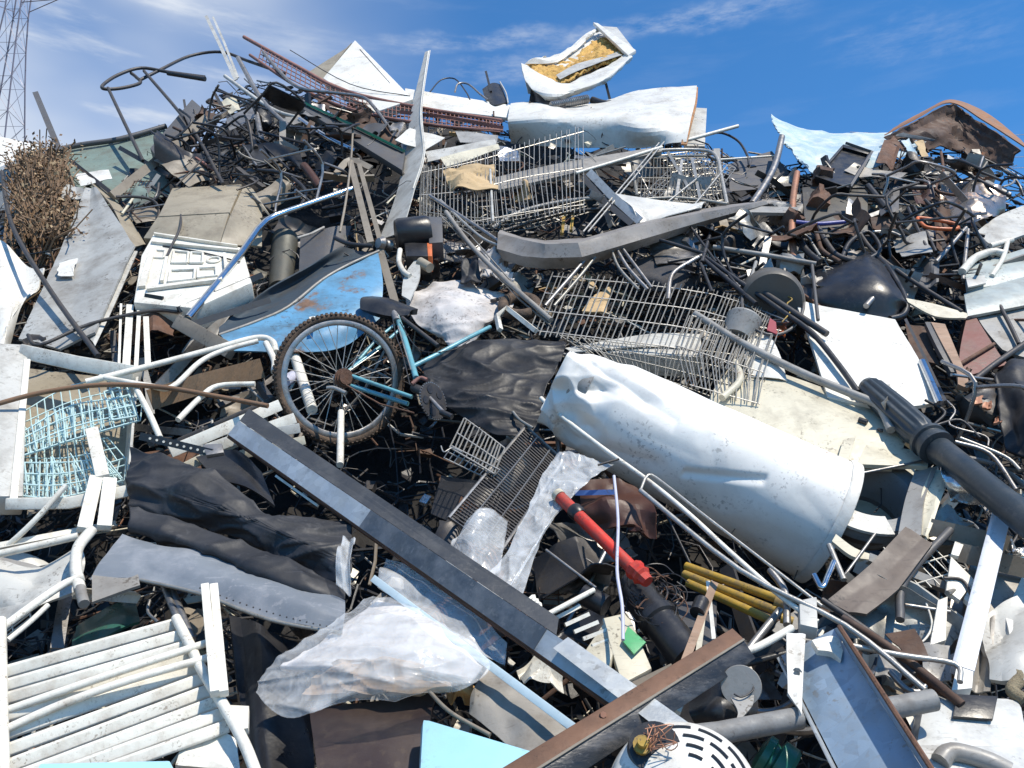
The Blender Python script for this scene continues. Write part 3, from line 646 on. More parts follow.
tube('hook_rod', 'small dark hook rod standing on the white moulded case', 'hook', DSTEEL, .008, [(181, 215, .48), (180, 228, .5), (172, 245, .5), (167, 256, .5)])
# bent chrome pipe
tube('chrome_pipe', 'shiny bent chrome pipe running from the white case to the tan bars', 'pipe', CHROME, .021, [(188, 318, .5), (210, 292, .5), (242, 252, .48), (266, 221, .42), (300, 207, .4), (352, 189, .36)], smooth=3)
tube('shiny_short_pipe', 'short shiny metal pipe under the green striped panel', 'pipe', CHROME, .02, [(300, 119, .15), (325, 136, .16), (356, 151, .18)])
gp_ = thing('green_striped_board', 'long dark panel with green edging leaning below the red rack', 'panel', P(350, 160, .1))
slab('panel_body', None, None, DGREY, [(295, 104, .12), (303, 99, .12), (405, 152, .18), (402, 170, .2)], .05, gp_)
bar('green_edge', None, None, GREEN, .022, .02, [(296, 99, .16), (350, 124, .2), (404, 151, .22)], gp_)
bar('pale_stripe', None, None, LGREEN, .005, .006, [(302, 102, .18), (350, 125, .215), (398, 148, .235)], gp_)
sheet('brown_plate', 'dark brown rusty plate beneath the bent grey pipe', 'metal plate', RUSTB, [[(305, 92, .05), (340, 104, .08), (385, 122, .1)], [(330, 112, .08), (365, 134, .1), (404, 158, .12)]], folds=4, foldh=.05, seed=5)
for i, (pts, lab, m, r) in enumerate((([(238, 58), (262, 100), (290, 128)], 'bright bent strip curving down under the red rack', STEEL, .02), ([(225, 76), (270, 108), (300, 118)], 'grey strip lying beneath the bright bent strip', LGREY, .016), ([(256, 112), (262, 142)], 'pale post stub in the dark crest tangle', STEEL, .022), ([(244, 112), (256, 148)], 'grey post stub beside the pale one in the dark tangle', DSTEEL, .018),
        ([(222, 108), (290, 170)], 'thin dark rod under the upright blades', BLACK, .008), ([(196, 158), (214, 170)], 'pinkish bent rod beneath the box section', REDRUST, .01), ([(216, 88), (250, 104), (276, 112)], 'black cable hanging below the upright blades', BLACK, .009))):
    tube('crest_strip', lab, 'metal strip', m, r, [(*p, .12) for p in pts])
# dark seat backs in the tangle
st_ = thing('black_seat_back', 'black seat back with a bright edge buried left of the tan bars', 'seat frame', P(280, 190, .1))
sheet('seat_sheet', None, None, BPLAS, [[(243, 144, .1), (272, 142, .2), (300, 150, .1)], [(258, 165, .15), (285, 160, .0), (305, 172, .1)]], st_, th=.02, folds=3)
tube('bright_edge', None, None, STEEL, .008, [(243, 145, .15), (250, 156, .2), (257, 166, .2)], parent=st_)
tube('round_rim', None, None, BLACK, .014, [(258, 170, .2), (285, 174, .2), (305, 190, .2), (302, 205, .2)], parent=st_)
tube('maroon_grip', 'dark maroon rounded grip buried beside the black seat back', 'grip', LEATHER, .03, [(304, 166, .12), (312, 176, .14), (320, 188, .14)])
# tan T bars
tb = thing('tan_bar_pair', 'pair of tan steel bars with a crossing strap standing above the blue trough', 'steel bars', P(368, 240, .3))
bar('upright_bar', None, None, TAN, .042, .03, [(350, 160, .32), (371, 244, .42)], tb); bar('upright_bar', None, None, TAN, .03, .03, [(358, 160, .3), (380, 240, .4)], tb)
bar('cross_strap', None, None, TAN, .045, .008, [(336, 174, .36), (350, 160, .40), (371, 168, .38)], tb, smooth=4)
tube('thin_hanging_rod', 'thin rod hanging beside the tan bars', 'rod', TAN, .008, [(353, 128, .3), (351, 160, .38), (346, 200, .44), (340, 232, .5)])
tpp = [P(380, 252, .42), P(398, 312, .38)]
bar('lower_tan_bar', 'tan bar going down behind the bicycle saddle beside the blue trough', 'steel bar', TAN, .045, .03, [(380, 250, .3), (399, 316, .2)])
# blue trough
bt = thing('blue_trough', 'blue painted steel trough with a dark inside resting above the bicycle wheel', 'trough', P(300, 340, .3))
sheet('inner_wall', None, None, STEELBLUE, [[(341, 246, .20), (300, 272, .2), (262, 294, .22), (219, 327, .34)], [(358, 250, .14), (310, 276, .08), (272, 300, .12), (219, 331, .38)], [(377, 252, .42), (322, 280, .42), (288, 307, .42), (220, 335, .42)]], bt, th=.01, res=(20, 34), amp=.008)  # inner wall much darker than the outer one
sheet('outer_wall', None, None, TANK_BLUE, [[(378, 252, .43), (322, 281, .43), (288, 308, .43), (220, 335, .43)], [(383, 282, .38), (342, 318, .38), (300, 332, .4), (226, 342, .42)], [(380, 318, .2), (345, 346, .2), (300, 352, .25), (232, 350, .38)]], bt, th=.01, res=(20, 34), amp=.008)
tube('rolled_rim', None, None, BGREY, .009, [(379, 251, .44), (350, 264, .44), (322, 280, .44), (288, 307, .44), (255, 322, .44), (219, 335, .44)], parent=bt)
# trough clamp/hub at top
hb = MB(); hb.lathe(P(378, 243, .5), P(390, 246, .3), [(0, .03), (.3, .045), (.6, .03), (1, .035)], 14)
build('bolted_hub', hb, STEEL, None, 'small grey bolted hub at the foot of the white fin', 'hub')
tube('black_lever', 'black bent lever lying over the rim of the blue trough', 'lever', BLACK, .014, [(335, 238, .5), (350, 244, .52), (372, 246, .52)])
bk_ = MB().lathe(P(285, 240, -.1), P(280, 290, -.1), [(0, .085), (.03, .09), (.06, .082), (.5, .075), (1, .065)], 30, cap0=False)
build('metal_bucket', bk_, mat('olive_grey_steel', (.09, .09, .075), .5, metal=.3, dirt=.4), None, 'dark olive steel bucket standing upright behind the blue trough', 'bucket')
sheet('dark_drum_side', 'dark curved casing standing in the shade beside the steel bucket', 'casing', DGREY, [[(300, 236, .05), (330, 226, .1), (352, 225, .0)], [(298, 290, .05), (320, 275, .1), (345, 245, .0)]], th=.02)
# perforated rails left of trough
for i, (a, b) in enumerate((((190, 325), (270, 300)), ((178, 310), (262, 275)))):
    bar('toothed_rail', ('grey toothed rail lying beside the blue trough', 'dark rail lying across the end of the chrome pipe')[i], 'rail', (DGREY, BLACK)[i], .035, .02, [(*a, .42), (*b, .4)])
bar('brown_beam', 'short brown wooden beam below the white moulded case', 'beam', TAN, .08, .05, [(178, 322, .35), (232, 352, .35)], bevel=.004)
# white posts under the folded sheet
for i, (a, b, w_) in enumerate((((130, 306), (126, 368), .036), ((139, 312), (136, 368), .02), ((146, 318), (148, 366), .028), ((121, 305), (119, 366), .012))):
    bar('white_post', ('wide white upright strip', 'narrow white upright strip', 'white upright rail', 'thin cream upright rail')[i] + (' under the folded grey sheet', ' second of those under the grey sheet', ' under the brown beam end', ' beside the wide white strip')[i], 'post', WPAINT, w_, .02, [(*a, .3), (*b, .34)])
# motor block
mo = thing('electric_motor', 'black motor block with a red label end at the foot of the wire basket', 'motor', P(420, 255, .3))
mb1 = MB().lathe(P(396, 236, .45), P(430, 232, .45), [(0, .09), (.1, .1), (.9, .1), (1, .09)], 24); build('motor_body', mb1, BPLAS, mo)
slab('terminal_box', None, None, DGREY, [(428, 216, .5), (442, 217, .5), (443, 242, .5), (429, 243, .5)], .12, mo)
slab('lower_case', None, None, BPLAS, [(404, 242, .45), (430, 243, .45), (431, 256, .48), (406, 256, .48)], .12, mo)
slab('red_end', None, None, ORANGE, [(427, 243, .47), (432, 243, .47), (432, 256, .49), (428, 256, .49)], .1, mo, bevel=.002)
sheet('pale_blue_scoop', 'pale blue curved plastic scoop beside the saddle of the bicycle', 'plastic scoop', LGREY, [[(416, 258, .35), (420, 262, .4)], [(404, 276, .35), (419, 278, .42)], [(402, 296, .35), (410, 300, .4)]], th=.01, res=(12, 8), amp=.01)
tube('curved_white_hose', 'white ribbed elbow hose under the motor block', 'hose', WPAINT, .016, [(400, 250, .4), (399, 262, .42), (404, 272, .42), (410, 276, .4)])
tube('small_can', 'small brown can lying beside the pale blue scoop', 'can', BEIGE, .03, [(420, 262, .38), (430, 268, .38)], smooth=0, n=20)
# white cloth bags
rows = [[(408, 288, .1), (440, 278, .15), (480, 280, .15), (516, 288, .1)], [(406, 303, .18), (440, 298, .24), (480, 298, .24), (514, 300, .2)], [(416, 322, .2), (445, 320, .26), (482, 316, .26), (510, 312, .2)], [(434, 340, .12), (452, 345, .18), (480, 336, .18), (500, 322, .12)]]
sheet('white_cloth_bundle', 'bundle of dirty white cloth lying between the saddle and the wire basket', 'cloth bundle', CLOTH, rows, th=.006, amp=.03, freq=3.5, folds=4, foldh=.08, seed=17, res=(70, 90), wr=.012, wf=3.6, wst=(.7, 1, 2.0))
sheet('pale_rag', 'crumpled pale rag above the white cloth bundle', 'rag', CLOTH, [[(478, 255, .2), (495, 248, .25), (512, 262, .2)], [(474, 275, .2), (495, 272, .3), (514, 280, .25)]], folds=3, foldh=.1, seed=4, th=.006, wr=.04, wf=8, res=(40, 40))
sheet('blackish_rag', 'dark crumpled rag above the white cloth bundle', 'rag', TARP, [[(462, 260, .25), (478, 256, .28)], [(460, 280, .25), (480, 278, .28)]], amp=.06, folds=6, foldh=.1, seed=6, th=.01)
tb2 = thing('tyre', 'small black tyre lying beside the white bracket above the black film', 'tyre', P(520, 320, .2))
build('tyre_ring', MB().tube([P(520 + 17 * math.cos(a * math.pi / 12), 306 + 9 * math.sin(a * math.pi / 12), .25 + .08 * math.sin(a * math.pi / 12)) for a in range(24)], .03, 12, True), RUBBER, tb2)
tube('white_bracket', 'white bent channel bracket just above the black film', 'bracket', WPAINT, .017, [(500, 330, .42), (497, 316, .42), (507, 308, .42), (536, 331, .45)], smooth=0, n=4)
tube('dark_diagonal_bar', 'long dark bar sloping down from the wire basket to the small tyre', 'bar', BGREY, .015, [(446, 212, .45), (468, 242, .46), (500, 275, .46), (551, 320, .48)])
tube('pale_pipe_bundle', 'pale grey pipe lying below the wire basket beside the motor', 'pipe', STEEL, .012, [(430, 196, .42), (470, 222, .42), (500, 242, .42)])
tube('pale_pipe_bundle', 'second thinner pale pipe lying under the first beneath the wire basket', 'pipe', ZINC2, .009, [(440, 200, .40), (478, 235, .42), (500, 246, .42)])
for i, (q, lab, m) in enumerate(((((425, 150), (495, 138), (497, 145), (428, 160)), 'pale bent plate above the first wire basket', LGREY), (((425, 150), (395, 140), (410, 128), (445, 138)), 'white bent lid beside the white fin', WHITE), (((455, 128), (498, 132), (496, 142), (460, 140)), 'grey flat tray below the red rack end', GREY),
        (((440, 158), (498, 145), (500, 150), (446, 168)), 'cream flat rail lying on the first wire basket', CREAM), (((495, 145), (518, 150), (520, 160), (500, 160)), 'crumpled shiny foil at the end of the wire basket', FOIL))):
    sheet('bent_plate', lab, 'metal plate', m, [[(*q[0], .22), (*q[1], .26)], [(*q[3], .22), (*q[2], .24)]], folds=3, foldh=.04, seed=i, res=(8, 10))
sheet('crumpled_paper', 'crumpled tan packing paper inside the first wire basket', 'packing paper', CARD, [[(445, 180, .15), (468, 174, .22), (492, 176, .15)], [(455, 198, .15), (472, 200, .24), (494, 202, .15)]], amp=.06, folds=8, foldh=.15, seed=8, th=.006)
sheet('brown_paper_scrap', 'brown torn paper scrap behind the bars of the wire basket', 'packing paper', CARD, [[(512, 185, .12), (528, 182, .15)], [(515, 200, .12), (532, 202, .15)]], amp=.05, folds=6, foldh=.1, seed=9, th=.006, torn=.03)
# wire basket A
wb_ = thing('wire_basket', 'long grey wire basket with close upright wires below the white hood', 'wire basket', P(500, 225, .3))
build('front_mesh', wiregrid([[(421, 172, .32), (470, 162, .34), (520, 148, .36), (583, 131, .38)], [(420, 195, .35), (470, 190, .37), (520, 178, .38), (583, 168, .40)], [(420, 220, .38), (470, 222, .38), (525, 212, .40), (583, 205, .42)]], 3, 40, .0028, jit=.008, over=.08), ZINC2, wb_)
build('base_mesh', wiregrid([[(424, 212, .37), (500, 218, .38), (585, 200, .42)], [(440, 225, .10), (510, 232, .12), (590, 212, .12)]], 5, 26, .0028), ZINC, wb_)
build('end_mesh', wiregrid([[(421, 172, .33), (430, 160, .05)], [(421, 220, .38), (432, 208, .1)]], 5, 8, .0028), ZINC, wb_)
tube('corner_bar', None, None, LGREY, .009, [(490, 168, .4), (493, 222, .42)], parent=wb_)
# plank and bars in the middle
sheet('grey_beige_plank', 'long tapering grey beige strip passing behind the wire basket to the crest', 'metal strip', BGREY, [[(492, 178, .26), (560, 163, .28), (662, 146, .34)], [(498, 190, .28), (560, 176, .3), (662, 151, .36)]], th=.02, res=(4, 20))
tube('pale_long_rod', 'long pale rod lying along the top of the grey strip', 'rod', WPAINT, .011, [(576, 173, .40), (620, 160, .40), (662, 147, .40)], smooth=0)
ld = thing('leaf_spring_ring', 'dark oval steel hoop lying behind the long bent grey sheet', 'steel hoop', P(550, 225, .2))
tube('hoop_tube', None, None, GREY, .014, [(492, 228, .25), (520, 212, .25), (560, 202, .25), (605, 198, .28), (640, 203, .3)], parent=ld)
tube('lower_hoop_tube', None, None, DSTEEL, .011, [(500, 232, .22), (530, 222, .2), (570, 212, .2), (610, 208, .24)], parent=ld)
for i, x in enumerate((564, 573)): bar('yellow_bar', ('yellow painted bar standing in the hollow above the bent grey sheet', 'shorter yellow bar beside the first above the bent grey sheet')[i], 'bar', YELLOW, .02, .02, [(x, 214, .05), (x - 2, 234 - 3 * i, .08)])
for i in range(2): tube('long_thin_rod', ('upper', 'lower')[i] + ' of the twin thin rods slanting behind the bent grey sheet to the grille crate', 'rod', ZINC2, .006, [(664 - 5 * i, 142 + i, .42), (588 - 5 * i, 232, .40)], group='twin thin rods', smooth=0)
for i, (a, b) in enumerate((((725, 168), (690, 210)), ((700, 176), (655, 212)))): tube('slanting_rod', ('thin bright rod across the corner of the grille crate', 'second bright rod lower on the grille crate')[i], 'rod', ZINC2, .006, [(*a, .45), (*b, .45)], smooth=0)
# basket B: crate of grille
cb = thing('grille_crate', 'steel wire crate with a rounded top rail below the pale rod', 'wire crate', P(670, 210, .3))
tube('top_rail', None, None, ZINC2, .013, [(636, 158, .2), (655, 151, .3), (700, 150, .35), (716, 156, .38), (721, 175, .38), (727, 204, .36)], parent=cb)
tube('second_rail', None, None, ZINC, .011, [(646, 158, .2), (700, 156, .3), (718, 160, .32)], parent=cb)
tube('bottom_rail', None, None, ZINC, .012, [(634, 200, .34), (680, 198, .38), (727, 204, .38)], parent=cb)
tube('side_rail', None, None, ZINC, .012, [(632, 163, .15), (637, 196, .3)], parent=cb)
build('front_mesh', wiregrid([[(640, 158, .26), (718, 157, .34)], [(636, 200, .34), (727, 203, .38)]], 5, 24, .0026, jit=.006), ZINC, cb)
build('slanted_mesh', wiregrid([[(690, 150, .1), (735, 168, .12)], [(640, 198, .2), (700, 214, .24)]], 12, 13, .0034, jit=.006), ZINC2, cb)
build('second_slant_mesh', wiregrid([[(660, 155, .15), (700, 150, .1)], [(690, 205, .3), (725, 200, .3)]], 9, 12, .003, jit=.006), ZINC, cb)
for i, (a, b) in enumerate((((682, 160), (676, 200)), ((692, 158), (700, 198)), ((668, 152), (690, 190)))): bar('flat_stay', None, None, ZINC2, .02, .008, [(*a, .36), (*b, .38)], cb)
# L bar + crumple
lb = thing('galvanised_strip', 'pale galvanised strip sloping down onto the crumpled white sheet', 'metal strip', P(640, 222, .4))
bar('strip_face', None, None, GALV, .055, .008, [(589, 172, .42), (612, 196, .44), (640, 221, .47)], lb)
bar('strip_flange', None, None, DGREY, .04, .01, [(583, 177, .36), (606, 203, .38), (632, 224, .42)], lb)
sheet('crumpled_white_sheet', 'crumpled white sheet with a rusty edge lying on the bent grey sheet', 'metal sheet', mat('rusty_white_sheet', (.60, .58, .53), .4, dirt=.3, rust=.22, rcol=(.32, .18, .1), scale=6, dent=.2), [[(612, 196, .40), (650, 203, .38), (705, 206, .36)], [(630, 210, .44), (660, 216, .44), (702, 210, .42)], [(640, 224, .46), (664, 222, .47), (700, 212, .46)]], folds=6, foldh=.08, seed=14, th=.005)
sheet('bent_grey_sheet', 'long bent warm grey sheet sweeping across the middle of the upper heap', 'metal sheet', mat('taupe_sheet', (.27, .25, .23), .5, metal=.1, dirt=.45, rust=.06, dent=.15),
      [[(500, 230, .30), (522, 237, .32), (545, 240, .32), (585, 238, .34), (640, 222, .34), (700, 209, .32), (764, 200, .3)],
       [(498, 233, .62), (522, 240, .78), (545, 244, .90), (578, 243, .98), (640, 226, .95), (700, 213, .80), (766, 201, .5)],
       [(497, 249, .50), (522, 256, .58), (545, 258, .64), (582, 257, .72), (640, 240, .70), (700, 222, .60), (768, 204, .42)],
       [(503, 260, .28), (525, 267, .30), (545, 269, .30), (580, 268, .34), (640, 248, .36), (700, 227, .34), (770, 206, .3)]], th=.006, res=(18, 60), amp=.004, seed=3, linear=True)
sheet('sheet_tip', 'flat dark grey strip lying level beyond the tip of the bent grey sheet', 'metal strip', GREY, [[(744, 206, .42), (798, 207, .42)], [(744, 212, .44), (798, 213, .44)]], th=.02, res=(3, 6))
# U tubes
for i, (dx, r) in enumerate(((0, .011), (9, .009))):
    tube('bent_u_tube', ('thick bent steel tube forming a peak under the bent grey sheet', 'thinner inner bent tube under the same peak')[i], 'tube', STEEL if not i else ZINC, r, [(545 + dx, 306, .40), (572 + dx, 275, .48), (598 + dx * .4, 246 + dx * .4, .58), (612 - dx * .2, 244 + dx * .5, .58), (628 - dx, 268, .5), (648 - dx, 290, .42)], smooth=4)
tube('straight_thin_tube', 'straight steel tube running down beside the peaked tubes', 'tube', STEEL, .010, [(616, 240, .6), (652, 288, .44)], smooth=0)
# shadowed cushion
sheet('dark_mesh_cushion', 'dark rounded mesh cushion under the bent grey sheet', 'cushion', mat('dark_fabric', (.05, .05, .055), .95, dirt=.3, scale=30, bump=.4), [[(632, 258, .1), (665, 250, .2), (700, 250, .1)], [(630, 275, .2), (665, 270, .35), (702, 268, .2)], [(645, 292, .1), (672, 290, .22), (698, 285, .1)]], th=.04, amp=.02)
# lower basket
lbk = thing('slanted_wire_rack', 'large wire rack of slanted upright wires above the white water tank', 'wire rack', P(640, 360, .35))
build('upper_mesh', wiregrid([[(552, 276, .36), (640, 284, .42), (722, 296, .42), (770, 318, .42)], [(531, 330, .40), (618, 340, .46), (700, 352, .46), (745, 372, .46)]], 4, 46, .0028, jit=.006, over=.08), ZINC2, lbk)
build('lower_mesh', wiregrid([[(560, 335, .42), (640, 345, .44), (720, 352, .44), (772, 362, .42)], [(585, 352, .36), (645, 372, .34), (700, 392, .3), (752, 412, .28)]], 4, 42, .0024, jit=.008), ZINC, lbk)
build('side_mesh', wiregrid([[(690, 315, .50), (780, 330, .5)], [(678, 345, .5), (765, 372, .5)], [(688, 385, .42), (758, 404, .42)]], 3, 22, .0026, jit=.012), ZINC2, lbk)
build('cross_wire', wiregrid([[(440, 215, .4), (470, 235, .42)], [(520, 300, .4), (550, 325, .42)]], 2, 2, .004), ZINC, lbk)
slab('angular_grey_box', 'pale grey tapered sheet metal duct lying under the slanted wire rack', 'duct', LGREY, [(604, 352, .30), (650, 336, .30), (701, 335, .30), (702, 357, .34)], .12)
sheet('duct_top', 'thin grey lid strip on the tapered duct', 'metal strip', LGREY, [[(565, 348, .31), (648, 334, .31), (700, 334, .31)], [(572, 352, .36), (650, 346, .36), (702, 350, .36)]], th=.006, res=(3, 12))
sheet('cardboard_piece', 'tan cardboard flap standing inside the slanted wire rack', 'cardboard', CARD, [[(594, 292, .12), (611, 284, .16)], [(582, 308, .2), (606, 312, .22)]], th=.01, folds=2, foldh=.05)
sheet('cardboard_strip', 'narrow brown cardboard strip behind the peaked tubes', 'cardboard', CARD, [[(580, 268, .1), (588, 270, .14)], [(590, 282, .2), (598, 288, .2)]], th=.01, folds=2)
# twisted dark bars cluster at 700,250
for i, (a, b, r) in enumerate((((712, 228), (702, 262), .012), ((660, 240), (705, 254), .012), ((668, 262), (702, 256), .010), ((703, 255), (762, 298), .012), ((702, 258), (756, 304), .014), ((700, 262), (712, 292), .010), ((690, 226), (716, 262), .008), ((716, 258), (745, 296), .008))):
    tube('black_knot_bar', 'black bar ' + ('pointing straight up from', 'reaching level to the cushion from', 'reaching down to the cushion from', 'longest of those sloping down away from', 'lower of those sloping down away from', 'pointing straight down from', 'crossing the upper side of', 'thinnest of those sloping away from')[i] + ' the knot of bars', 'bar', BLACK, r, [(*a, .52), (*b, .56)], smooth=0, group='black bars of the knot')
tube('grey_u_loop', 'grey bent tube loop over the dark cushion', 'tube', STEEL, .014, [(668, 300, .44), (672, 275, .5), (690, 262, .52), (701, 256, .54)])
tube('long_square_bar', 'long grey square bar reaching from the knot of bars above the patterned drum', 'bar', GREY, .015, [(713, 247, .58), (765, 255, .6), (816, 264, .62)], smooth=0)
tube('hanging_bar', 'thin dark bar hanging over the white panel', 'bar', DGREY, .010, [(812, 265, .60), (818, 320, .60)], smooth=0)
tube('thick_black_bar', 'thick black round bar slanting over the corner of the white panel', 'bar', DSTEEL, .018, [(752, 285, .62), (790, 310, .62), (827, 334, .62)], smooth=0)
tube('hooked_black_bar', 'longer black bar bending down across the white panel', 'bar', BLACK, .015, [(740, 282, .6), (780, 310, .6), (812, 333, .6), (838, 364, .58), (858, 392, .56)])
tube('short_strut', 'short grey strut standing by the thick black bar', 'strut', GREY, .011, [(756, 262, .6), (749, 286, .62)], smooth=0)
tube('curved_wide_rail', 'long curved grey rail running down over the beige panel to the lamp post', 'rail', GREY, .020, [(695, 314, .45), (740, 342, .5), (800, 372, .55), (850, 393, .58), (878, 406, .6), (891, 430, .6)])
# patterned drum
dr = thing('patterned_drum', 'dark round drum painted with yellow and orange flames beside the white panel', 'drum', P(775, 330, .3))
build('drum_body', MB().lathe(P(773, 302, .48), P(768, 296, .1), [(0, .145), (.05, .158), (.5, .165), (1, .16)], 40, cap0=True), mat('dark_printed_drum', (.10, .095, .085), .5, dirt=.4), dr)
build('drum_lip', MB().tube([P(773 + 31 * math.cos(a * math.pi / 16), 302 + 33 * math.sin(a * math.pi / 16), .49) for a in range(32)], .008, 8, True), DGREY, dr)
for i, (q, m) in enumerate(((((776, 270), (784, 271), (771, 291), (762, 292)), YELLOW), (((752, 278), (766, 270), (758, 284), (751, 290)), ORANGE), (((764, 283), (770, 288), (762, 296), (758, 293)), ORANGE))):
    sheet('flame_mark', None, None, m, [[(*q[0], .62), (*q[1], .62)], [(*q[3], .62), (*q[2], .62)]], dr, th=.003, res=(4, 4))
tube('ornate_mark', None, None, YELLOW, .004, [(782, 286, .62), (790, 290, .62), (784, 294, .62), (792, 299, .62), (787, 304, .62), (790, 312, .62), (782, 322, .62)], parent=dr)
sheet('orange_rag', 'yellow orange rag hanging under the patterned drum', 'rag', ORANGE, [[(778, 315, .52), (788, 317, .53)], [(776, 330, .52), (786, 332, .53)]], amp=.03, folds=4, foldh=.1, th=.005, res=(8, 8))
build('grey_pot', MB().lathe(P(745, 318, .52), P(737, 338, .3), [(0, .085), (.08, .09), (.5, .08), (1, .07)], 30, cap0=False), GREY, None, 'grey round pot lying open below the knot of bars', 'pot')
sheet('maroon_card', 'maroon and white triangular card beside the patterned drum', 'card', mat('maroon_card', (.30, .04, .06), .6, dirt=.2), [[(770, 318, .54), (776, 322, .55)], [(767, 330, .54), (777, 334, .55)]], th=.006, res=(3, 3))
sheet('white_scrap_plate', 'white scrap plate standing below the grey pot', 'metal plate', WHITE, [[(752, 322, .48), (770, 330, .5)], [(745, 348, .5), (782, 355, .5)], [(750, 372, .45), (788, 378, .45)]], folds=4, foldh=.06)
# copper/orange pole
tube('orange_pole', 'orange painted pole standing beside the dark square sheet', 'pole', COPPER, .022, [(797, 173, .22), (793, 200, .28), (792, 235, .3), (795, 262, .3)])
slab('dark_square_sheet', 'dark olive square sheet standing below the black plastic housing', 'metal sheet', mat('olive_dark_sheet', (.085, .08, .07), .5, dirt=.4, metal=.2), [(802, 187, .2), (868, 184, .2), (868, 232, .3), (806, 240, .3)], .015)
tube('blue_purple_tube', 'blue painted tube lying across the foot of the dark square sheet', 'tube', mat('blue_tube', (.06, .07, .28), .4, dirt=.3), .014, [(796, 222, .4), (818, 224, .4), (845, 222, .4)])
# ================================================================== right upper
bs = thing('black_plastic_tank', 'rounded black plastic tank lying above the white panel', 'plastic tank', P(850, 315, .4))
sheet('shell', None, None, BPLAS, [[(802, 276, .1), (835, 264, .2), (866, 251, .25), (886, 262, .25)], [(802, 286, .3), (838, 272, .55), (870, 262, .75), (893, 278, .6)], [(804, 298, .34), (842, 292, .6), (880, 288, .8), (905, 300, .6)], [(808, 312, .2), (850, 314, .3), (890, 318, .35), (908, 312, .25)]], bs, th=.03, res=(24, 30), amp=.01)
tube('rolled_lip', None, None, BPLAS, .018, [(872, 254, .35), (888, 268, .42), (905, 298, .42), (904, 314, .38), (890, 319, .4)], parent=bs)
tube('short_chrome_stub', 'short steel stub rod leaning on the black plastic tank', 'rod', STEEL, .016, [(882, 288, .62), (866, 306, .62)], smooth=0)
sheet('white_metal_sheet', 'large bright white metal panel lying below the black plastic tank', 'metal panel', WHITE, [[(794, 298, .42), (845, 310, .44), (895, 320, .44)], [(812, 345, .46), (865, 350, .47), (920, 362, .46)], [(828, 396, .44), (890, 408, .44), (944, 402, .42)]], th=.02, folds=4, foldh=.025, seed=41, amp=.004)
bar('thin_dark_rail', 'dark thin rail along the edge of the large white panel', 'rail', DGREY, .014, .02, [(906, 320, .5), (925, 358, .5), (946, 402, .5)])
tube('chrome_tube_pair', 'shiny chrome tube standing at the foot of the white panel', 'tube', CHROME, .020, [(922, 362, .5), (930, 380, .52), (940, 404, .55)])
# beige long panel
bp_ = thing('cream_curved_sheet', 'long cream curved panel with oval holes between the water tank and the lamp post', 'metal panel', P(800, 420, .35))
sheet('main_skin', None, None, CREAM, [[(735, 360, .25), (790, 376, .32), (850, 398, .36), (900, 420, .38)], [(715, 388, .32), (775, 400, .42), (840, 424, .46), (905, 442, .46)], [(705, 410, .25), (770, 440, .32), (835, 466, .36), (892, 470, .38)]], bp_, th=.01, res=(20, 30))
sheet('lower_lip', None, None, CREAM, [[(868, 440, .47), (930, 452, .46)], [(858, 462, .5), (928, 466, .5)]], bp_, th=.02, folds=2, foldh=.03)
for (x, y, a) in ((863, 421, .012), (880, 430, .007)):
    build('oval_hole', MB().tube([P(x - a * 350, y - a * 120, .49), P(x + a * 350, y + a * 120, .50)], a, 10), BLACK, bp_)
tube('cream_edge_rail', 'cream tubular rail lying along the beige curved panel', 'rail', CREAM, .018, [(735, 362, .42), (740, 380, .44), (722, 398, .44)])
# fluted lamp post
lp = thing('fluted_lamp_post', 'dark grey lamp post with a fluted head lying across the heap', 'lamp post', P(960, 470, .6))
A, B_ = P(866, 385, .55), P(928, 440, .75)
dfl = lambda k, a: .0045 * math.cos(a * 12) if .08 < k < .9 else 0
PG = mat('slate_grey_paint', (.032, .044, .054), .38, dirt=.25, dcol=(.12, .12, .12))
build('fluted_head', MB().lathe(A, B_, [(0, .026), (.02, .042), (.1, .054), (.5, .060), (.86, .060), (.92, .056), (1, .050)], 96, disp=dfl), PG, lp, ang=50)
B2 = P(938, 449, .78)
build('collar_ring', MB().lathe(B_ + (A - B_) * .03, B2, [(0, .062), (.1, .074), (.3, .074), (.36, .064), (.6, .064), (.68, .072), (.92, .072), (1, .05)], 48), PG, lp)
build('shaft', MB().lathe(B2 + (B_ - B2) * .1, P(1075, 560, 1.1), [(0, .046), (.02, .052), (1, .054)], 40), PG, lp)
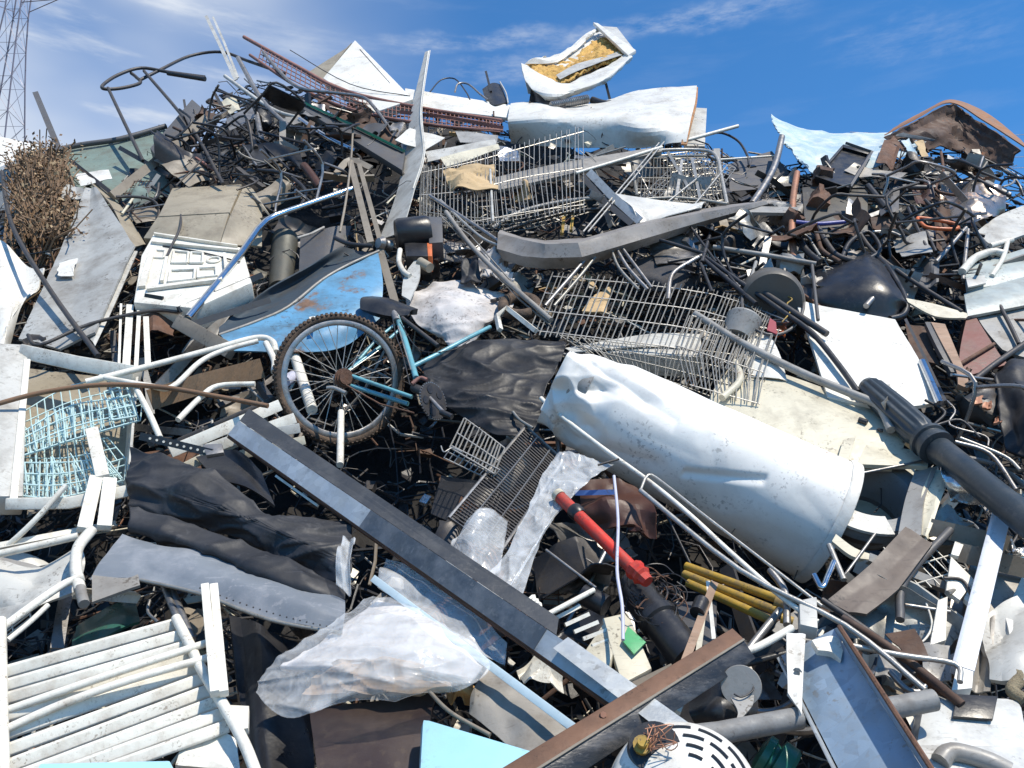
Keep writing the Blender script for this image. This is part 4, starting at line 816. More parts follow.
# chairs tangle, traced tubes
TR = [ # (label, material, r, pts)
 ('dark curved tube sweeping from the dark square sheet down past the black tank', DSTEEL, .013, [(853, 222), (872, 250), (905, 276), (962, 312)]),
 ('thin grey tube sloping under the rusty hood', DSTEEL, .012, [(946, 162), (975, 178), (1010, 196)]),
 ('bright leaning rod rising to the rusty hood', STEEL, .009, [(983, 157), (972, 190), (957, 226)]),
 ('second leaning rod crossing the bright one under the hood', TAN, .007, [(987, 162), (972, 185)]),
 ('purple grey tube running down from the orange loop', STEEL, .013, [(966, 228), (936, 262)]),
 ('purple grey upright tube beside the orange loop', STEEL, .012, [(968, 230), (963, 280)]),
 ('pair of black rails standing beside the orange loop', BLACK, .012, [(908, 208), (930, 256)]),
 ('second black rail standing beside the orange loop', BLACK, .010, [(914, 206), (936, 252)]),
 ('dark level bar below the torn strips of the hood', DGREY, .018, [(902, 187), (935, 188)]),
 ('dark slanting bar beside the black housing', BLACK, .022, [(868, 186), (886, 208)]),
 ('rusty curved strap hanging under the hood', RUST, .010, [(941, 152), (943, 172), (936, 190), (960, 196)]),
 ('bright curled rod below the dark square sheet', STEEL, .010, [(872, 232), (890, 232), (904, 238)]),
 ('black looped tube between the black tank and the dark square sheet', BLACK, .014, [(842, 258), (850, 242), (868, 232), (880, 250), (862, 262)]),
 ('brown tube curling beside the orange pole', RUSTB, .014, [(800, 230), (815, 232), (822, 250), (840, 262)]),
 ('black ribbed hose curling beside the orange pole', BLACK, .020, [(798, 236), (806, 250), (820, 262)]),
 ('pale thin tube arching beside the orange pole', ZINC2, .009, [(792, 232), (806, 236), (820, 256)]),
 ('dark pipe lying over the knot beside the black tank', DSTEEL, .018, [(818, 228), (828, 245), (838, 256), (858, 262)]),
 ('blue grey tube standing beside the folded white pipes', STEELBLUE, .012, [(975, 232), (986, 245), (990, 258)]),
 ('dark rod slanting behind the orange loop', BLACK, .012, [(925, 200), (955, 228), (985, 236)]),
 ('steel rod with a bend beside the tan panel', DSTEEL, .011, [(1000, 306), (1010, 325), (1019, 344)]),
 ('dark purple grey tube sloping across the red brown sheet', DSTEEL, .015, [(967, 386), (995, 364), (1030, 340)]),
 ('slim rod in front of the red brown sheet', RUST, .010, [(957, 366), (994, 344)]),
 ('black cable tangle under the chrome tube', BLACK, .007, [(925, 400), (945, 412), (935, 425), (960, 420), (980, 438)]),
 ('thin grey cable beneath the lamp post head', STEEL, .005, [(940, 395), (955, 410), (950, 425), (985, 436), (988, 446)]),
 ('grey bar slanting beneath the lamp post shaft', STEEL, .010, [(955, 442), (990, 454), (1016, 490)]),
 ('pale bar slanting beneath the lamp post shaft', ZINC2, .008, [(960, 438), (1004, 456), (1020, 470)]),
 ('long thin steel rod crossing above the drum opening', STEEL, .006, [(858, 474), (938, 458)]),
 ('thin rod standing before the cream strip', STEEL, .006, [(875, 534), (845, 575)]),
 ('bright rod leaning under the end of the water tank', ZINC2, .011, [(829, 545), (844, 580)]),
 ('bent chrome tube under the end of the water tank', CHROME, .012, [(814, 575), (822, 588), (828, 576), (834, 562)]),
 ('dark bent rail running below the brown plank', DGREY, .016, [(950, 530), (905, 580), (900, 620)]),
 ('thin steel bar level below the brown plank', STEEL, .008, [(905, 605), (950, 612)]),
 ('white cable hoop beside the long white beam', WPAINT, .004, [(925, 600), (932, 625), (922, 642), (910, 640)]),
]
for lab, m, r, pts in TR:
    tube('scrap_tube', lab, 'tube', m, r, [(*p, .42 if p[1] < 300 else .5) for p in pts], smooth=5 if len(pts) > 2 else 0)
ol = thing('orange_loop', 'bright orange bent loop handle in the tangle beneath the rusty hood', 'handle', P(940, 230, .5))
tube('loop_tube', None, None, ORANGE, .012, [(918, 218, .5), (935, 220, .5), (955, 224, .5), (956, 229, .5), (930, 228, .5), (922, 224, .5)], parent=ol, closed=True)
sheet('shiny_crumpled_sheet', 'shiny crumpled brown and silver sheet beneath the rusty hood', 'metal sheet', mat('scorched_steel', (.42, .36, .32), .25, metal=.7, dirt=.5, rust=.25, dent=.6, scale=5), [[(942, 184, .15), (965, 178, .2), (995, 186, .15)], [(940, 205, .2), (970, 205, .35), (998, 205, .2)], [(945, 220, .2), (975, 226, .3), (990, 215, .2)]], amp=.06, folds=7, foldh=.12, seed=9)
sheet('pale_hood_piece', 'small pale plate hanging directly under the rusty hood', 'metal plate', LGREY, [[(948, 153, .2), (962, 162, .2)], [(947, 166, .2), (968, 166, .2)]], folds=2, res=(6, 6))
for i, (q, lab, m) in enumerate(((((893, 246), (925, 240), (930, 262), (900, 266)), 'ribbed grey plate leaning below the orange loop', GREY), (((912, 190), (930, 182), (934, 202), (916, 212)), 'brown torn pad beneath the level dark bar', LEATHER), (((878, 196), (900, 188), (898, 214), (880, 220)), 'dark plate leaning behind the level bar', DGREY), (((912, 262), (940, 258), (938, 284), (914, 288)), 'dark tray in the tangle beneath the ribbed plate', DGREY),
        (((934, 212), (950, 208), (948, 250), (936, 252)), 'brown mud caked plate behind the orange loop', RUSTB), (((918, 232), (940, 230), (946, 248), (924, 256)), 'silver crumpled strip beneath the orange loop', STEEL), (((884, 148), (900, 152), (892, 172), (874, 170)), 'dull rusty plate hanging below the pale blue sheet', RUST))):
    sheet('leaning_plate', lab, 'metal plate', m, [[(*q[0], .2), (*q[1], .28)], [(*q[3], .3), (*q[2], .3)]], folds=4, foldh=.08, seed=i + 30, res=(10, 10))
# grey appliances on the right edge
sheet('blue_grey_sheet', 'blue grey painted panel leaning at the edge under the rusty hood', 'metal panel', LGREY, [[(976, 232, .3), (1002, 214, .3), (1050, 196, .3)], [(996, 250, .35), (1015, 238, .35), (1055, 225, .35)]], th=.015, res=(8, 10))
cp = thing('white_crumpled_pipes', 'crumpled white plastic pipes lying on the grey green bumper', 'plastic pipe', P(985, 270, .4))
tube('pipe_run', None, None, WPAINT, .024, [(962, 272, .5), (975, 258, .5), (992, 252, .5), (1005, 254, .5)], parent=cp); tube('branch_pipe', None, None, WPAINT, .014, [(1008, 240, .52), (1003, 258, .52), (992, 276, .52)], parent=cp); tube('upper_pipe', None, None, WPAINT, .018, [(990, 246, .5), (1012, 240, .5)], parent=cp)
gb = thing('grey_green_bumper', 'pale grey green bumper shell stacked at the edge above the tan panel', 'bumper', P(1000, 310, .4))
for i, (dy, d) in enumerate(((0, .45), (26, .5))):
    sheet('shell_layer', None, None, mat('grey_green_plastic', (.40, .44, .42), .4, dirt=.35), [[(964, 268 + dy, d - .1), (1000, 256 + dy * .9, d - .08), (1060, 238 + dy, d - .05)], [(966, 280 + dy, d + .02), (1000, 272 + dy, d + .05), (1060, 256 + dy, d + .08)], [(968, 290 + dy, d), (1000, 284 + dy, d), (1060, 272 + dy, d)]], gb, th=.02, res=(12, 14), seed=i)
slab('number_strip', None, None, LGREY, [(966, 278, .56), (985, 275, .56), (986, 283, .57), (968, 287, .57)], .01, gb, bevel=.002)
sheet('grey_edge_sheet', 'flat grey panel at the edge beneath the grey green bumper', 'metal panel', GREY, [[(972, 305, .38), (1010, 304, .4), (1060, 300, .4)], [(985, 328, .4), (1015, 332, .42), (1060, 335, .42)], [(1003, 348, .4), (1025, 356, .42), (1060, 362, .42)]], th=.015)
sheet('tan_curved_strip', 'tan curved blade of metal above the curved wooden seat slat', 'metal blade', CREAM, [[(906, 298, .5), (935, 304, .52), (970, 314, .5)], [(908, 302, .5), (935, 316, .5), (966, 318, .5)]], th=.01, res=(6, 14))
sheet('red_brown_sheet', 'red brown triangular sheet standing beside the curved wooden slat', 'metal sheet', mat('maroon_paint', (.17, .045, .035), .5, dirt=.4, rust=.1), [[(968, 312, .4), (974, 314, .42)], [(960, 350, .44), (998, 352, .46)], [(960, 378, .44), (1008, 364, .46)]], th=.01, res=(12, 8))
cw = thing('curved_wood_slat', 'curved varnished wooden seat slat on a dark edge beside the red brown sheet', 'wooden slat', P(950, 385, .45))
sheet('wood_slat', None, None, WOODP, [[(931, 322, .52), (945, 324, .52)], [(943, 345, .56), (956, 350, .56)], [(956, 370, .54), (969, 382, .54)], [(958, 384, .5), (967, 388, .5)]], cw, th=.03, res=(16, 5))
sheet('dark_edge', None, None, DGREY, [[(925, 322, .48), (932, 322, .5)], [(937, 347, .52), (944, 347, .53)], [(951, 372, .5), (957, 372, .5)]], cw, th=.03, res=(14, 4))
sheet('beige_inner_shell', 'brown plate in the shade below the tan curved blade', 'metal plate', RUSTB, [[(905, 322, .25), (925, 325, .3)], [(912, 355, .3), (940, 365, .35)]], folds=3)
sheet('black_bin_bag', 'bulging black rubbish bag at the edge beyond the lamp post', 'rubbish bag', VINYL, [[(998, 372, .3), (1020, 362, .45), (1060, 360, .4)], [(1000, 395, .4), (1024, 395, .6), (1060, 395, .5)], [(1004, 425, .4), (1024, 430, .55), (1060, 435, .5)], [(1012, 452, .3), (1030, 460, .4), (1060, 465, .4)]], amp=.05, folds=7, foldh=.12, th=.01, seed=3)
for i, (x, y, c) in enumerate(((979, 398, COPPER), (987, 404, COPPER), (999, 417, COPPER), (967, 372, RUST))):
    sheet('torn_scrap', ('salmon pink torn scrap', 'smaller pink scrap under the first', 'lowest pink scrap', 'rust brown scrap')[i] + ' beside the black rubbish bag', 'scrap piece', c, [[(x - 4, y - 3, .5), (x + 5, y - 4, .5)], [(x - 5, y + 4, .5), (x + 4, y + 5, .5)]], torn=.02, th=.01, folds=3, res=(6, 6), seed=i)
# washer drum front
wd = thing('washing_machine', 'grey washing machine front with a round drum opening beside the tank end', 'washing machine part', P(870, 540, .3))
cen = P(867, 496, .25); up_ = (P(867, 470, .25) - cen).normalized(); rt = (P(900, 500, .25) - cen); nn = rt.cross(up_).normalized(); nn = nn if nn.dot(CAM - cen) > 0 else -nn
rt = up_.cross(nn).normalized() if up_.cross(nn).dot(Vector((1, 0, 0))) > 0 else nn.cross(up_).normalized()
ax = nn
DG = mat('slate_plastic', (.16, .18, .20), .45, dirt=.3)
build('door_ring', MB().lathe(cen - ax * .02, cen + ax * .03, [(0, .24), (.5, .24), (1, .225), (1, .165), (.6, .15), (-2.5, .145)], 60, cap0=False, cap1=False), DG, wd)
build('drum_bowl', MB().lathe(cen - ax * .10, cen - ax * .2, [(0, .15), (.6, .14), (.9, .11), (1, .02)], 48, cap0=False), DGREY, wd)
build('drum_rib', MB().lathe(cen - ax * .14, cen - ax * .19, [(0, .06), (.2, .08), (1, .08)], 36), LGREY, wd)
av = [math.radians(q) for q in range(165, 292, 6)]
fr_ = [cen + ax * .04 + (rt * math.cos(q) + up_ * math.sin(q)) * .155 for q in av] + [cen + ax * .04 + (rt * math.cos(q) + up_ * math.sin(q)) * .25 for q in av]
m_ = len(av)
build('front_face', MB().add(fr_ + [p - ax * .012 for p in fr_], [[i, i + 1, m_ + i + 1, m_ + i] for i in range(m_ - 1)] + [[2 * m_ + i, 3 * m_ + i, 3 * m_ + i + 1, 2 * m_ + i + 1] for i in range(m_ - 1)] + [[i, 2 * m_ + i, 2 * m_ + i + 1, i + 1] for i in range(m_ - 1)] + [[m_ + i, m_ + i + 1, 3 * m_ + i + 1, 3 * m_ + i] for i in range(m_ - 1)] + [[0, m_, 3 * m_, 2 * m_], [m_ - 1, 3 * m_ - 1, 4 * m_ - 1, 2 * m_ - 1]]), LGREY, wd)
slab('back_board', None, None, CREAM, [(842, 448, .02), (918, 462, .02), (900, 540, .05), (838, 530, .05)], .03, wd)
sheet('cream_corner', None, None, CREAM, [[(843, 440, .50), (856, 436, .5)], [(838, 458, .5), (848, 462, .5)]], wd, th=.03, res=(6, 4))
sheet('cream_foot_strip', 'cream metal strip with rounded ends lying under the washing machine front', 'metal strip', CREAM, [[(836, 534, .45), (855, 548, .47), (877, 556, .47)], [(832, 541, .45), (852, 556, .47), (874, 560, .47)]], th=.015, res=(4, 12))
sheet('cream_side_strip', 'twisted cream grey frame strip beneath the lamp post shaft', 'metal strip', CREAM, [[(932, 466, .52), (953, 470, .56)], [(922, 490, .55), (943, 492, .6)], [(920, 515, .5), (933, 520, .55)], [(919, 530, .5), (927, 537, .52)]], th=.02, res=(20, 8), folds=2, foldh=.04)
sheet('grey_side_strip', 'dark grey curved frame side between the drum opening and the cream strip', 'metal strip', GREY, [[(915, 470, .40), (938, 466, .5)], [(905, 500, .42), (924, 500, .54)], [(898, 535, .42), (921, 535, .5)]], th=.03, res=(16, 8))
sheet('brown_plank_sheet', 'scorched brown flat sheet lying over the washing machine front', 'metal sheet', mat('scorched_brown', (.13, .10, .08), .6, dirt=.5, dcol=(.04, .03, .03), rust=.12, scale=4, dent=.3), [[(905, 528, .58), (920, 536, .58), (932, 545, .58)], [(870, 566, .6), (886, 578, .6), (898, 590, .6)], [(828, 600, .6), (848, 614, .6), (866, 616, .6)]], th=.012, folds=3, foldh=.03, seed=6, linear=True)
sheet('crumpled_foil', 'crumpled silver foil lump under the lamp post shaft', 'foil', FOIL, [[(945, 480, .5), (960, 478, .55), (985, 482, .5)], [(948, 492, .52), (965, 492, .6), (985, 496, .52)], [(952, 504, .5), (968, 505, .5), (985, 503, .5)]], amp=.05, folds=8, foldh=.15, th=.003)
sheet('silver_bag', 'silver white crumpled bag beside the long white beam', 'bag', FOIL, [[(1000, 532, .55), (1015, 532, .6), (1045, 535, .55)], [(1003, 545, .55), (1018, 545, .62), (1045, 548, .58)], [(1010, 556, .5), (1022, 556, .55), (1045, 556, .5)]], amp=.05, folds=6, foldh=.15, th=.004, seed=2)
# long white beam
wbm = thing('long_white_beam', 'long white painted beam standing in front of the brown boards near the edge', 'beam', P(960, 680, .65))
build('beam_channel', MB().sweep([P(1003, 508, .66), P(962, 672, .74)], [(-.03, -.02), (.03, -.02), (.03, .02), (.02, .024), (.013, .02), (-.03, .02)]), mat('beam_white', (.66, .68, .72), .35, dirt=.2, dcol=(.3, .3, .3)), wbm, bevel=.003)
sheet('beam_foot', None, None, WHITE, [[(958, 660, .78), (975, 650, .78)], [(952, 690, .8), (972, 688, .8)]], wbm, th=.05, res=(4, 4))
for i, (a, b, w_, lab) in enumerate((((930, 527), (1010, 545), .07, 'brown board lying level behind the white beam, upper one'), ((958, 552), (1040, 572), .075, 'second brown board under the first behind the white beam'))):
    bar('brown_board', lab, 'board', TAN, w_, .03, [(*a, .45), (*b, .45)])
sheet('grey_back_sheet', 'grey green flat sheet behind the brown boards at the edge', 'metal sheet', BGREY, [[(985, 565, .35), (1050, 575, .35)], [(975, 620, .4), (1050, 625, .4)]], th=.01)
wk = thing('white_bracket_plates', 'white cut plates joined by rods beneath the brown boards', 'bracket plates', P(960, 600, .5))
for q in (((951, 556), (975, 580), (960, 600), (946, 590)), ((955, 541), (964, 544), (959, 556), (951, 554)), ((938, 600), (948, 596), (946, 640), (930, 645)), ((975, 578), (985, 592), (972, 606), (964, 598))):
    slab('plate', None, None, WPAINT, [(*p, .55) for p in q], .02, wk, bevel=.003)
tube('joining_rod', None, None, DSTEEL, .006, [(944, 578, .57), (962, 580, .57), (972, 596, .57)], parent=wk)
# bottom right appliance
ap = thing('white_appliance_shell', 'rounded white appliance shell with a dark square window at the bottom corner', 'appliance shell', P(960, 768, .5))
slab('shell_body', None, None, mat('appliance_plastic', (.60, .60, .57), .38, dirt=.4, rust=.04), [(922, 690, .74), (1024, 694, .72), (1048, 810, .8), (900, 812, .82)], .3, ap, bevel=.045)
slab('raised_lip', None, None, MC['appliance_plastic'], [(914, 742, .80), (1030, 744, .78), (1046, 806, .86), (902, 808, .88)], .1, ap, bevel=.02)
slab('dark_window', None, None, BPLAS, [(957, 694, .79), (998, 696, .79), (993, 719, .80), (953, 716, .80)], .01, ap, bevel=.002)
tube('lying_pipe', 'dark grey pipe lying on the corner appliance shell', 'pipe', GREY, .03, [(940, 762, .85), (952, 752, .86), (985, 760, .86), (1010, 772, .86)])
sheet('grey_angular_casing', 'grey angular casing above the white appliance shell', 'casing', LGREY, [[(980, 632, .5), (1005, 612, .5), (1050, 600, .5)], [(985, 650, .62), (1012, 640, .66), (1050, 630, .6)], [(992, 685, .55), (1015, 690, .6), (1050, 690, .6)]], th=.02, folds=4, foldh=.1, seed=12)
sheet('white_corner_sheet', 'bright white sheet corner standing behind the grey angular casing', 'metal sheet', WHITE, [[(1005, 612, .6), (1050, 590, .6)], [(1012, 640, .68), (1050, 660, .68)]], th=.01, res=(6, 6), folds=2)
tube('rope_bundle', 'frayed tan rope knot at the edge above the appliance shell', 'rope', mat('frayed_rope', (.33, .27, .17), .95, dirt=.4, scale=30, bump=1.), .022, [(1012, 668, .68), (1020, 678, .7), (1012, 690, .7), (1024, 700, .7)])
tube('grey_lower_box', 'brown narrow rod sloping to the dark window of the shell', 'rod', RUST, .016, [(900, 655, .6), (940, 690, .72), (985, 712, .76)])
# ================================================================== white water tank
wt = thing('water_tank', 'large dented white cylindrical water tank lying across the middle of the heap', 'water tank', P(700, 560, .3))
p0, p1 = CAM + ray(556, 385) * 3.75, CAM + ray(828, 522) * 3.56
axl = (p1 - p0).length; r0 = .208; r1 = .258
upv = CAM - p0
rf = random.Random(9)
bl = [(rf.uniform(0, .2), rf.uniform(0, 6.28), rf.uniform(.03, .09), rf.uniform(.05, .10)) for _ in range(9)] + [(rf.uniform(.15, 1), rf.uniform(-1.3, 1.3), rf.uniform(.008, .02), rf.uniform(.03, .07)) for _ in range(6)]
SEGS = [((.50, -.55), (.66, .55), .016, .045), ((.12, .9), (.40, .45), .018, .06), ((.05, -.9), (.30, -.5), .03, .06), ((.0, .2), (.16, -.4), .05, .07), ((.02, 1.2), (.17, .5), .05, .08), ((.16, -.4), (.17, .5), .03, .05), ((.86, -.2), (.99, .1), .010, .04), ((.3, .1), (.52, .02), .008, .05), ((.72, .7), (.95, .5), .008, .05)]
def segd(k, a, s):
    (k0, a0_), (k1, a1_) = s[0], s[1]; q = .28; v = ((k1 - k0), (a1_ - a0_) * q); w = (k - k0, (a - a0_) * q); L = v[0] ** 2 + v[1] ** 2
    t = max(0, min(1, (v[0] * w[0] + v[1] * w[1]) / L)); return math.hypot(w[0] - v[0] * t, w[1] - v[1] * t)
creases = [(.12, .5, 1.2, .05), (.2, -.5, .9, .045), (.07, -.1, 1.7, .05)]
def tdisp(k, a):
    a = (a + math.pi) % (2 * math.pi) - math.pi; h = 0
    for (kk, aa, dp, wd_) in bl:
        dp = dp * (.18 if kk < .2 else .12)
        da = (a - aa + math.pi) % (2 * math.pi) - math.pi
        h -= dp * math.exp(-(((k - kk) * 1.7) ** 2 + (da * .27) ** 2) / (wd_ ** 2) * 1.0)
    for s in SEGS: h -= s[2] * (.5 if s[0][0] < .2 else .22) * max(0, 1 - segd(k, a, s) / s[3])
    e = max(0, 1 - k / .22)
    h -= e * .05 * abs(noise.noise(Vector((a * 1.3, k * 9, 4)))) * 2
    h -= e * e * .05 * abs(math.sin(a * 1.6 + 1.1 + 5 * k)) + e * .012 * noise.noise(Vector((a * 2, k * 20, 1)))
    h += .004 * noise.noise(Vector((math.cos(a) * 2, math.sin(a) * 2, k * 7)))
    # long fold line
    f = abs((a + .35) - (k - .5) * .6); h -= .007 * max(0, 1 - f / .25) * (1 if .05 < k < .42 else 0); g_ = abs((a - .1) + (k - .62) * 2.2); h -= .012 * max(0, 1 - g_ / .12) * (1 if .5 < k < .74 else 0)
    return h
prof = [(k / 170, r0 + (r1 - r0) * k / 170) for k in range(171)]
ax = (p1 - p0).normalized()
build('tank_shell', MB().lathe(p0, p1, prof, 200, cap0=False, cap1=False, disp=tdisp, up=upv), WTANK, wt, ang=60)
ax = (p1 - p0).normalized()
build('end_rim', MB().lathe(p1 - ax * .035, p1 + ax * .012, [(0, r1 + .003), (.3, r1 + .010), (.9, r1 + .010), (1, r1), (1, r1 - .02), (.5, r1 - .03)], 80, cap0=False, cap1=False, up=upv), WHITE, wt)
build('end_disc', MB().lathe(p1 - ax * .03, p1 + ax * .01, [(0, r1 - .02), (1, .05)], 60, up=upv), LGREY, wt)
build('broken_end_disc', MB().lathe(p0 + ax * .14, p0 + ax * .02, [(0, r0 - .04), (.6, r0 * .7), (1, .03)], 60, up=upv, disp=lambda k, a: .02 * math.sin(3 * a)), GREY, wt)
def tk(px, py, off=.0):
    # point on the tank surface seen at this spot
    d = ray(px, py).normalized(); o = CAM - p0
    dp = d - ax * d.dot(ax); op = o - ax * o.dot(ax); a = dp.dot(dp); b = 2 * dp.dot(op); c = op.dot(op) - (r1 + off) ** 2
    ds = b * b - 4 * a * c
    return CAM + d * ((-b - math.sqrt(max(ds, 0))) / (2 * a))
# drop the wire strips on the tank
tube('white_edge_strip', 'long white strip curving under the water tank from its dented end', 'metal strip', WPAINT, .010, [(541, 398, .82), (556, 412, .86), (600, 446, .88), (650, 482, .9), (690, 515, .9), (730, 552, .9), (783, 598, .9), (818, 622, .88)])
tube('bent_long_wire', 'thin white bent wire frame leaning against the belly of the tank', 'wire frame', ZINC2, .006, [(640, 492, .93), (648, 475, .94), (662, 482, .94), (700, 512, .94), (760, 558, .94), (822, 606, .92)], smooth=3)
tube('thin_needle', 'short thin dark needle rod resting on the clear film by the tank', 'rod', DSTEEL, .005, [(598, 465, .96), (619, 459, .98)], smooth=0)
# leather bag in opening
sheet('brown_leather_bag', 'dark brown leather bag tucked beneath the tank behind the red pipe', 'bag', LEATHER, [[(578, 485, .3), (610, 476, .4), (645, 492, .35)], [(580, 508, .4), (615, 500, .52), (648, 510, .42)], [(600, 530, .3), (630, 528, .42), (655, 540, .3)]], amp=.04, folds=6, foldh=.1, seed=5, th=.01)
sheet('second_leather_strap', 'reddish brown leather flap hanging below the brown bag', 'bag flap', LEATHER, [[(616, 508, .5), (628, 505, .5)], [(630, 525, .52), (645, 530, .52)]], folds=3, foldh=.08, th=.01)
bar('blue_strip', 'small blue plastic strip above the red pipe', 'plastic strip', mat('cobalt_plastic', (.08, .16, .42), .4, dirt=.2), .022, .012, [(575, 493, .6), (615, 492, .6)])
# ================================================================== bicycle
bc = thing('bicycle', 'turquoise bicycle lying on the heap with its knobbly rear wheel up', 'bicycle', P(350, 440, .3))
wc_ = P(341, 379, .42)
vw = (CAM - wc_).normalized(); e1 = Vector((1, 0, 0)); e1 = (e1 - vw * e1.dot(vw)).normalized(); e2 = vw.cross(e1)
if e2.z < 0: e2 = -e2
nrm = (vw + e1 * .38 + e2 * .10).normalized(); e1 = (e1 - nrm * e1.dot(nrm)).normalized(); e2 = nrm.cross(e1)
if e2.z < 0: e2 = -e2
wr = .288
wheel_base = build('wheel', MB().lathe(wc_ - nrm * .04, wc_ + nrm * .04, [(0, .018), (.1, .03), (.2, .018), (.8, .018), (.9, .034), (1, .02)], 24), STEEL, bc, 'dusty rear wheel with a knobbly brown tyre')
circ = lambda r, n=72, off=0: [wc_ + (e1 * math.cos(2 * math.pi * i / n) + e2 * math.sin(2 * math.pi * i / n)) * (r + .004 * math.sin(4 * math.pi * i / n + 1)) + nrm * (off + .008 * math.sin(4 * math.pi * i / n)) for i in range(n)]
ty = MB().tube(circ(wr), .017, 12, True)
for i in range(84):
    a = 2 * math.pi * i / 84; rad = e1 * math.cos(a) + e2 * math.sin(a); tn = -e1 * math.sin(a) + e2 * math.cos(a)
    for s in (-1, 0, 1):
        d = (rad * (1 - .35 * abs(s)) + nrm * s * .8).normalized(); c = wc_ + rad * (wr + .004 * math.sin(2 * a + 1)) + nrm * .008 * math.sin(2 * a) + d * .017; sd_ = tn.cross(d).normalized()
        M = Matrix((tn, sd_, d)).transposed(); ty.box(c + tn * (.006 * (s != 0)), .009, .011, .010, M)
build('tyre', ty, RUBBER, wheel_base, ang=40)
build('rim', MB().sweep(circ(wr - .026), [(-.012, -.009), (.012, -.009), (.014, .009), (.008, .012), (-.008, .012), (-.014, .009)], True, up=nrm), STEEL, wheel_base)
for i in range(32):
    a = 2 * math.pi * (i + .3) / 32; b = a + (.5 if i % 2 else -.5) * (1 if (i // 2) % 2 else -1); s = 1 if i % 2 else -1
    h = wc_ + (e1 * math.cos(b) + e2 * math.sin(b)) * .025 + nrm * .032 * s; q = wc_ + (e1 * math.cos(a) + e2 * math.sin(a)) * (wr - .03)
    build('spoke', MB().tube([h, q], .0019, 5), ZINC2, wheel_base)
build('cassette', MB().lathe(wc_ + nrm * .035, wc_ + nrm * .065, [(0, .045), (.3, .045), (.3, .038), (.6, .038), (.6, .03), (1, .03)], 28), RUST, wheel_base)
H = lambda x, y, d=.42: P(x, y, d)
def bt_(name, m, r, pts, parent=bc, smooth=0): return tube(name, None, None, m, r, pts, smooth, parent=parent)
bt_('chain_stay', TEAL, .010, [(346, 374, .50), (412, 397, .56)]); bt_('chain_stay', TEAL, .011, [(346, 384, .38), (408, 404, .42)])
bt_('seat_stay', TEAL, .009, [(344, 374, .50), (380, 347, .52), (403, 327, .54)]); bt_('seat_stay', TEAL, .008, [(342, 380, .38), (376, 340, .42), (398, 322, .46)])
bt_('seat_tube', TEAL, .015, [(396, 314, .52), (405, 340, .56), (416, 378, .58)])
bt_('top_tube', TEAL, .012, [(414, 366, .57), (440, 353, .58), (470, 337, .54), (490, 327, .44)])
bt_('seat_post', BLACK, .013, [(386, 302, .48), (396, 316, .52)])
bt_('head_tube', DSTEEL, .012, [(402, 318, .52), (438, 346, .54)])
sd = sheet('saddle', None, None, BPLAS, [[(360, 309, .5), (361, 298, .6), (372, 296, .5)], [(372, 312, .58), (378, 300, .68), (388, 298, .56)], [(390, 316, .56), (396, 306, .64), (402, 303, .54)], [(408, 315, .54), (412, 310, .6), (418, 309, .54)]], bc, th=.03, res=(20, 12))
bt_('saddle_rail', STEEL, .005, [(376, 306, .5), (392, 313, .5), (404, 311, .5)])
bt_('brake_bridge', STEEL, .008, [(374, 336, .5), (384, 345, .5)])
bt_('brake_cable', BLACK, .003, [(392, 314, .55), (396, 335, .58), (402, 352, .58), (410, 385, .6)], smooth=4)
crk = P(433, 401, .60); an = (vw + e1 * .75 + e2 * .3).normalized()
cr = build('chainring', MB().lathe(crk - an * .004, crk + an * .004, [(0, .080), (1, .080)], 60), DSTEEL, bc)
th_ = MB(); ca = an.orthogonal().normalized(); cb_ = an.cross(ca)
for i in range(38):
    a = 2 * math.pi * i / 38; d = ca * math.cos(a) + cb_ * math.sin(a); th_.box(crk + d * .082, .006, .007, .006, Matrix((d, d.cross(an), an)).transposed())
build('tooth', th_, STEEL, cr, smooth=False)
hl_ = MB()
for i in range(5):
    a = 2 * math.pi * i / 5; d = ca * math.cos(a) + cb_ * math.sin(a); hl_.lathe(crk + d * .052 - an * .0055, crk + d * .052 + an * .0065, [(0, .019), (1, .019)], 16)
build('chainring_hole', hl_, BLACK, cr)
bt_('gear_cable', BLACK, .0025, [(400, 322, .6), (420, 350, .62), (452, 350, .62), (470, 340, .6)], smooth=5); bt_('bottle_cage', STEEL, .004, [(398, 326, .58), (405, 350, .6), (411, 370, .6)], smooth=4); bt_('pedal', BLACK, .014, [(441, 412, .70), (452, 417, .70)]); bt_('seat_clamp', STEEL, .020, [(394, 313, .54), (397, 321, .55)])
bt_('crank_arm', STEEL, .010, [(428, 396, .66), (444, 413, .68)]); bt_('bottom_bracket', DSTEEL, .022, [(414, 388, .5), (424, 392, .62)])
bt_('front_mech', REDRUST, .010, [(412, 384, .62), (420, 378, .66), (427, 380, .66)], smooth=4)
bt_('chain', RUST, .004, [(346, 385, .52), (380, 404, .55), (414, 413, .62)], smooth=0)
sheet('white_reflector', None, None, WPAINT, [[(309, 317, .58), (315, 316, .58)], [(312, 325, .58), (317, 324, .58)]], bc, th=.01, res=(2, 2))
bt_('derailleur', ZINC2, .010, [(327, 388, .56), (334, 388, .58), (346, 393, .58)], smooth=4)
tube('white_round_tube', 'white thick tube seen through the spokes of the bicycle wheel', 'tube', WPAINT, .026, [(294, 354, .18), (312, 410, .24)], smooth=0, n=16)
tube('second_white_tube', 'thin white upright tube below the wheel hub', 'tube', WPAINT, .016, [(341, 412, .25), (340, 465, .32)], smooth=0)
tube('lilac_tube_end', 'lilac and white can end behind the spokes of the wheel', 'can', PURPLE, .03, [(284, 382, .3), (294, 376, .15)], smooth=0, n=18)
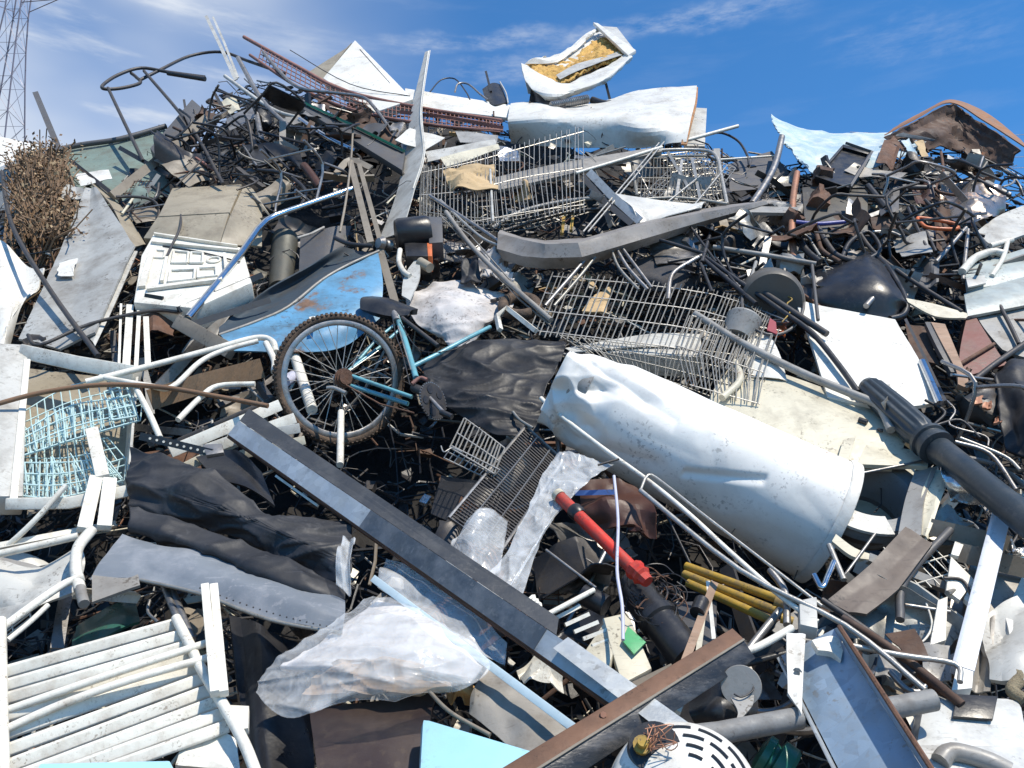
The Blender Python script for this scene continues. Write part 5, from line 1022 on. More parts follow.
# black film beside tank
sheet('black_plastic_film', 'glossy black plastic film sagging between the bicycle and the water tank', 'plastic film', VINYL, [[(430, 350, .5), (480, 338, .6), (520, 334, .6), (568, 334, .55)], [(422, 362, .5), (470, 362, .6), (510, 362, .6), (560, 356, .6)], [(428, 382, .5), (468, 392, .56), (505, 398, .54), (545, 388, .54)], [(440, 402, .42), (478, 422, .46), (510, 434, .44), (540, 428, .42)]], amp=.01, freq=2.5, folds=3, foldh=.05, seed=23, th=.003, res=(90, 110), wr=.020, wf=4.0, wst=(.6, 1, 2.0))
dkr = thing('small_dish_rack', 'small white wire rack hanging below the black film', 'wire rack', P(480, 460, .4))
build('rack_mesh', wiregrid([[(464, 418, .5), (486, 434, .52), (504, 448, .52)], [(450, 448, .52), (474, 462, .54), (494, 474, .54)]], 3, 13, .003, jit=.004), ZINC2, dkr)
build('rack_base', wiregrid([[(452, 446, .54), (500, 470, .56)], [(444, 458, .42), (490, 480, .44)]], 3, 10, .0026), ZINC2, dkr)
tube('hook', None, None, ZINC2, .003, [(441, 446, .54), (444, 452, .54), (452, 448, .54), (462, 452, .54)], parent=dkr)
gr_ = thing('black_wire_shelf', 'black close wire shelf leaning beneath the water tank', 'wire shelf', P(500, 520, .4))
build('shelf_wire', wiregrid([[(525, 428, .44), (562, 462, .44)], [(450, 518, .5), (500, 552, .5)]], 42, 3, .0032, wv=False), DSTEEL, gr_)
build('shelf_border', MB().tube([P(526, 426, .45), P(563, 460, .45), P(500, 553, .51), P(449, 518, .51)], .007, 6, True), STEEL, gr_)
build('cross_wire', wiregrid([[(537, 438, .45), (550, 450, .45)], [(465, 528, .51), (484, 542, .51)]], 2, 2, .004, wu=False), STEEL, gr_)
tube('pale_bracket_tip', 'short pale bracket tip at the corner of the wire shelf', 'bracket', ZINC, .007, [(513, 412, .5), (520, 420, .5), (533, 428, .5)])
# clear film
sheet('clear_plastic_film', 'crinkled clear plastic sheeting draped over the galvanised beam beside the red pipe', 'plastic sheeting', FILM, [[(556, 452, .72), (578, 452, .8), (614, 462, .8)], [(540, 478, .72), (560, 480, .8), (585, 482, .8)], [(520, 520, .76), (545, 520, .84), (560, 512, .8)], [(495, 560, .8), (520, 566, .88), (540, 550, .8)], [(455, 588, .82), (490, 600, .88), (525, 588, .82)]], amp=.01, freq=4, folds=3, foldh=.05, seed=44, th=.001, res=(110, 80), wr=.011, wf=7, wst=(1.8, 1, .5))
sheet('dark_film_tail', 'dull clear plastic tail hanging behind the beam under the sheeting', 'plastic sheeting', FILM, [[(452, 540, .6), (480, 520, .62), (508, 520, .6)], [(440, 575, .62), (470, 575, .66), (500, 570, .62)]], amp=.05, folds=8, foldh=.1, seed=4, th=.001)
# red pipe
rp = thing('red_pipe', 'bright red pipe with a black clamp hanging below the water tank', 'pipe', P(645, 580, .6))
tube('pipe_body', None, None, RED, .026, [(559, 496, .80), (636, 572, .84)], parent=rp, smooth=0, n=20)
build('end_fitting', MB().lathe(P(632, 567, .86), P(648, 582, .86), [(0, .022), (.1, .034), (.3, .034), (.4, .028), (.6, .034), (.7, .024), (1, .02)], 8), RED, rp, ang=20)
build('clamp', MB().lathe(P(573, 509, .81), P(580, 516, .81), [(0, .025), (.2, .029), (.8, .029), (1, .025)], 20), BPLAS, rp)
build('open_mouth', MB().lathe(P(557, 494, .81), P(560, 497, .81), [(0, .014), (0, .024), (1, .024)], 20), CREAM, rp)
tube('lilac_string', 'lilac white cord hanging down beside the red pipe', 'cord', PURPLE, .0065, [(614, 476, .98), (618, 520, .96), (617, 570, .94), (622, 605, .92), (623, 640, .92)])
hy = thing('black_hydraulic_cylinder', 'black hydraulic cylinder lying beneath the end of the red pipe', 'cylinder', P(670, 640, .5))
build('cylinder_body', MB().lathe(P(634, 588, .5), P(690, 660, .55), [(0, .05), (.05, .06), (.4, .06), (.42, .068), (.5, .068), (.52, .058), (1, .06)], 32), BPLAS, hy)
build('cylinder_eye', MB().lathe(P(628, 578, .55), P(642, 592, .55), [(0, .03), (.5, .045), (1, .04)], 16), DSTEEL, hy)
ws = thing('wire_swirl', 'swirl of thin dark and copper wire around the end of the red pipe', 'wire tangle', P(655, 600, .6)); rf = random.Random(12)
for k, m in enumerate((BLACK, RUST, BLACK)):
    mw = MB()
    for q in range(12):
        c = Vector((rf.uniform(640, 672), rf.uniform(578, 612), 0)); a0 = rf.uniform(0, 6); rr = rf.uniform(8, 22)
        mw.tube(catmull([P(c.x + rr * math.cos(a0 + j * .8), c.y + rr * .8 * math.sin(a0 + j * .8), .62 + rf.uniform(-.08, .08)) for j in range(6)], 4), .0022, 4)
    build('wire', mw, m, ws)
for i, (a, b) in enumerate((((686, 566), (780, 600)), ((684, 574), (776, 611)), ((688, 583), (770, 620)))):
    tube('yellow_tube', ('uppermost', 'middle', 'lowest')[i] + ' of three parallel yellow tubes below the water tank', 'tube', YELLOW, .016, [(*a, .25), (*b, .5)], smooth=0, group='yellow tubes', n=14)
tube('yellow_fitting', 'yellow round end fitting beside the three yellow tubes', 'fitting', YELLOW, .026, [(776, 602, .52), (788, 606, .54)], smooth=0, n=14)
tube('yellow_stub', 'short yellow stub pointing to the blue galvanised beam', 'fitting', YELLOW, .018, [(781, 618, .54), (793, 622, .54)], smooth=0, n=12)
# sticks
for i, (a, b, r, lab) in enumerate((((714, 584), (684, 664), .012, 'pale wooden stick leaning beside the black cylinder'), ((705, 600), (698, 655), .008, 'shorter cream stick behind the pale one'), ((708, 582), (714, 640), .006, 'thin white stick crossing the pale sticks'))):
    bar('stick', lab, 'stick', (WOODP, CREAM, WPAINT)[i], r * 2.4, r * 2, [(*a, .66), (*b, .7)])
tube('black_sleeve', 'black rubber sleeve around the pale wooden stick', 'sleeve', BPLAS, .028, [(702, 601, .70), (697, 613, .71)], smooth=0, n=14)
sheet('dark_standing_sheet', 'dark grey panel standing behind the pale sticks', 'panel', DGREY, [[(655, 600, .2), (716, 600, .3)], [(660, 660, .3), (716, 650, .35)]], th=.01)
# white circuit board parts
pcb = thing('white_machine', 'white machine frame with a green circuit card beneath the red pipe', 'machine frame', P(610, 680, .5))
slab('frame_plate', None, None, CREAM, [(602, 618, .6), (628, 612, .6), (652, 668, .66), (622, 684, .68)], .03, pcb)
slab('frame_plate', None, None, CREAM, [(585, 650, .6), (604, 622, .6), (622, 632, .62), (606, 672, .66)], .03, pcb)
slab('circuit_card', None, None, LGREEN, [(628, 626, .68), (646, 642, .69), (634, 654, .7), (622, 640, .69)], .006, pcb, bevel=.001)
bar('side_rail', None, None, TAN, .03, .02, [(626, 690, .7), (672, 668, .7)], pcb)
for i in range(5): bar('cross_rail', None, None, WPAINT, .014, .012, [(556 + i * 9, 618 + i * 7, .6), (580 + i * 9, 606 + i * 8, .6)], pcb)
wb3 = thing('white_bent_wires', 'white bent wire brackets standing over the galvanised beam beside the black cylinder', 'wire brackets', P(535, 615, .7))
for i in range(3): tube('wire_loop', None, None, WPAINT, .007, [(508 + 4 * i, 590 + i, .85), (522 + 4 * i, 603, .86), (534 + 3 * i, 596 + 4 * i, .86), (530 + 4 * i, 610 + 3 * i, .85)], parent=wb3)
tube('white_rod', 'white rod slanting behind the galvanised beam', 'rod', WPAINT, .010, [(541, 618, .7), (594, 590, .68)], smooth=0)
tube('thin_grey_wire_rod', 'thin grey rod crossing above the white slanting rod', 'rod', STEEL, .006, [(546, 550, .62), (596, 588, .66)], smooth=0)
tube('black_canister', 'small black canister lying behind the white machine frame', 'canister', BPLAS, .04, [(583, 594, .55), (606, 606, .55)], smooth=0, n=20)
sheet('white_crushed_box', 'crushed white plastic box beside the machine frame above the beam', 'plastic box', WPAINT, [[(513, 650, .7), (545, 630, .72), (565, 640, .7)], [(520, 665, .72), (550, 655, .76), (575, 660, .72)]], amp=.05, folds=8, foldh=.14, seed=7)
# ================================================================== left: dishwasher
dw = thing('open_dishwasher', 'open white dishwasher cabinet with aqua wire racks inside', 'dishwasher', P(60, 510, .2))
bar('left_post', None, None, LGREY, .14, .1, [(12, 352, .5), (3, 506, .55)], dw, bevel=.01); bar('inner_post', None, None, WPAINT, .03, .04, [(27, 362, .56), (13, 505, .62)], dw, bevel=.004)
bar('top_rail', None, None, WPAINT, .075, .07, [(24, 352, .58), (80, 364, .58), (138, 374, .58)], dw, bevel=.006)
bar('bottom_rail', None, None, WPAINT, .05, .05, [(8, 504, .64), (70, 503, .64), (128, 491, .62)], dw, bevel=.006)
sheet('rear_wall', None, None, BEIGE, [[(22, 366, .1), (136, 380, .1)], [(10, 500, .2), (130, 488, .2)]], dw, th=.01)
sheet('side_wall', None, None, LGREY, [[(136, 376, .55), (130, 380, .1)], [(126, 492, .6), (122, 486, .15)]], dw, th=.01, res=(6, 6))
sheet('tub_floor', None, None, LGREY, [[(14, 492, .15), (128, 480, .15)], [(12, 502, .6), (126, 491, .6)]], dw, th=.01, res=(6, 6))
for k, (f, b_, nm, top) in enumerate((([(20, 432), (70, 405), (132, 396)], [(22, 455), (75, 438), (138, 420)], 'tilted', 'bright aqua wire dish rack tilted across the dishwasher opening'), ([(14, 462), (60, 462), (105, 458)], [(14, 495), (62, 497), (122, 480)], 'flat', 'lower aqua wire dish rack lying on the dishwasher floor'))):
    rkk = thing('dish_rack', top, 'dish rack', P(f[0][0], f[0][1], .5), 'aqua dish racks')
    build('front_mesh', wiregrid([[(*p, .60) for p in f], [(*p, .60) for p in b_]], 4, 15, .0028, jit=.008), RACKB, rkk)
    build('base_mesh', wiregrid([[(*p, .59) for p in b_], [(p[0] + 3, p[1] - 22, .30) for p in b_]], 4, 14, .0026, jit=.01), RACKB, rkk)
    build('rear_mesh', wiregrid([[(p[0] + 3, p[1] - 20, .3) for p in f], [(p[0] + 3, p[1] - 22, .30) for p in b_]], 3, 14, .0026), RACKB, rkk)
    build('plate_tine', wiregrid([[(*p, .5) for p in f], [(*p, .5) for p in b_]], 1, 42, .0026, wu=False, jit=.03, seed=k), RACKB, rkk)
build('dish_rack', wiregrid([[(104, 392, .63), (126, 385, .63)], [(112, 420, .66), (136, 416, .66)]], 4, 4, .004), RACKB, None, 'small torn piece of aqua wire rack at the dishwasher corner', 'dish rack', 'aqua dish racks')
# white brackets
for i, (pts, lab) in enumerate(((((92, 430), (103, 478)), 'white channel bracket leaning at the mouth of the dishwasher'), (((96, 478), (84, 530)), 'white drilled bracket beneath the first one'), (((110, 480), (104, 528)), 'second white drilled bracket close beside the black tarpaulin'))):
    bar('white_bracket', lab, 'bracket', WPAINT, .055, .03, [(*pts[0], .78), (*pts[1], .78)], bevel=.003)
# white tubes
WT = [('long white tube sloping over the dishwasher top rail', .016, [(86, 382), (150, 366), (210, 350), (255, 338), (272, 341), (276, 352)]),
      ('white tube crossing below the long one to its bend', .014, [(100, 377), (150, 386), (172, 387), (200, 362), (225, 350), (258, 341)]),
      ('short white tube dropping from the crossing below the rust bar', .014, [(136, 388), (150, 415), (160, 438)]),
      ('white bent handle tube above the pale slats', .014, [(178, 420), (200, 398), (218, 386), (255, 384)]),
      ('white tube leg beneath the bend of the long tube', .016, [(266, 343), (274, 360), (274, 372)])]
for lab, r, pts in WT: tube('white_tube', lab, 'tube', WPAINT, r, [(*p, .78) for p in pts])
tube('rust_bar', 'long thin rusty bar bowed over the dishwasher and the white tubes', 'bar', mat('rust_bar_brown', (.20, .11, .06), .7, dirt=.4, scale=14), .012, [(-10, 406, .86), (40, 393, .86), (100, 385, .86), (160, 387, .86), (220, 397, .84), (268, 406, .82)])
bar('wooden_plank', 'weathered brown plank beneath the white bent handle', 'plank', WOOD, .10, .03, [(150, 400, .6), (200, 384, .6), (262, 368, .55)])
for i, (a, b, w_, m, lab) in enumerate((((170, 452), (280, 405), .055, WPAINT, 'wide pale slat lying beside the galvanised beam'), ((200, 452), (295, 418), .05, WPAINT, 'second pale slat beneath the wide one'), ((228, 440), (300, 428), .045, LGREY, 'third grey slat under the bicycle tyre'), ((165, 446), (275, 398), .02, DSTEEL, 'dark thin bar along the pale slats'), ((180, 470), (240, 440), .045, CREAM, 'cream slat poking over the perforated strap'), ((240, 455), (305, 440), .04, CREAM, 'cream slat end under the dark beam flange'))):
    bar('pale_board', lab, 'slat', m, w_, .02, [(*a, .5 - .03 * i), (*b, .5 - .03 * i)], bevel=.003)
ps = thing('perforated_strap', 'black perforated steel strap with a grey clip above the tarpaulin', 'strap', P(175, 450, .8))
bar('strap', None, None, BLACK, .035, .006, [(140, 436, .85), (175, 444, .85), (212, 453, .85)], ps)
hm = MB()
for i in range(9): c = P(150 + 6.8 * i, 438.5 + 1.6 * i, .86); hm.lathe(c, c + (CAM - c).normalized() * .004, [(0, .005), (1, .005)], 8)
build('strap_hole', hm, WPAINT, ps); slab('clip', None, None, STEEL, [(202, 444, .88), (222, 443, .88), (224, 452, .88), (206, 455, .88)], .02, ps)
# galvanised main beam
gbm = thing('galvanised_beam', 'long galvanised channel beam with a dark upper flange lying diagonally down the heap', 'beam', P(430, 560, .8))
a0, a1 = P(234, 428, .80), P(628, 700, 1.0)
build('front_flange', MB().sweep([a0, a1], [(-.034, -.004), (.034, -.004), (.034, .004), (-.034, .004)]), GALV, gbm)
fl = (a1 - a0).normalized(); sdv = fl.cross(CAM - a0).normalized(); sdv = sdv if sdv.z > 0 else -sdv
vv = (CAM - a0).normalized()
def strip(o0, o1, w0, w1, tvec, end=1.):
    ae = a0.lerp(a1, end); A_, B_ = a0 + o0, a0 + o0 + w0; C_, D_ = ae + o1, ae + o1 + w1
    return MB().hexa([A_, B_, D_, C_], [p + tvec for p in (A_, B_, D_, C_)])
GD = mat('dark_flange', (.045, .05, .058), .45, metal=.2, dirt=.35, dcol=(.12, .12, .12), scale=9)  # upper flange far darker than the galvanised face
o = sdv * .036
build('upper_web', strip(o - vv * .006, o - vv * .006, sdv * .062 - vv * .05, sdv * .045 - vv * .05, -vv * .006, .86), GD, gbm)
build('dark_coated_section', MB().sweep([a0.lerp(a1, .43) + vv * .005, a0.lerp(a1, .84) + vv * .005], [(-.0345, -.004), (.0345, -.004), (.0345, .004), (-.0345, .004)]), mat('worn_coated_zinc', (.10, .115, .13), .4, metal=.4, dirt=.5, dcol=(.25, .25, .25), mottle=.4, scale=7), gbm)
build('lower_lip', strip(-o - vv * .004, -o - vv * .004, -vv * .05 - sdv * .006, -vv * .05 - sdv * .006, -sdv * .006), RUST, gbm)
build('rusty_edge', MB().tube([a0 - sdv * .035, a1 - sdv * .035], .0035, 6), RUST, gbm)
tail = build('bare_end', MB().hexa([P(553, 648, 1.14), P(568, 637, 1.14), P(696, 728, 1.2), P(676, 742, 1.2)], [P(553, 648, 1.1), P(568, 637, 1.1), P(696, 728, 1.16), P(676, 742, 1.16)]), GALV, gbm)
bar('pale_blue_bar', 'slim pale blue square bar parallel beneath the galvanised beam', 'bar', PBAR, .028, .026, [(374, 579, .95), (480, 658, 1.02), (606, 752, 1.08)], bevel=.002)
# black tarps
sheet('black_tarpaulin', 'large dark tarpaulin sheet folded below the dishwasher and the perforated strap', 'tarpaulin', TARP, [[(130, 446, .8), (175, 462, .84), (230, 484, .84), (285, 515, .8), (352, 522, .75)], [(127, 480, .74), (180, 494, .92), (235, 512, .95), (300, 540, .92), (352, 560, .8)], [(130, 515, .6), (180, 522, .62), (240, 540, .6), (300, 570, .6), (352, 596, .6)]], amp=.03, freq=2, folds=5, foldh=.06, seed=51, th=.004, res=(80, 140), wr=.022, wf=4, wst=(.6, 1, 1.8))
sheet('black_tarpaulin_roll', 'dark rolled tarpaulin fold hanging above the grey vinyl strip', 'tarpaulin', TARP, [[(130, 512, .8), (200, 532, .84), (280, 562, .82), (345, 588, .78)], [(132, 526, .86), (200, 548, .9), (280, 580, .88), (345, 602, .8)], [(140, 536, .74), (205, 560, .78), (285, 592, .76), (345, 612, .7)]], amp=.01, folds=4, foldh=.05, seed=14, th=.006, res=(30, 110), wr=.014, wf=5, wst=(.5, 1, 1.6))
sheet('crumpled_clear_scrap', 'small crumpled clear plastic scrap at the end of the black tarpaulin', 'plastic scrap', FILM, [[(343, 536, .95), (356, 540, .95)], [(338, 560, .98), (352, 562, .98)], [(336, 585, .96), (350, 592, .96)]], amp=.03, folds=6, foldh=.1, th=.002, seed=5)
bar('thin_white_rod', 'thin white rod showing under the beam beside the tarpaulin', 'rod', WPAINT, .010, .01, [(276, 476, .7), (318, 506, .7)])
sheet('dark_flap', 'black rubber flap under the top end of the galvanised beam', 'rubber flap', BPLAS, [[(195, 455, .5), (235, 448, .55), (262, 470, .5)], [(215, 478, .55), (245, 485, .58), (275, 505, .55)]], th=.01, folds=3)
gvs = thing('grey_vinyl_strip', 'grey vinyl sheet with a riveted hem curving below the black tarpaulin', 'vinyl sheet', P(230, 600, .8))
sheet('vinyl_body', None, None, mat('slate_vinyl', (.17, .19, .215), .45, dirt=.35, dcol=(.4, .4, .42), scale=5, dent=.2), [[(122, 532, .85), (160, 545, .86), (210, 552, .86), (270, 575, .86), (345, 600, .82)], [(100, 560, .92), (150, 562, .93), (210, 575, .93), (275, 596, .93), (345, 615, .9)], [(90, 580, .88), (140, 578, .9), (200, 592, .9), (270, 618, .9), (342, 632, .88)]], gvs, amp=.012, folds=4, foldh=.04, seed=3, th=.006, res=(20, 40))
tube('hem_tube', None, None, ZINC, .007, [(140, 580, .93), (200, 594, .93), (270, 620, .93), (342, 633, .91)], parent=gvs)
rv = MB()
for i in range(22):
    t = i / 21; c = P(200 + 140 * t, 588 + 41 * t - 4 * math.sin(3.1 * t) * -1, .96); rv.lathe(c, c + (CAM - c).normalized() * .004, [(0, .003), (1, .002)], 6)
build('rivet', rv, DSTEEL, gvs)
sheet('grey_bracket_plate', 'warm grey drilled bracket plate under the end of the vinyl sheet', 'bracket', BGREY, [[(92, 575, .95), (125, 578, .95), (138, 574, .95)], [(92, 602, .96), (125, 590, .96), (140, 585, .95)]], th=.01, res=(4, 8))
# lower left white machinery
sheet('white_crumpled_casing', 'crumpled grey white casing between the dishwasher and the slatted lounger', 'casing', LGREY, [[(-20, 548, .6), (30, 560, .7), (80, 545, .7)], [(-20, 590, .7), (35, 585, .8), (85, 562, .75)], [(-20, 640, .6), (30, 612, .72), (75, 590, .7)]], folds=8, foldh=.12, seed=6, th=.01)
tube('white_curved_tube', 'white curved tube arm rising from the slatted lounger', 'tube', WPAINT, .015, [(2, 628, 1.0), (40, 600, 1.02), (66, 583, 1.0), (84, 577, 1.0)])
tube('white_long_tube', 'white tube running level under the dishwasher', 'tube', WPAINT, .015, [(-10, 556, .9), (40, 545, .9), (78, 536, .9)])
tube('shock_absorber', 'white and grey bent pipe hanging beside the vinyl sheet end', 'pipe', WPAINT, .022, [(92, 530, .95), (78, 548, .97), (76, 570, .97), (80, 590, .97)])
tube('shock_tip', 'dark grey pipe tip beneath the white bent pipe', 'pipe', GREY, .020, [(80, 588, .98), (84, 604, .98)], smooth=0)
tube('white_hook_tube', 'white small tube hoop below the curved arm', 'tube', WPAINT, .010, [(8, 640, .95), (30, 622, .95), (48, 605, .95)])
sheet('green_glass', 'dark green bowl shape in the hollow under the vinyl sheet', 'bowl', mat('deep_green', (.02, .10, .075), .3, dirt=.3), [[(75, 625, .3), (105, 605, .35), (135, 595, .3)], [(68, 652, .4), (105, 635, .5), (140, 620, .4)]], th=.01, amp=.02)
for i, (a, b) in enumerate((((164, 585), (186, 640)), ((172, 590), (192, 640)))): tube('grey_leg_tube', ('grey bent leg tube under the vinyl sheet', 'second grey leg tube close behind the first')[i], 'tube', STEEL, .014, [(*a, .7), (*b, .8)], smooth=0)
tube('dark_hoop', 'dark wire hoop in the hollow behind the slatted lounger', 'wire hoop', STEEL, .006, [(150, 600, .7), (148, 612, .7), (158, 622, .7)])
# slatted lounger
sl_ = thing('slatted_lounger', 'white slatted garden lounger lying at the lower corner', 'garden lounger', P(100, 768, .9))
L0 = [(2, 673), (4, 686), (5, 699), (6, 715), (6, 733), (8, 750), (14, 764), (42, 768), (76, 768), (112, 768)]
L1 = [(176, 624), (182, 635), (186, 646), (191, 656), (198, 667), (204, 678), (210, 690), (216, 702), (222, 714), (228, 726)]
for i, (a, b) in enumerate(zip(L0, L1)):
    w_ = (.036, .034, .033, .038, .036, .033, .035, .033, .034, .033)[i]
    e = P(*b, 1.0); s_ = P(*a, 1.08); s_ = s_ + (s_ - e) * .15 if a[1] > 760 else s_
    build('slat', MB().sweep([s_, e], [(-w_ / 2, -.008), (w_ / 2, -.008), (w_ / 2, .006), (w_ * .35, .01), (-w_ * .35, .01), (-w_ / 2, .006)]), WPAINT, sl_, bevel=.002)
for pts in ([(0, 713, 1.1), (60, 692, 1.14), (130, 668, 1.16), (207, 643, 1.12)], [(0, 732, 1.12), (60, 705, 1.15), (130, 680, 1.16), (207, 658, 1.12)]): tube('loose_slat', None, None, WPAINT, .014, pts, parent=sl_)
for x, d in ((205, 1.2), (214, 1.18)): bar('back_post', None, None, WPAINT, .03, .03, [(x, 586, d), (x + 10, 694, d)], sl_, bevel=.003)
tube('side_tube', None, None, WPAINT, .018, [(176, 618, 1.06), (190, 645, 1.08), (201, 668, 1.1), (225, 708, 1.1), (245, 745, 1.1), (262, 790, 1.1)], parent=sl_, n=14)
tube('corner_post', None, None, WPAINT, .018, [(1, 620, 1.12), (2, 700, 1.14), (4, 790, 1.16)], parent=sl_, smooth=0)
sheet('end_moulding', None, None, WPAINT, [[(185, 735, 1.0), (215, 728, 1.0), (235, 735, 1.0)], [(175, 760, 1.02), (210, 765, 1.0), (240, 770, 1.0)]], sl_, th=.03, folds=3, foldh=.05)
sheet('white_tab', 'white plastic tab beside the side tube of the lounger', 'plastic tab', WPAINT, [[(230, 705, .95), (249, 706, .95)], [(236, 730, .98), (248, 728, .98)]], th=.02, res=(4, 4))
slab('blue_plastic_sheet', 'pale blue plastic lid edge below the slatted lounger', 'plastic lid', SKYBLUE, [(40, 763, 1.3), (170, 760, 1.3), (190, 800, 1.35), (20, 800, 1.35)], .03)
sheet('hollow_shade_sheet', 'black sheet added as deep shade in the hollow between the lounger post and the clear sack', 'shade sheet', BPLAS, [[(228, 612, .2), (262, 622, .25), (300, 640, .1)], [(236, 680, .3), (262, 690, .35), (305, 705, .2)], [(245, 790, .4), (275, 790, .45), (315, 790, .3)]], th=.01, folds=5, foldh=.08, seed=9)  # added sheet that paints the hollow black as deep shade
sheet('shelf_shade_sheet', 'black crumpled sheet added as deep shade in the hollow beneath the black wire shelf', 'guard plate', BPLAS, [[(440, 470, .0), (480, 480, .05), (520, 500, .0)], [(430, 510, .05), (470, 530, .1), (510, 545, .05)]], folds=5, foldh=.08, seed=19)  # another added dark sheet, standing in for shade under the wire shelf
# ================================================================== bottom middle
sheet('wrapped_plastic_sack', 'clear plastic sack of white and tan cloth beneath the galvanised beam', 'plastic sack', FILM2, [[(372, 592, .9), (395, 598, 1.1), (430, 614, 1.2), (488, 658, 1.1)], [(318, 628, 1.05), (365, 626, 1.3), (425, 640, 1.4), (488, 672, 1.2)], [(262, 668, 1.0), (340, 665, 1.35), (410, 672, 1.42), (460, 692, 1.2)], [(252, 690, .95), (285, 716, 1.1), (350, 704, 1.2), (440, 698, 1.05)]], amp=.01, freq=3, folds=3, foldh=.04, seed=61, th=.0015, res=(90, 110), wr=.014, wf=4.5, wst=(.35, .7, 2.2))
cs = thing('folded_cloth_load', 'white and tan folded cloth wrapped in the clear sack', 'cloth', P(370, 690, .7))
sheet('white_cloth', None, None, CLOTH, [[(378, 600, .75), (420, 618, 1.0), (484, 660, .95)], [(330, 636, .85), (400, 640, 1.1), (482, 670, 1.0)], [(280, 668, .85), (380, 664, 1.1), (470, 682, 1.0)]], cs, amp=.005, folds=2, foldh=.04, seed=3, th=.02, res=(50, 70), wr=.013, wf=4, wst=(.4, .8, 2))
sheet('tan_cloth', None, None, mat('tan_cloth', (.42, .30, .20), .9, dirt=.35, bump=.3), [[(318, 664, .95), (390, 658, 1.15), (455, 668, 1.1)], [(300, 692, .9), (390, 688, 1.1), (450, 692, 1.0)]], cs, amp=.03, folds=5, foldh=.08, seed=4, th=.02, res=(40, 60), wr=.02, wf=5, wst=(.6, 1, 2))
sheet('gold_paper', 'crumpled gold brown paper under the end of the clear sack', 'paper', mat('gold_brown_paper', (.42, .25, .10), .5, dirt=.3, dent=.3), [[(442, 668, .85), (480, 668, .9)], [(446, 685, .9), (475, 682, .95)], [(455, 702, .85), (468, 700, .88)]], amp=.04, folds=7, foldh=.12, seed=7, th=.004)
sheet('clear_film_dark', 'dull clear film stretched between the galvanised and pale blue bars', 'plastic sheeting', FILM, [[(385, 555, .72), (430, 575, .75), (480, 612, .75), (508, 640, .7)], [(378, 590, .7), (420, 612, .72), (470, 648, .72), (505, 665, .7)]], amp=.03, folds=5, foldh=.06, seed=8, th=.001)
sheet('dark_brown_sheet', 'dark brown smooth sheet standing under the clear sack', 'sheet', BROWNP, [[(308, 705, .85), (360, 698, .9), (437, 686, .9)], [(312, 735, .92), (370, 730, .96), (430, 715, .96)], [(320, 800, .92), (380, 800, .95), (440, 790, .95)]], th=.01, folds=3, foldh=.03, seed=2)
sheet('grey_shadow_sheet', 'pale grey curved sheet between the blue plastic bin and the pale blue bar', 'metal sheet', BGREY, [[(488, 665, .85), (520, 690, .88), (575, 735, .9)], [(472, 690, .88), (515, 715, .92), (570, 755, .92)], [(468, 712, .85), (510, 745, .9), (560, 790, .9)]], th=.006, amp=.02, folds=3, foldh=.05, seed=11)
tube('brown_bent_strip', 'thin brown strip curving beside the pale grey sheet', 'strip', TAN, .007, [(428, 690, 1.0), (450, 712, 1.0), (490, 735, 1.02)])
bn = thing('blue_plastic_bin', 'pale blue plastic bin corner at the bottom beside the rusty beam', 'plastic bin', P(470, 768, 1.1))
slab('bin_body', None, None, SKYBLUE, [(421, 715, 1.15), (548, 753, 1.25), (535, 840, 1.3), (414, 840, 1.3)], .22, bn, bevel=.022)
# rusty beam across
rbm = thing('rusty_channel_beam', 'rusty brown channel beam with a black web crossing the bottom of the heap', 'beam', P(620, 700, 1.1))
b0, b1 = P(490, 792, 1.30), P(741, 636, 1.12)
ff = (b1 - b0).normalized(); v2 = (CAM - b0).normalized(); s2 = ff.cross(v2).normalized(); s2 = s2 if s2.z > 0 else -s2
def hx(o, w_, tv, m, nm): build(nm, MB().hexa([b0 + o, b0 + o + w_, b1 + o + w_, b1 + o], [p + tv for p in (b0 + o, b0 + o + w_, b1 + o + w_, b1 + o)]), m, rbm, bevel=.0015)
BR = mat('brown_oxide_steel', (.17, .09, .055), .6, metal=.3, dirt=.45, dcol=(.08, .045, .03), scale=10)
hx(s2 * -.012, s2 * .042 - v2 * .035, v2 * .008, BR, 'top_flange')
hx(-s2 * .070, s2 * .058 + v2 * .0, -v2 * .008, mat('black_oily_steel', (.03, .032, .035), .35, metal=.4, dirt=.5, dcol=(.16, .15, .14), scale=9, stretch=(1, 1, 3)), 'web')
build('flange_edge', MB().tube([b0 - s2 * .012 + v2 * .004, b1 - s2 * .012 + v2 * .004], .004, 6), TAN, rbm)
hd = P(603, 715, 1.24); build('bolt_head', MB().lathe(hd, hd + v2 * .01, [(0, .009), (1, .008)], 6), COPPER, rbm)
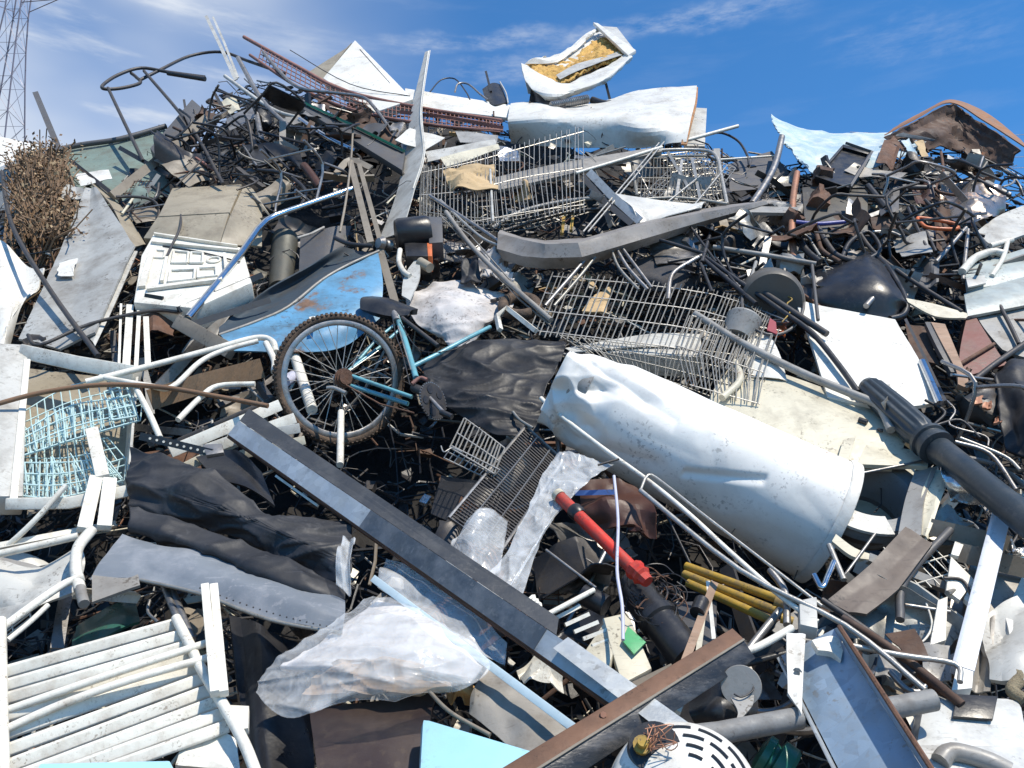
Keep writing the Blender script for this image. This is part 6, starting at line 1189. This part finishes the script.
# perforated drum end with motor
pe = thing('perforated_drum_end', 'white slotted round appliance end with exposed wiring at the bottom', 'appliance part', P(690, 768, 1.1))
cen = P(684, 800, 1.05); n3 = (CAM - cen).normalized(); n3 = (n3 + Vector((0, 0, .3)) + Vector((.1, 0, 0))).normalized(); u3 = Vector((1, 0, 0)); u3 = (u3 - n3 * u3.dot(n3)).normalized(); w3 = n3.cross(u3); w3 = w3 if w3.z > 0 else -w3
RR = .178
build('round_cover', MB().lathe(cen - n3 * .06, cen + n3 * .10, [(0, RR), (.37, RR), (.42, RR * .99)] + [(.42 + .58 * math.sin(t_ * math.pi / 24), RR * .99 * math.cos(t_ * math.pi / 24)) for t_ in range(1, 12)] + [(1, .003)], 90), WHITE, pe)
slm = MB()
for ring, (r_, n_s, da) in enumerate(((.148, 12, .2), (.123, 12, .2), (.098, 10, .2), (.074, 8, .22))):
    for i in range(n_s):
        a = 2 * math.pi * (i + .5 * ring) / n_s
        if 1.75 < a % (2 * math.pi) < 3.6: continue
        slm.tube([cen + n3 * (.0085 + .093 * math.sqrt(max(0, 1 - (r_ / (RR * .99)) ** 2))) + (u3 * math.cos(a + t * da) + w3 * math.sin(a + t * da)) * r_ for t in (-1, -.5, 0, .5, 1)], .004, 6)
build('cover_slot', slm, BLACK, pe)
mc = cen + u3 * -.062 + w3 * .095 + n3 * .082
build('wiring_recess', MB().lathe(mc - n3 * .06, mc + n3 * .0, [(0, .066), (1, .060)], 40), BPLAS, pe)
build('brass_fitting', MB().lathe(mc + u3 * -.03, mc + u3 * -.03 + n3 * .04, [(0, .02), (.5, .022), (.5, .012), (1, .012)], 12), YELLOW, pe)
rf = random.Random(8); mw = MB()
for q in range(9):
    pts = [mc + u3 * rf.uniform(-.03, .05) + w3 * rf.uniform(-.02, .05) + n3 * rf.uniform(.01, .05) for _ in range(4)]; mw.tube(catmull(pts, 4), .0013, 5)
build('wire', mw, COPPER, pe)
slab('metal_tag', None, None, GREY, [(674, 737, 1.24), (688, 735, 1.24), (692, 748, 1.24), (676, 750, 1.24)], .006, pe, bevel=.001)
bar('orange_connector', None, None, ORANGE, .018, .014, [(648, 730, 1.26), (658, 731, 1.26)], pe)
tube('cover_rim', None, None, GREY, .006, [], parent=pe) if False else build('cover_rim', MB().tube([cen + n3 * .003 + (u3 * math.cos(a * math.pi / 40) + w3 * math.sin(a * math.pi / 40)) * (RR - .005) for a in range(80)], .006, 8, True), LGREY, pe)
# grey pipe bottom, disc plate
tube('long_grey_pipe', 'grey scuffed pipe lying level beside the blue galvanised beam', 'pipe', mat('scuffed_pipe', (.24, .24, .235), .65, metal=.1, dirt=.6, dcol=(.12, .11, .1), scale=12), .036, [(640, 742, .95), (720, 733, .97), (800, 718, .95)], smooth=0, n=20)
tube('broken_grey_pipe', 'broken grey pipe end sticking out beyond the blue galvanised beam', 'pipe', MC['scuffed_pipe'], .036, [(870, 712, .95), (934, 700, .97)], smooth=0, n=20)
fp = thing('fan_blade_disc', 'grey slotted disc with a curved tail above the long grey pipe', 'slotted disc', P(740, 710, .9))
dc = P(741, 686, 1.0); dn = (CAM - dc).normalized()
build('disc', MB().lathe(dc - dn * .006, dc + dn * .006, [(0, .055), (1, .053)], 40), GREY, fp)
sheet('tail_blade', None, None, GREY, [[(731, 698, .99), (754, 695, .99)], [(738, 712, 1.0), (752, 706, 1.0)], [(734, 724, 1.0), (738, 722, 1.0)]], fp, th=.006, res=(10, 6))
tube('slot_edge', None, None, BLACK, .003, [(752, 678, 1.02), (753, 690, 1.02), (742, 697, 1.02), (734, 694, 1.02)], parent=fp)
gh = thing('green_bottle', 'dark green plastic bottle lying under the long grey pipe', 'bottle', P(760, 755, .9))
build('bottle_body', MB().lathe(P(790, 775, .45), P(758, 752, .5), [(0, .06), (.1, .07), (.5, .07), (.55, .05), (.65, .05), (.7, .06), (.9, .06), (1, .03)], 30), mat('green_plastic', (.02, .16, .11), .3, dirt=.3), gh)
sheet('dark_housing', 'dark grey rounded housing behind the slotted disc', 'housing', BPLAS, [[(690, 680, .7), (720, 672, .85), (755, 680, .7)], [(688, 710, .8), (722, 700, .95), (760, 706, .8)], [(700, 735, .7), (725, 730, .8), (755, 728, .7)]], th=.02)
bar('white_strut', 'white strut pointing down behind the black web of the rusty beam', 'strut', WPAINT, .03, .015, [(684, 690, .9), (676, 712, .95)])
# blue galvanised beam
gbb = thing('blue_galvanised_beam', 'broad bluish galvanised channel beam standing out of the bottom edge', 'beam', P(850, 720, 1.0))
c0, c1 = P(812, 640, .95), P(905, 800, 1.25)
f2 = (c1 - c0).normalized(); v3 = (CAM - c0).normalized(); s3 = f2.cross(v3).normalized(); s3 = s3 if s3.x > 0 else -s3
fq = lambda o, w_, tv, m, nm, e0=Vector(), e1_=Vector(): build(nm, MB().hexa([c0 + o + e0, c0 + o + w_ + e0, c1 + o + w_, c1 + o], [p + tv for p in (c0 + o + e0, c0 + o + w_ + e0, c1 + o + w_, c1 + o)]), m, gbb, bevel=.0015)
fq(-s3 * .10, s3 * .17, -v3 * .006, GALVB, 'web')
fq(s3 * .07, v3 * .085 + s3 * .012, s3 * .006, GALVB, 'side_flange')
build('rusty_flange_edge', MB().tube([c0 + s3 * .084 + v3 * .085, c1 + s3 * .084 + v3 * .085], .0065, 6), RUST, gbb)
fq(-s3 * .103, v3 * .04 - s3 * .004, -s3 * .006, GALV, 'near_lip')
for i, (x, y) in enumerate(((797, 673), (858, 727))):
    c = P(x, y, 1.04 + .05 * i); build('bolt', MB().lathe(c - v3 * .03, c + v3 * .012, [(0, .014), (.7, .014), (.7, .009), (1, .008)], 8), STEEL, gbb)
sheet('white_corner_gusset', 'white bent gusset plate at the top of the blue galvanised beam', 'gusset plate', WHITE, [[(787, 630, 1.0), (806, 632, 1.0)], [(787, 660, 1.05), (804, 662, 1.06)], [(789, 690, 1.08), (802, 714, 1.08)]], th=.01, folds=2, foldh=.03, res=(10, 6))
sheet('white_gear', 'white round toothed cap on the top of the blue galvanised beam', 'toothed cap', WPAINT, [[(812, 640, 1.12), (835, 636, 1.12), (843, 650, 1.12)], [(818, 650, 1.12), (832, 652, 1.12), (841, 660, 1.12)]], th=.02, res=(5, 8))
slab('grey_switch_box', 'small grey box leaning above the blue galvanised beam', 'box', LGREY, [(799, 600, .95), (817, 596, .95), (818, 628, .98), (800, 624, .98)], .05)
# long rods lower right
LR = [('long thin bright rod running from under the tank to the appliance shell', ZINC2, .010, [(640, 490), (740, 570), (845, 625), (925, 690)]),
      ('white pointed blade end beside the rusty beam tip', WPAINT, .014, [(736, 655), (760, 646), (792, 628)]),
      ('pale rod running from the gusset toward the white beam foot', ZINC2, .010, [(838, 643), (900, 655), (955, 664), (960, 682)]),
      ('steel rod bending round near the appliance shell', STEEL, .010, [(925, 686), (918, 692), (905, 688), (890, 672)]),
      ('grey bent pipe beneath the water tank end', STEEL, .014, [(770, 570), (785, 592), (787, 625)]),
      ('dark bar sloping down before the appliance shell', RUSTB, .016, [(842, 618), (900, 655), (962, 705)]),
      ('slim dark bar in the shade of the rods', DSTEEL, .012, [(822, 600), (880, 640), (915, 675)]),
      ('thin upright rod beside the blue galvanised beam', ZINC, .007, [(856, 640), (857, 680)]),
      ('steel bar slanting beside the yellow stubs', STEEL, .014, [(780, 610), (752, 645), (735, 668)])]
for i, (lab, m, r, pts) in enumerate(LR):
    tube('long_rod', lab, 'rod', m, r, [(*p, .95 - .03 * i) for p in pts], smooth=4 if len(pts) > 2 else 0)
for i, (q, lab, m) in enumerate(((((880, 655), (905, 668), (898, 690), (874, 680)), 'grey bent plate in the hollow beside the long rods', GREY), (((868, 668), (890, 690), (905, 700), (880, 704)), 'brown splintered piece beneath the steel rods', WOOD), (((905, 715), (935, 705), (950, 720), (925, 745)), 'cracked white shell piece leaning at the corner appliance', WPAINT), (((885, 630), (915, 625), (930, 655), (905, 650)), 'dark brown flap behind the rods beneath the plank', RUSTB), (((893, 715), (900, 712), (902, 735), (890, 732)), 'brick red scrap beneath the broken pipe', REDRUST),
        (((862, 650), (882, 650), (880, 720), (862, 700)), 'blue grey shaded plate beside the blue galvanised beam', STEELBLUE), (((920, 640), (950, 640), (952, 675), (925, 672)), 'grey shaded plate before the white beam foot', GREY), (((968, 690), (978, 620), (996, 612), (990, 690)), 'grey leaning plate beside the foot of the white beam', BGREY))):
    sheet('lower_plate', lab, 'metal plate', m, [[(*q[0], .55), (*q[1], .6)], [(*q[3], .6), (*q[2], .62)]], folds=4, foldh=.06, seed=i + 60, res=(10, 10))
# ================================================================== countless small scrap in the hollows (stuff) and loose pieces
SIL = [(-80, 262), (0, 215), (40, 205), (70, 190), (130, 178), (160, 142), (200, 106), (230, 92), (260, 82), (330, 96), (420, 112), (500, 116), (600, 122), (700, 146), (760, 166), (865, 165), (905, 146), (960, 138), (1012, 172), (1035, 205), (1110, 250)]
rnd = random.Random(77)
def in_plane():
    a = rnd.uniform(0, math.pi); t = Vector((1, 0, 0)); s_ = NRM.cross(t)
    return (t * math.cos(a) + s_ * math.sin(a) + NRM * rnd.gauss(0, .35)).normalized()
PAL = [(DSTEEL, 20), (BLACK, 30), (BPLAS, 15), (STEEL, 11), (GREY, 7), (LGREY, 3), (WPAINT, 3), (RUST, 9), (RUSTB, 11), (TAN, 10), (CREAM, 3), (BEIGE, 4), (BGREY, 6), (STEELBLUE, 1), (CARD, 2), (ZINC, 5), (FOIL, 1), (COPPER, 1)]
def pick():
    k = rnd.uniform(0, sum(w_ for _, w_ in PAL))
    for m, w_ in PAL:
        k -= w_
        if k <= 0: return m
    return PAL[0][0]
def spot(lo=-70, hi=1094, top=0, ybias=1.25):
    px = rnd.uniform(lo, hi); y0 = lerp_tab(SIL, px) + top
    return px, y0 + (790 - y0) * rnd.random() ** ybias
stuff = {}
VOIDS = [(285, 690, 52, 90), (590, 560, 45, 50), (500, 500, 70, 60), (700, 590, 60, 35), (240, 510, 60, 60), (130, 620, 60, 25), (290, 235, 50, 40), (480, 245, 35, 22)]
for i in range(8600):
    px, py = spot(); d = rnd.uniform(-.6, -.02) if py > 230 else rnd.uniform(-.55, -.05)
    if py > 380:
        if rnd.random() < .45: continue
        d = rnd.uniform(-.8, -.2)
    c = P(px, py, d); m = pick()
    if py > 380 and rnd.random() < .5: m = rnd.choice((BLACK, BPLAS, DSTEEL))  # extra black pieces low down, painting deeper shade into the hollows
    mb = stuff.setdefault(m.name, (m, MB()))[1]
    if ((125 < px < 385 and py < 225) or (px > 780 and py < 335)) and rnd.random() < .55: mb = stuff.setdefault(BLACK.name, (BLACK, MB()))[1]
    if any(((px - vx) / rx) ** 2 + ((py - vy) / ry) ** 2 < 1 for vx, vy, rx, ry in VOIDS) and d > -.75: continue
    k = rnd.random(); a = in_plane(); b = a.cross(NRM).normalized(); n = a.cross(b)
    if k < .66:
        L = rnd.uniform(.04, .16) * (1 if rnd.random() < .7 else 1.7); r = rnd.uniform(.0025, .008); o_ = b * rnd.gauss(0, .035)
        if rnd.random() < .25: mb.tube([c - a * L, c - a * L * .9 + b * L * .6, c + b * L * .75, c + a * L * .9 + b * L * .6, c + a * L], r, 5)
        else: mb.tube([c - a * L, c + NRM * rnd.uniform(-.02, .02) + o_, c + a * L], r, 5)
    elif k < .90:
        L, W_ = rnd.uniform(.02, .085), rnd.uniform(.015, .05); q = [c + a * L * sx + b * W_ * sy + n * rnd.uniform(-.02, .02) for sx, sy in ((-1, -.8), (-.1, -1), (1, -.7), (.8, 1), (0, 1.1), (-1, .7))]
        mb.add(q + [p - n * .005 for p in q], [[0, 1, 2, 3, 4, 5], [11, 10, 9, 8, 7, 6]] + [[x, (x + 1) % 6, 6 + (x + 1) % 6, 6 + x] for x in range(6)])
    else:
        M = Matrix((a, b, n)).transposed(); mb.box(c, rnd.uniform(.03, .10), rnd.uniform(.02, .06), rnd.uniform(.015, .05), M)
vs = []; fs = []; mats = []; mi = []
for nm, (m, mb) in stuff.items():
    o = len(vs); vs += mb.v; fs += [[x + o for x in f] for f in mb.f]; mi += [len(mats)] * len(mb.f); mats.append(m)
me = bpy.data.meshes.new('small_scrap'); me.from_pydata(vs, [], fs)
for m in mats: me.materials.append(m)
me.polygons.foreach_set('material_index', mi); me.update()
so_ = bpy.data.objects.new('small_scrap', me); C.objects.link(so_); so_['kind'] = 'stuff'; so_['label'] = 'countless small broken metal pieces filling the hollows of the heap'; so_['category'] = 'scrap metal'
# fine wire tangle (stuff)
wv = MB()
for i in range(900):
    px, py = spot(); 
    if py > 560 and rnd.random() < .5: continue
    c = P(px, py, rnd.uniform(-.3, .12)); a = in_plane(); b = a.cross(NRM); rr = rnd.uniform(.04, .2); ph = rnd.uniform(0, 6); sw = rnd.uniform(.5, 3)
    wv.tube([c + (a * math.cos(ph + sw * t / 5) + b * math.sin(ph + sw * t / 5)) * rr + NRM * rnd.uniform(-.02, .02) for t in range(6)], rnd.uniform(.0016, .0035), 4)
build('wire_tangle', wv, DSTEEL, None, 'fine dark wire tangled all through the heap', 'wire', kind='stuff')
# loose pieces one can count
LAND = [(40, 190, 'brown shrub'), (110, 165, 'green container'), (215, 60, 'upright blades'), (370, 80, 'pointed freezer lid'), (400, 160, 'white fin'), (575, 70, 'foam filled door'), (610, 120, 'curved white hood'), (690, 180, 'grille crate'), (500, 185, 'long wire basket'),
        (840, 165, 'black plastic housing'), (840, 215, 'dark square sheet'), (950, 130, 'rusty hood'), (940, 224, 'orange loop'), (1000, 270, 'grey green bumper'), (970, 350, 'red brown sheet'), (855, 290, 'black plastic tank'), (870, 360, 'large white panel'), (775, 300, 'patterned drum'), (700, 255, 'knot of black bars'), (640, 235, 'bent grey sheet'),
        (640, 320, 'slanted wire rack'), (450, 305, 'white cloth bundle'), (420, 235, 'black motor'), (330, 290, 'blue trough'), (280, 250, 'olive bucket'), (200, 210, 'beige box'), (190, 270, 'white moulded case'), (80, 270, 'folded grey sheet'), (15, 300, 'far white sheet'), (60, 440, 'open dishwasher'), (200, 375, 'white bent tubes'), (250, 430, 'pale slats'),
        (340, 380, 'bicycle wheel'), (435, 400, 'bicycle chainring'), (490, 380, 'black plastic film'), (510, 490, 'black wire shelf'), (700, 460, 'water tank'), (870, 500, 'washing machine front'), (910, 420, 'lamp post head'), (1000, 500, 'lamp post shaft'), (980, 600, 'long white beam'), (880, 570, 'brown scorched sheet'), (740, 595, 'yellow tubes'), (600, 530, 'red pipe'), (660, 630, 'black hydraulic cylinder'),
        (620, 640, 'white machine frame'), (430, 560, 'galvanised beam'), (370, 650, 'clear plastic sack'), (240, 520, 'black tarpaulin'), (220, 590, 'grey vinyl sheet'), (100, 690, 'slatted lounger'), (280, 650, 'lounger post'), (380, 730, 'dark brown sheet'), (540, 720, 'pale grey sheet'), (640, 690, 'rusty channel beam'), (740, 690, 'slotted disc'), (860, 700, 'blue galvanised beam'), (960, 740, 'corner appliance shell'), (900, 660, 'long thin rods')]
# bare chair frames thrown on the heap
CF = [(232, 122, .34, 'beneath the upright flat bars'), (268, 140, .36, 'between the shiny short pipe and the seat back'), (205, 160, .3, 'under the long dark box section'), (300, 188, .34, 'before the dark seat back above the bucket'), (325, 150, .3, 'between the green striped board and the tan bars'), (188, 146, .28, 'behind the long dark box section'),
      (880, 232, .34, 'beside the dark square sheet'), (925, 262, .36, 'under the orange loop and above the tan strip'), (905, 200, .3, 'below the torn end of the rusty hood'), (955, 250, .32, 'between the orange loop and the white pipes'), (985, 195, .3, 'under the far end of the rusty hood'), (835, 255, .3, 'above the black plastic tank'), (745, 262, .3, 'behind the long grey square bar'), (990, 420, .32, 'beneath the black rubbish bag')]
for i, (px, py, s_, where) in enumerate(CF):
    c = P(px, py, .12 if py < 180 else .26); M = Matrix.Rotation(rnd.uniform(0, 6.28), 3, 'Z') @ Matrix.Rotation(rnd.uniform(.5, 2.4), 3, 'X') @ Matrix.Rotation(rnd.uniform(-.6, .6), 3, 'Y')
    m = (BLACK, DSTEEL, BLACK, STEEL, BPLAS)[i % 5]; hue = ('black', 'dark steel', 'black', 'grey steel', 'black')[i % 5]
    t = thing('chair_frame', f'bent {hue} chair frame tangled {where}', 'chair frame', c, 'bare chair frames')
    J = lambda x, y, z: c + M @ Vector((x * s_ + rnd.gauss(0, .008), y * s_ + rnd.gauss(0, .008), z * s_ + rnd.gauss(0, .008)))
    for sx in (-.5, .5): build('side_tube', MB().tube(catmull([J(sx, .5, -.7), J(sx, .42, -.05), J(sx, -.3, 0), J(sx, -.5, -.1), J(sx, -.55, -.7)], 4), .009, 8), m, t)
    build('back_tube', MB().tube(catmull([J(-.5, .42, -.05), J(-.48, .6, .5), J(-.4, .68, .85), J(.4, .68, .85), J(.48, .6, .5), J(.5, .42, -.05)], 4), .009, 8), m, t)
    for y_, z_ in ((.45, -.45), (-.5, -.35), (-.1, 0)): build('cross_tube', MB().tube([J(-.5, y_, z_), J(.5, y_, z_)], .007, 8), m, t)
    if i % 3 == 1: build('backrest', patch([[tuple(J(u, .62, v)) for u in (-.45, 0, .45)] for v in (.45, .65, .8)], (8, 10), .012, px=False), BPLAS, t)
CN = {DSTEEL: 'dark steel', BLACK: 'black', STEEL: 'grey steel', GREY: 'grey painted', LGREY: 'light grey', WPAINT: 'white', RUST: 'rusty', RUSTB: 'dark brown', TAN: 'tan', ZINC: 'zinc', BPLAS: 'black plastic', CREAM: 'cream', BGREY: 'warm grey', DGREY: 'dark grey', CARD: 'cardboard brown'}
ZONES = [ # x0,y0,x1,y1, n, palette, d range, kinds weights
 (130, 125, 350, 235, 44, [DSTEEL, BLACK, BLACK, BPLAS, GREY, RUSTB, DSTEEL, TAN, BGREY], (-.02, .22)),
 (190, 72, 400, 150, 40, [DSTEEL, BLACK, BPLAS, DGREY, STEEL, RUSTB, BGREY], (-.12, .14)),
 (780, 150, 1010, 330, 84, [BLACK, BLACK, DSTEEL, DSTEEL, STEEL, RUST, RUSTB, GREY, ZINC, TAN, BGREY], (.0, .34)),
 (660, 215, 800, 330, 36, [BLACK, DSTEEL, ZINC, STEEL, BLACK, WPAINT], (.05, .38)),
 (590, 150, 790, 215, 26, [STEEL, ZINC, DSTEEL, GREY], (.0, .2)),
 (20, 200, 170, 380, 18, [DSTEEL, TAN, BLACK, STEEL], (-.05, .2)),
 (140, 300, 300, 460, 26, [DSTEEL, TAN, WPAINT, STEEL, RUST, GREY], (.0, .3)),
 (380, 240, 560, 340, 22, [DSTEEL, STEEL, BLACK, ZINC], (-.05, .22)),
 (430, 430, 600, 620, 18, [DSTEEL, BLACK, STEEL, RUST], (-.1, .2)),
 (560, 560, 800, 720, 26, [DSTEEL, BLACK, STEEL, BLACK, RUSTB, BPLAS], (-.1, .3)),
 (800, 560, 1010, 720, 34, [DSTEEL, STEEL, TAN, RUSTB, GREY, WPAINT, LGREY, ZINC], (.05, .42)),
 (900, 400, 1040, 540, 18, [BLACK, DSTEEL, STEEL, GREY, ZINC], (.0, .35)),
 (240, 560, 330, 760, 3, [DSTEEL, BLACK, RUSTB], (-.1, .2)),
 (0, 520, 130, 660, 8, [WPAINT, LGREY, GREY, STEEL], (.2, .5)),
]
cnt = {}
AVOID = [(640, 320, 115, 52), (815, 545, 75, 70), (870, 360, 62, 48), (190, 270, 62, 45), (80, 270, 55, 70), (300, 300, 70, 45), (345, 380, 75, 72), (730, 595, 60, 24), (450, 310, 60, 30), (205, 210, 40, 26)]
for (x0, y0, x1, y1, n, pal, (d0, d1)) in ZONES:
    for _ in range(n):
        px, py = rnd.uniform(x0, x1), rnd.uniform(y0, y1)
        if py < lerp_tab(SIL, px) + 8: py = lerp_tab(SIL, px) + rnd.uniform(8, 40)
        if any(((px - vx) / rx) ** 2 + ((py - vy) / ry) ** 2 < 1 for vx, vy, rx, ry in AVOID): continue
        m = rnd.choice(pal); c = P(px, py, rnd.uniform(d0, d1)); a = in_plane(); b = a.cross(NRM).normalized(); k = rnd.random(); L = rnd.uniform(.10, .34); mb = MB()
        if py < 200: L *= .8
        if k < .24: kind, nm, cat = 'straight thin rod', 'loose_rod', 'rod'; mb.tube([c - a * L, c + NRM * rnd.uniform(-.02, .02), c + a * L], rnd.uniform(.004, .011), 8)
        elif k < .36:
            kind, nm, cat = 'curved tube', 'curved_tube', 'tube'; h = rnd.uniform(.03, .16)
            mb.tube(catmull([c - a * L, c - a * L * .5 + b * h * .8, c + b * h, c + a * L * .5 + b * h * .6, c + a * L - b * .02], 4), rnd.uniform(.007, .013), 8)
        elif k < .46: kind, nm, cat = 'flat bar', 'flat_bar', 'bar'; w_ = rnd.uniform(.012, .024); mb.sweep([c - a * L, c + NRM * rnd.uniform(-.03, .03), c + a * L + b * rnd.uniform(-.05, .05)], [(-w_, -.003), (w_, -.003), (w_, .003), (-w_, .003)])
        elif k < .54: kind, nm, cat = 'angle iron', 'angle_iron', 'bar'; mb.sweep([c - a * L, c + a * L], rot([(0, 0), (.03, 0), (.03, .003), (.003, .003), (.003, .03), (0, .03)], rnd.uniform(0, 6)))
        elif k < .63: kind, nm, cat = 'bent channel', 'bent_channel', 'channel'; mb.sweep([c - a * L, c + b * rnd.uniform(-.02, .02), c + a * L + NRM * rnd.uniform(-.06, .06)], rot(CSEC(rnd.uniform(.03, .06), rnd.uniform(.015, .03), .004), rnd.uniform(-1, 1)))
        elif k < .79:
            kind, nm, cat = 'crushed folded sheet', 'folded_sheet', 'metal sheet'; W_ = rnd.uniform(.05, .13); L = rnd.uniform(.08, .20); kx = rnd.uniform(.3, .8); z1, z2 = rnd.uniform(-.08, .08), rnd.uniform(-.08, .08)
            g = [[tuple(c + a * L * u + b * W_ * v + NRM * (z1 * abs(u - .3) + z2 * max(0, v - kx) * 3 + rnd.uniform(-.015, .015))) for v in (-1, -.3, kx, 1)] for u in (-1, -.2, .3, 1)]
            patch(g, (14, 14), .004, folds=4, foldh=.05, seed=rnd.randint(0, 999), px=False, torn=.015, mb=mb, linear=True)
        elif k < .87:
            kind, nm, cat = 'crushed box', 'crushed_box', 'box'; s3_ = [rnd.uniform(.04, .10) for _ in range(3)]; M = Matrix((a, b, a.cross(b))).transposed()
            bm = bmesh.new(); bmesh.ops.create_cube(bm, size=1); bmesh.ops.subdivide_edges(bm, edges=bm.edges, cuts=3, use_grid_fill=True)
            for v in bm.verts: v.co = c + M @ Vector([v.co[q] * s3_[q] * 1.6 for q in range(3)]) + noise.noise_vector(v.co * 2.3 + c * 5) * .035
            mb.add([v.co.copy() for v in bm.verts], [[v.index for v in f.verts] for f in bm.faces]); bm.free()
        elif k < .93:
            kind, nm, cat = 'tangled cable', 'tangled_cable', 'cable'; pts = [c]
            for q in range(9): pts.append(c + a * rnd.uniform(-.14, .14) + b * rnd.uniform(-.10, .10) + NRM * rnd.uniform(-.03, .05))
            mb.tube(catmull(pts, 5), rnd.uniform(.003, .006), 6)
        elif k < .975:
            kind, nm, cat = 'broken wire grille', 'wire_grille', 'wire grille'; n1_ = rnd.randint(6, 12)
            for q in range(n1_): o_ = b * (q / n1_ - .5) * .2; mb.tube([c + o_ - a * .1, c + o_ + a * rnd.uniform(.07, .12)], .0022, 4)
            for q in (-.07, 0, .07): mb.tube([c + a * q - b * .11, c + a * q + b * .10], .003, 4)
        else:
            kind, nm, cat = 'bent hoop', 'bent_hoop', 'hoop'; r_ = rnd.uniform(.05, .11); ph = rnd.uniform(0, 6)
            mb.tube([c + a * r_ * math.cos(ph + t * .45) + b * r_ * .7 * math.sin(ph + t * .45) + NRM * .01 * t for t in range(rnd.randint(6, 12))], .007, 8)
        ld_ = min(LAND, key=lambda q: (q[0] - px) ** 2 + 1.3 * (q[1] - py) ** 2)
        dx, dy = px - ld_[0], py - ld_[1]
        rel = 'in the tangle at' if abs(dx) + abs(dy) < 26 else ('in the tangle above' if dy < -abs(dx) else 'in the tangle below' if dy > abs(dx) else 'in the tangle left of' if dx < 0 else 'in the tangle right of')
        tone = CN.get(m, 'dark')
        key = f'{tone} {kind} {rel} the {ld_[2]}'
        o = build(nm, mb, m, None, key, cat, ang=45); cnt.setdefault(key, []).append((o, L, a))
for key, lst in cnt.items():
    if len(lst) == 1: continue
    if len(lst) == 2:
        lst.sort(key=lambda q: -q[0].dimensions.length)
        lst[0][0]['label'] = 'longer ' + key; lst[1][0]['label'] = 'shorter ' + key
    elif len(lst) == 3:
        lst.sort(key=lambda q: -q[0].dimensions.length)
        for q, wd3 in zip(lst, ('longest', 'middle sized', 'shortest')): q[0]['label'] = wd3 + ' ' + key
    else:
        for o, _, _ in lst: o['group'] = key + ' group'
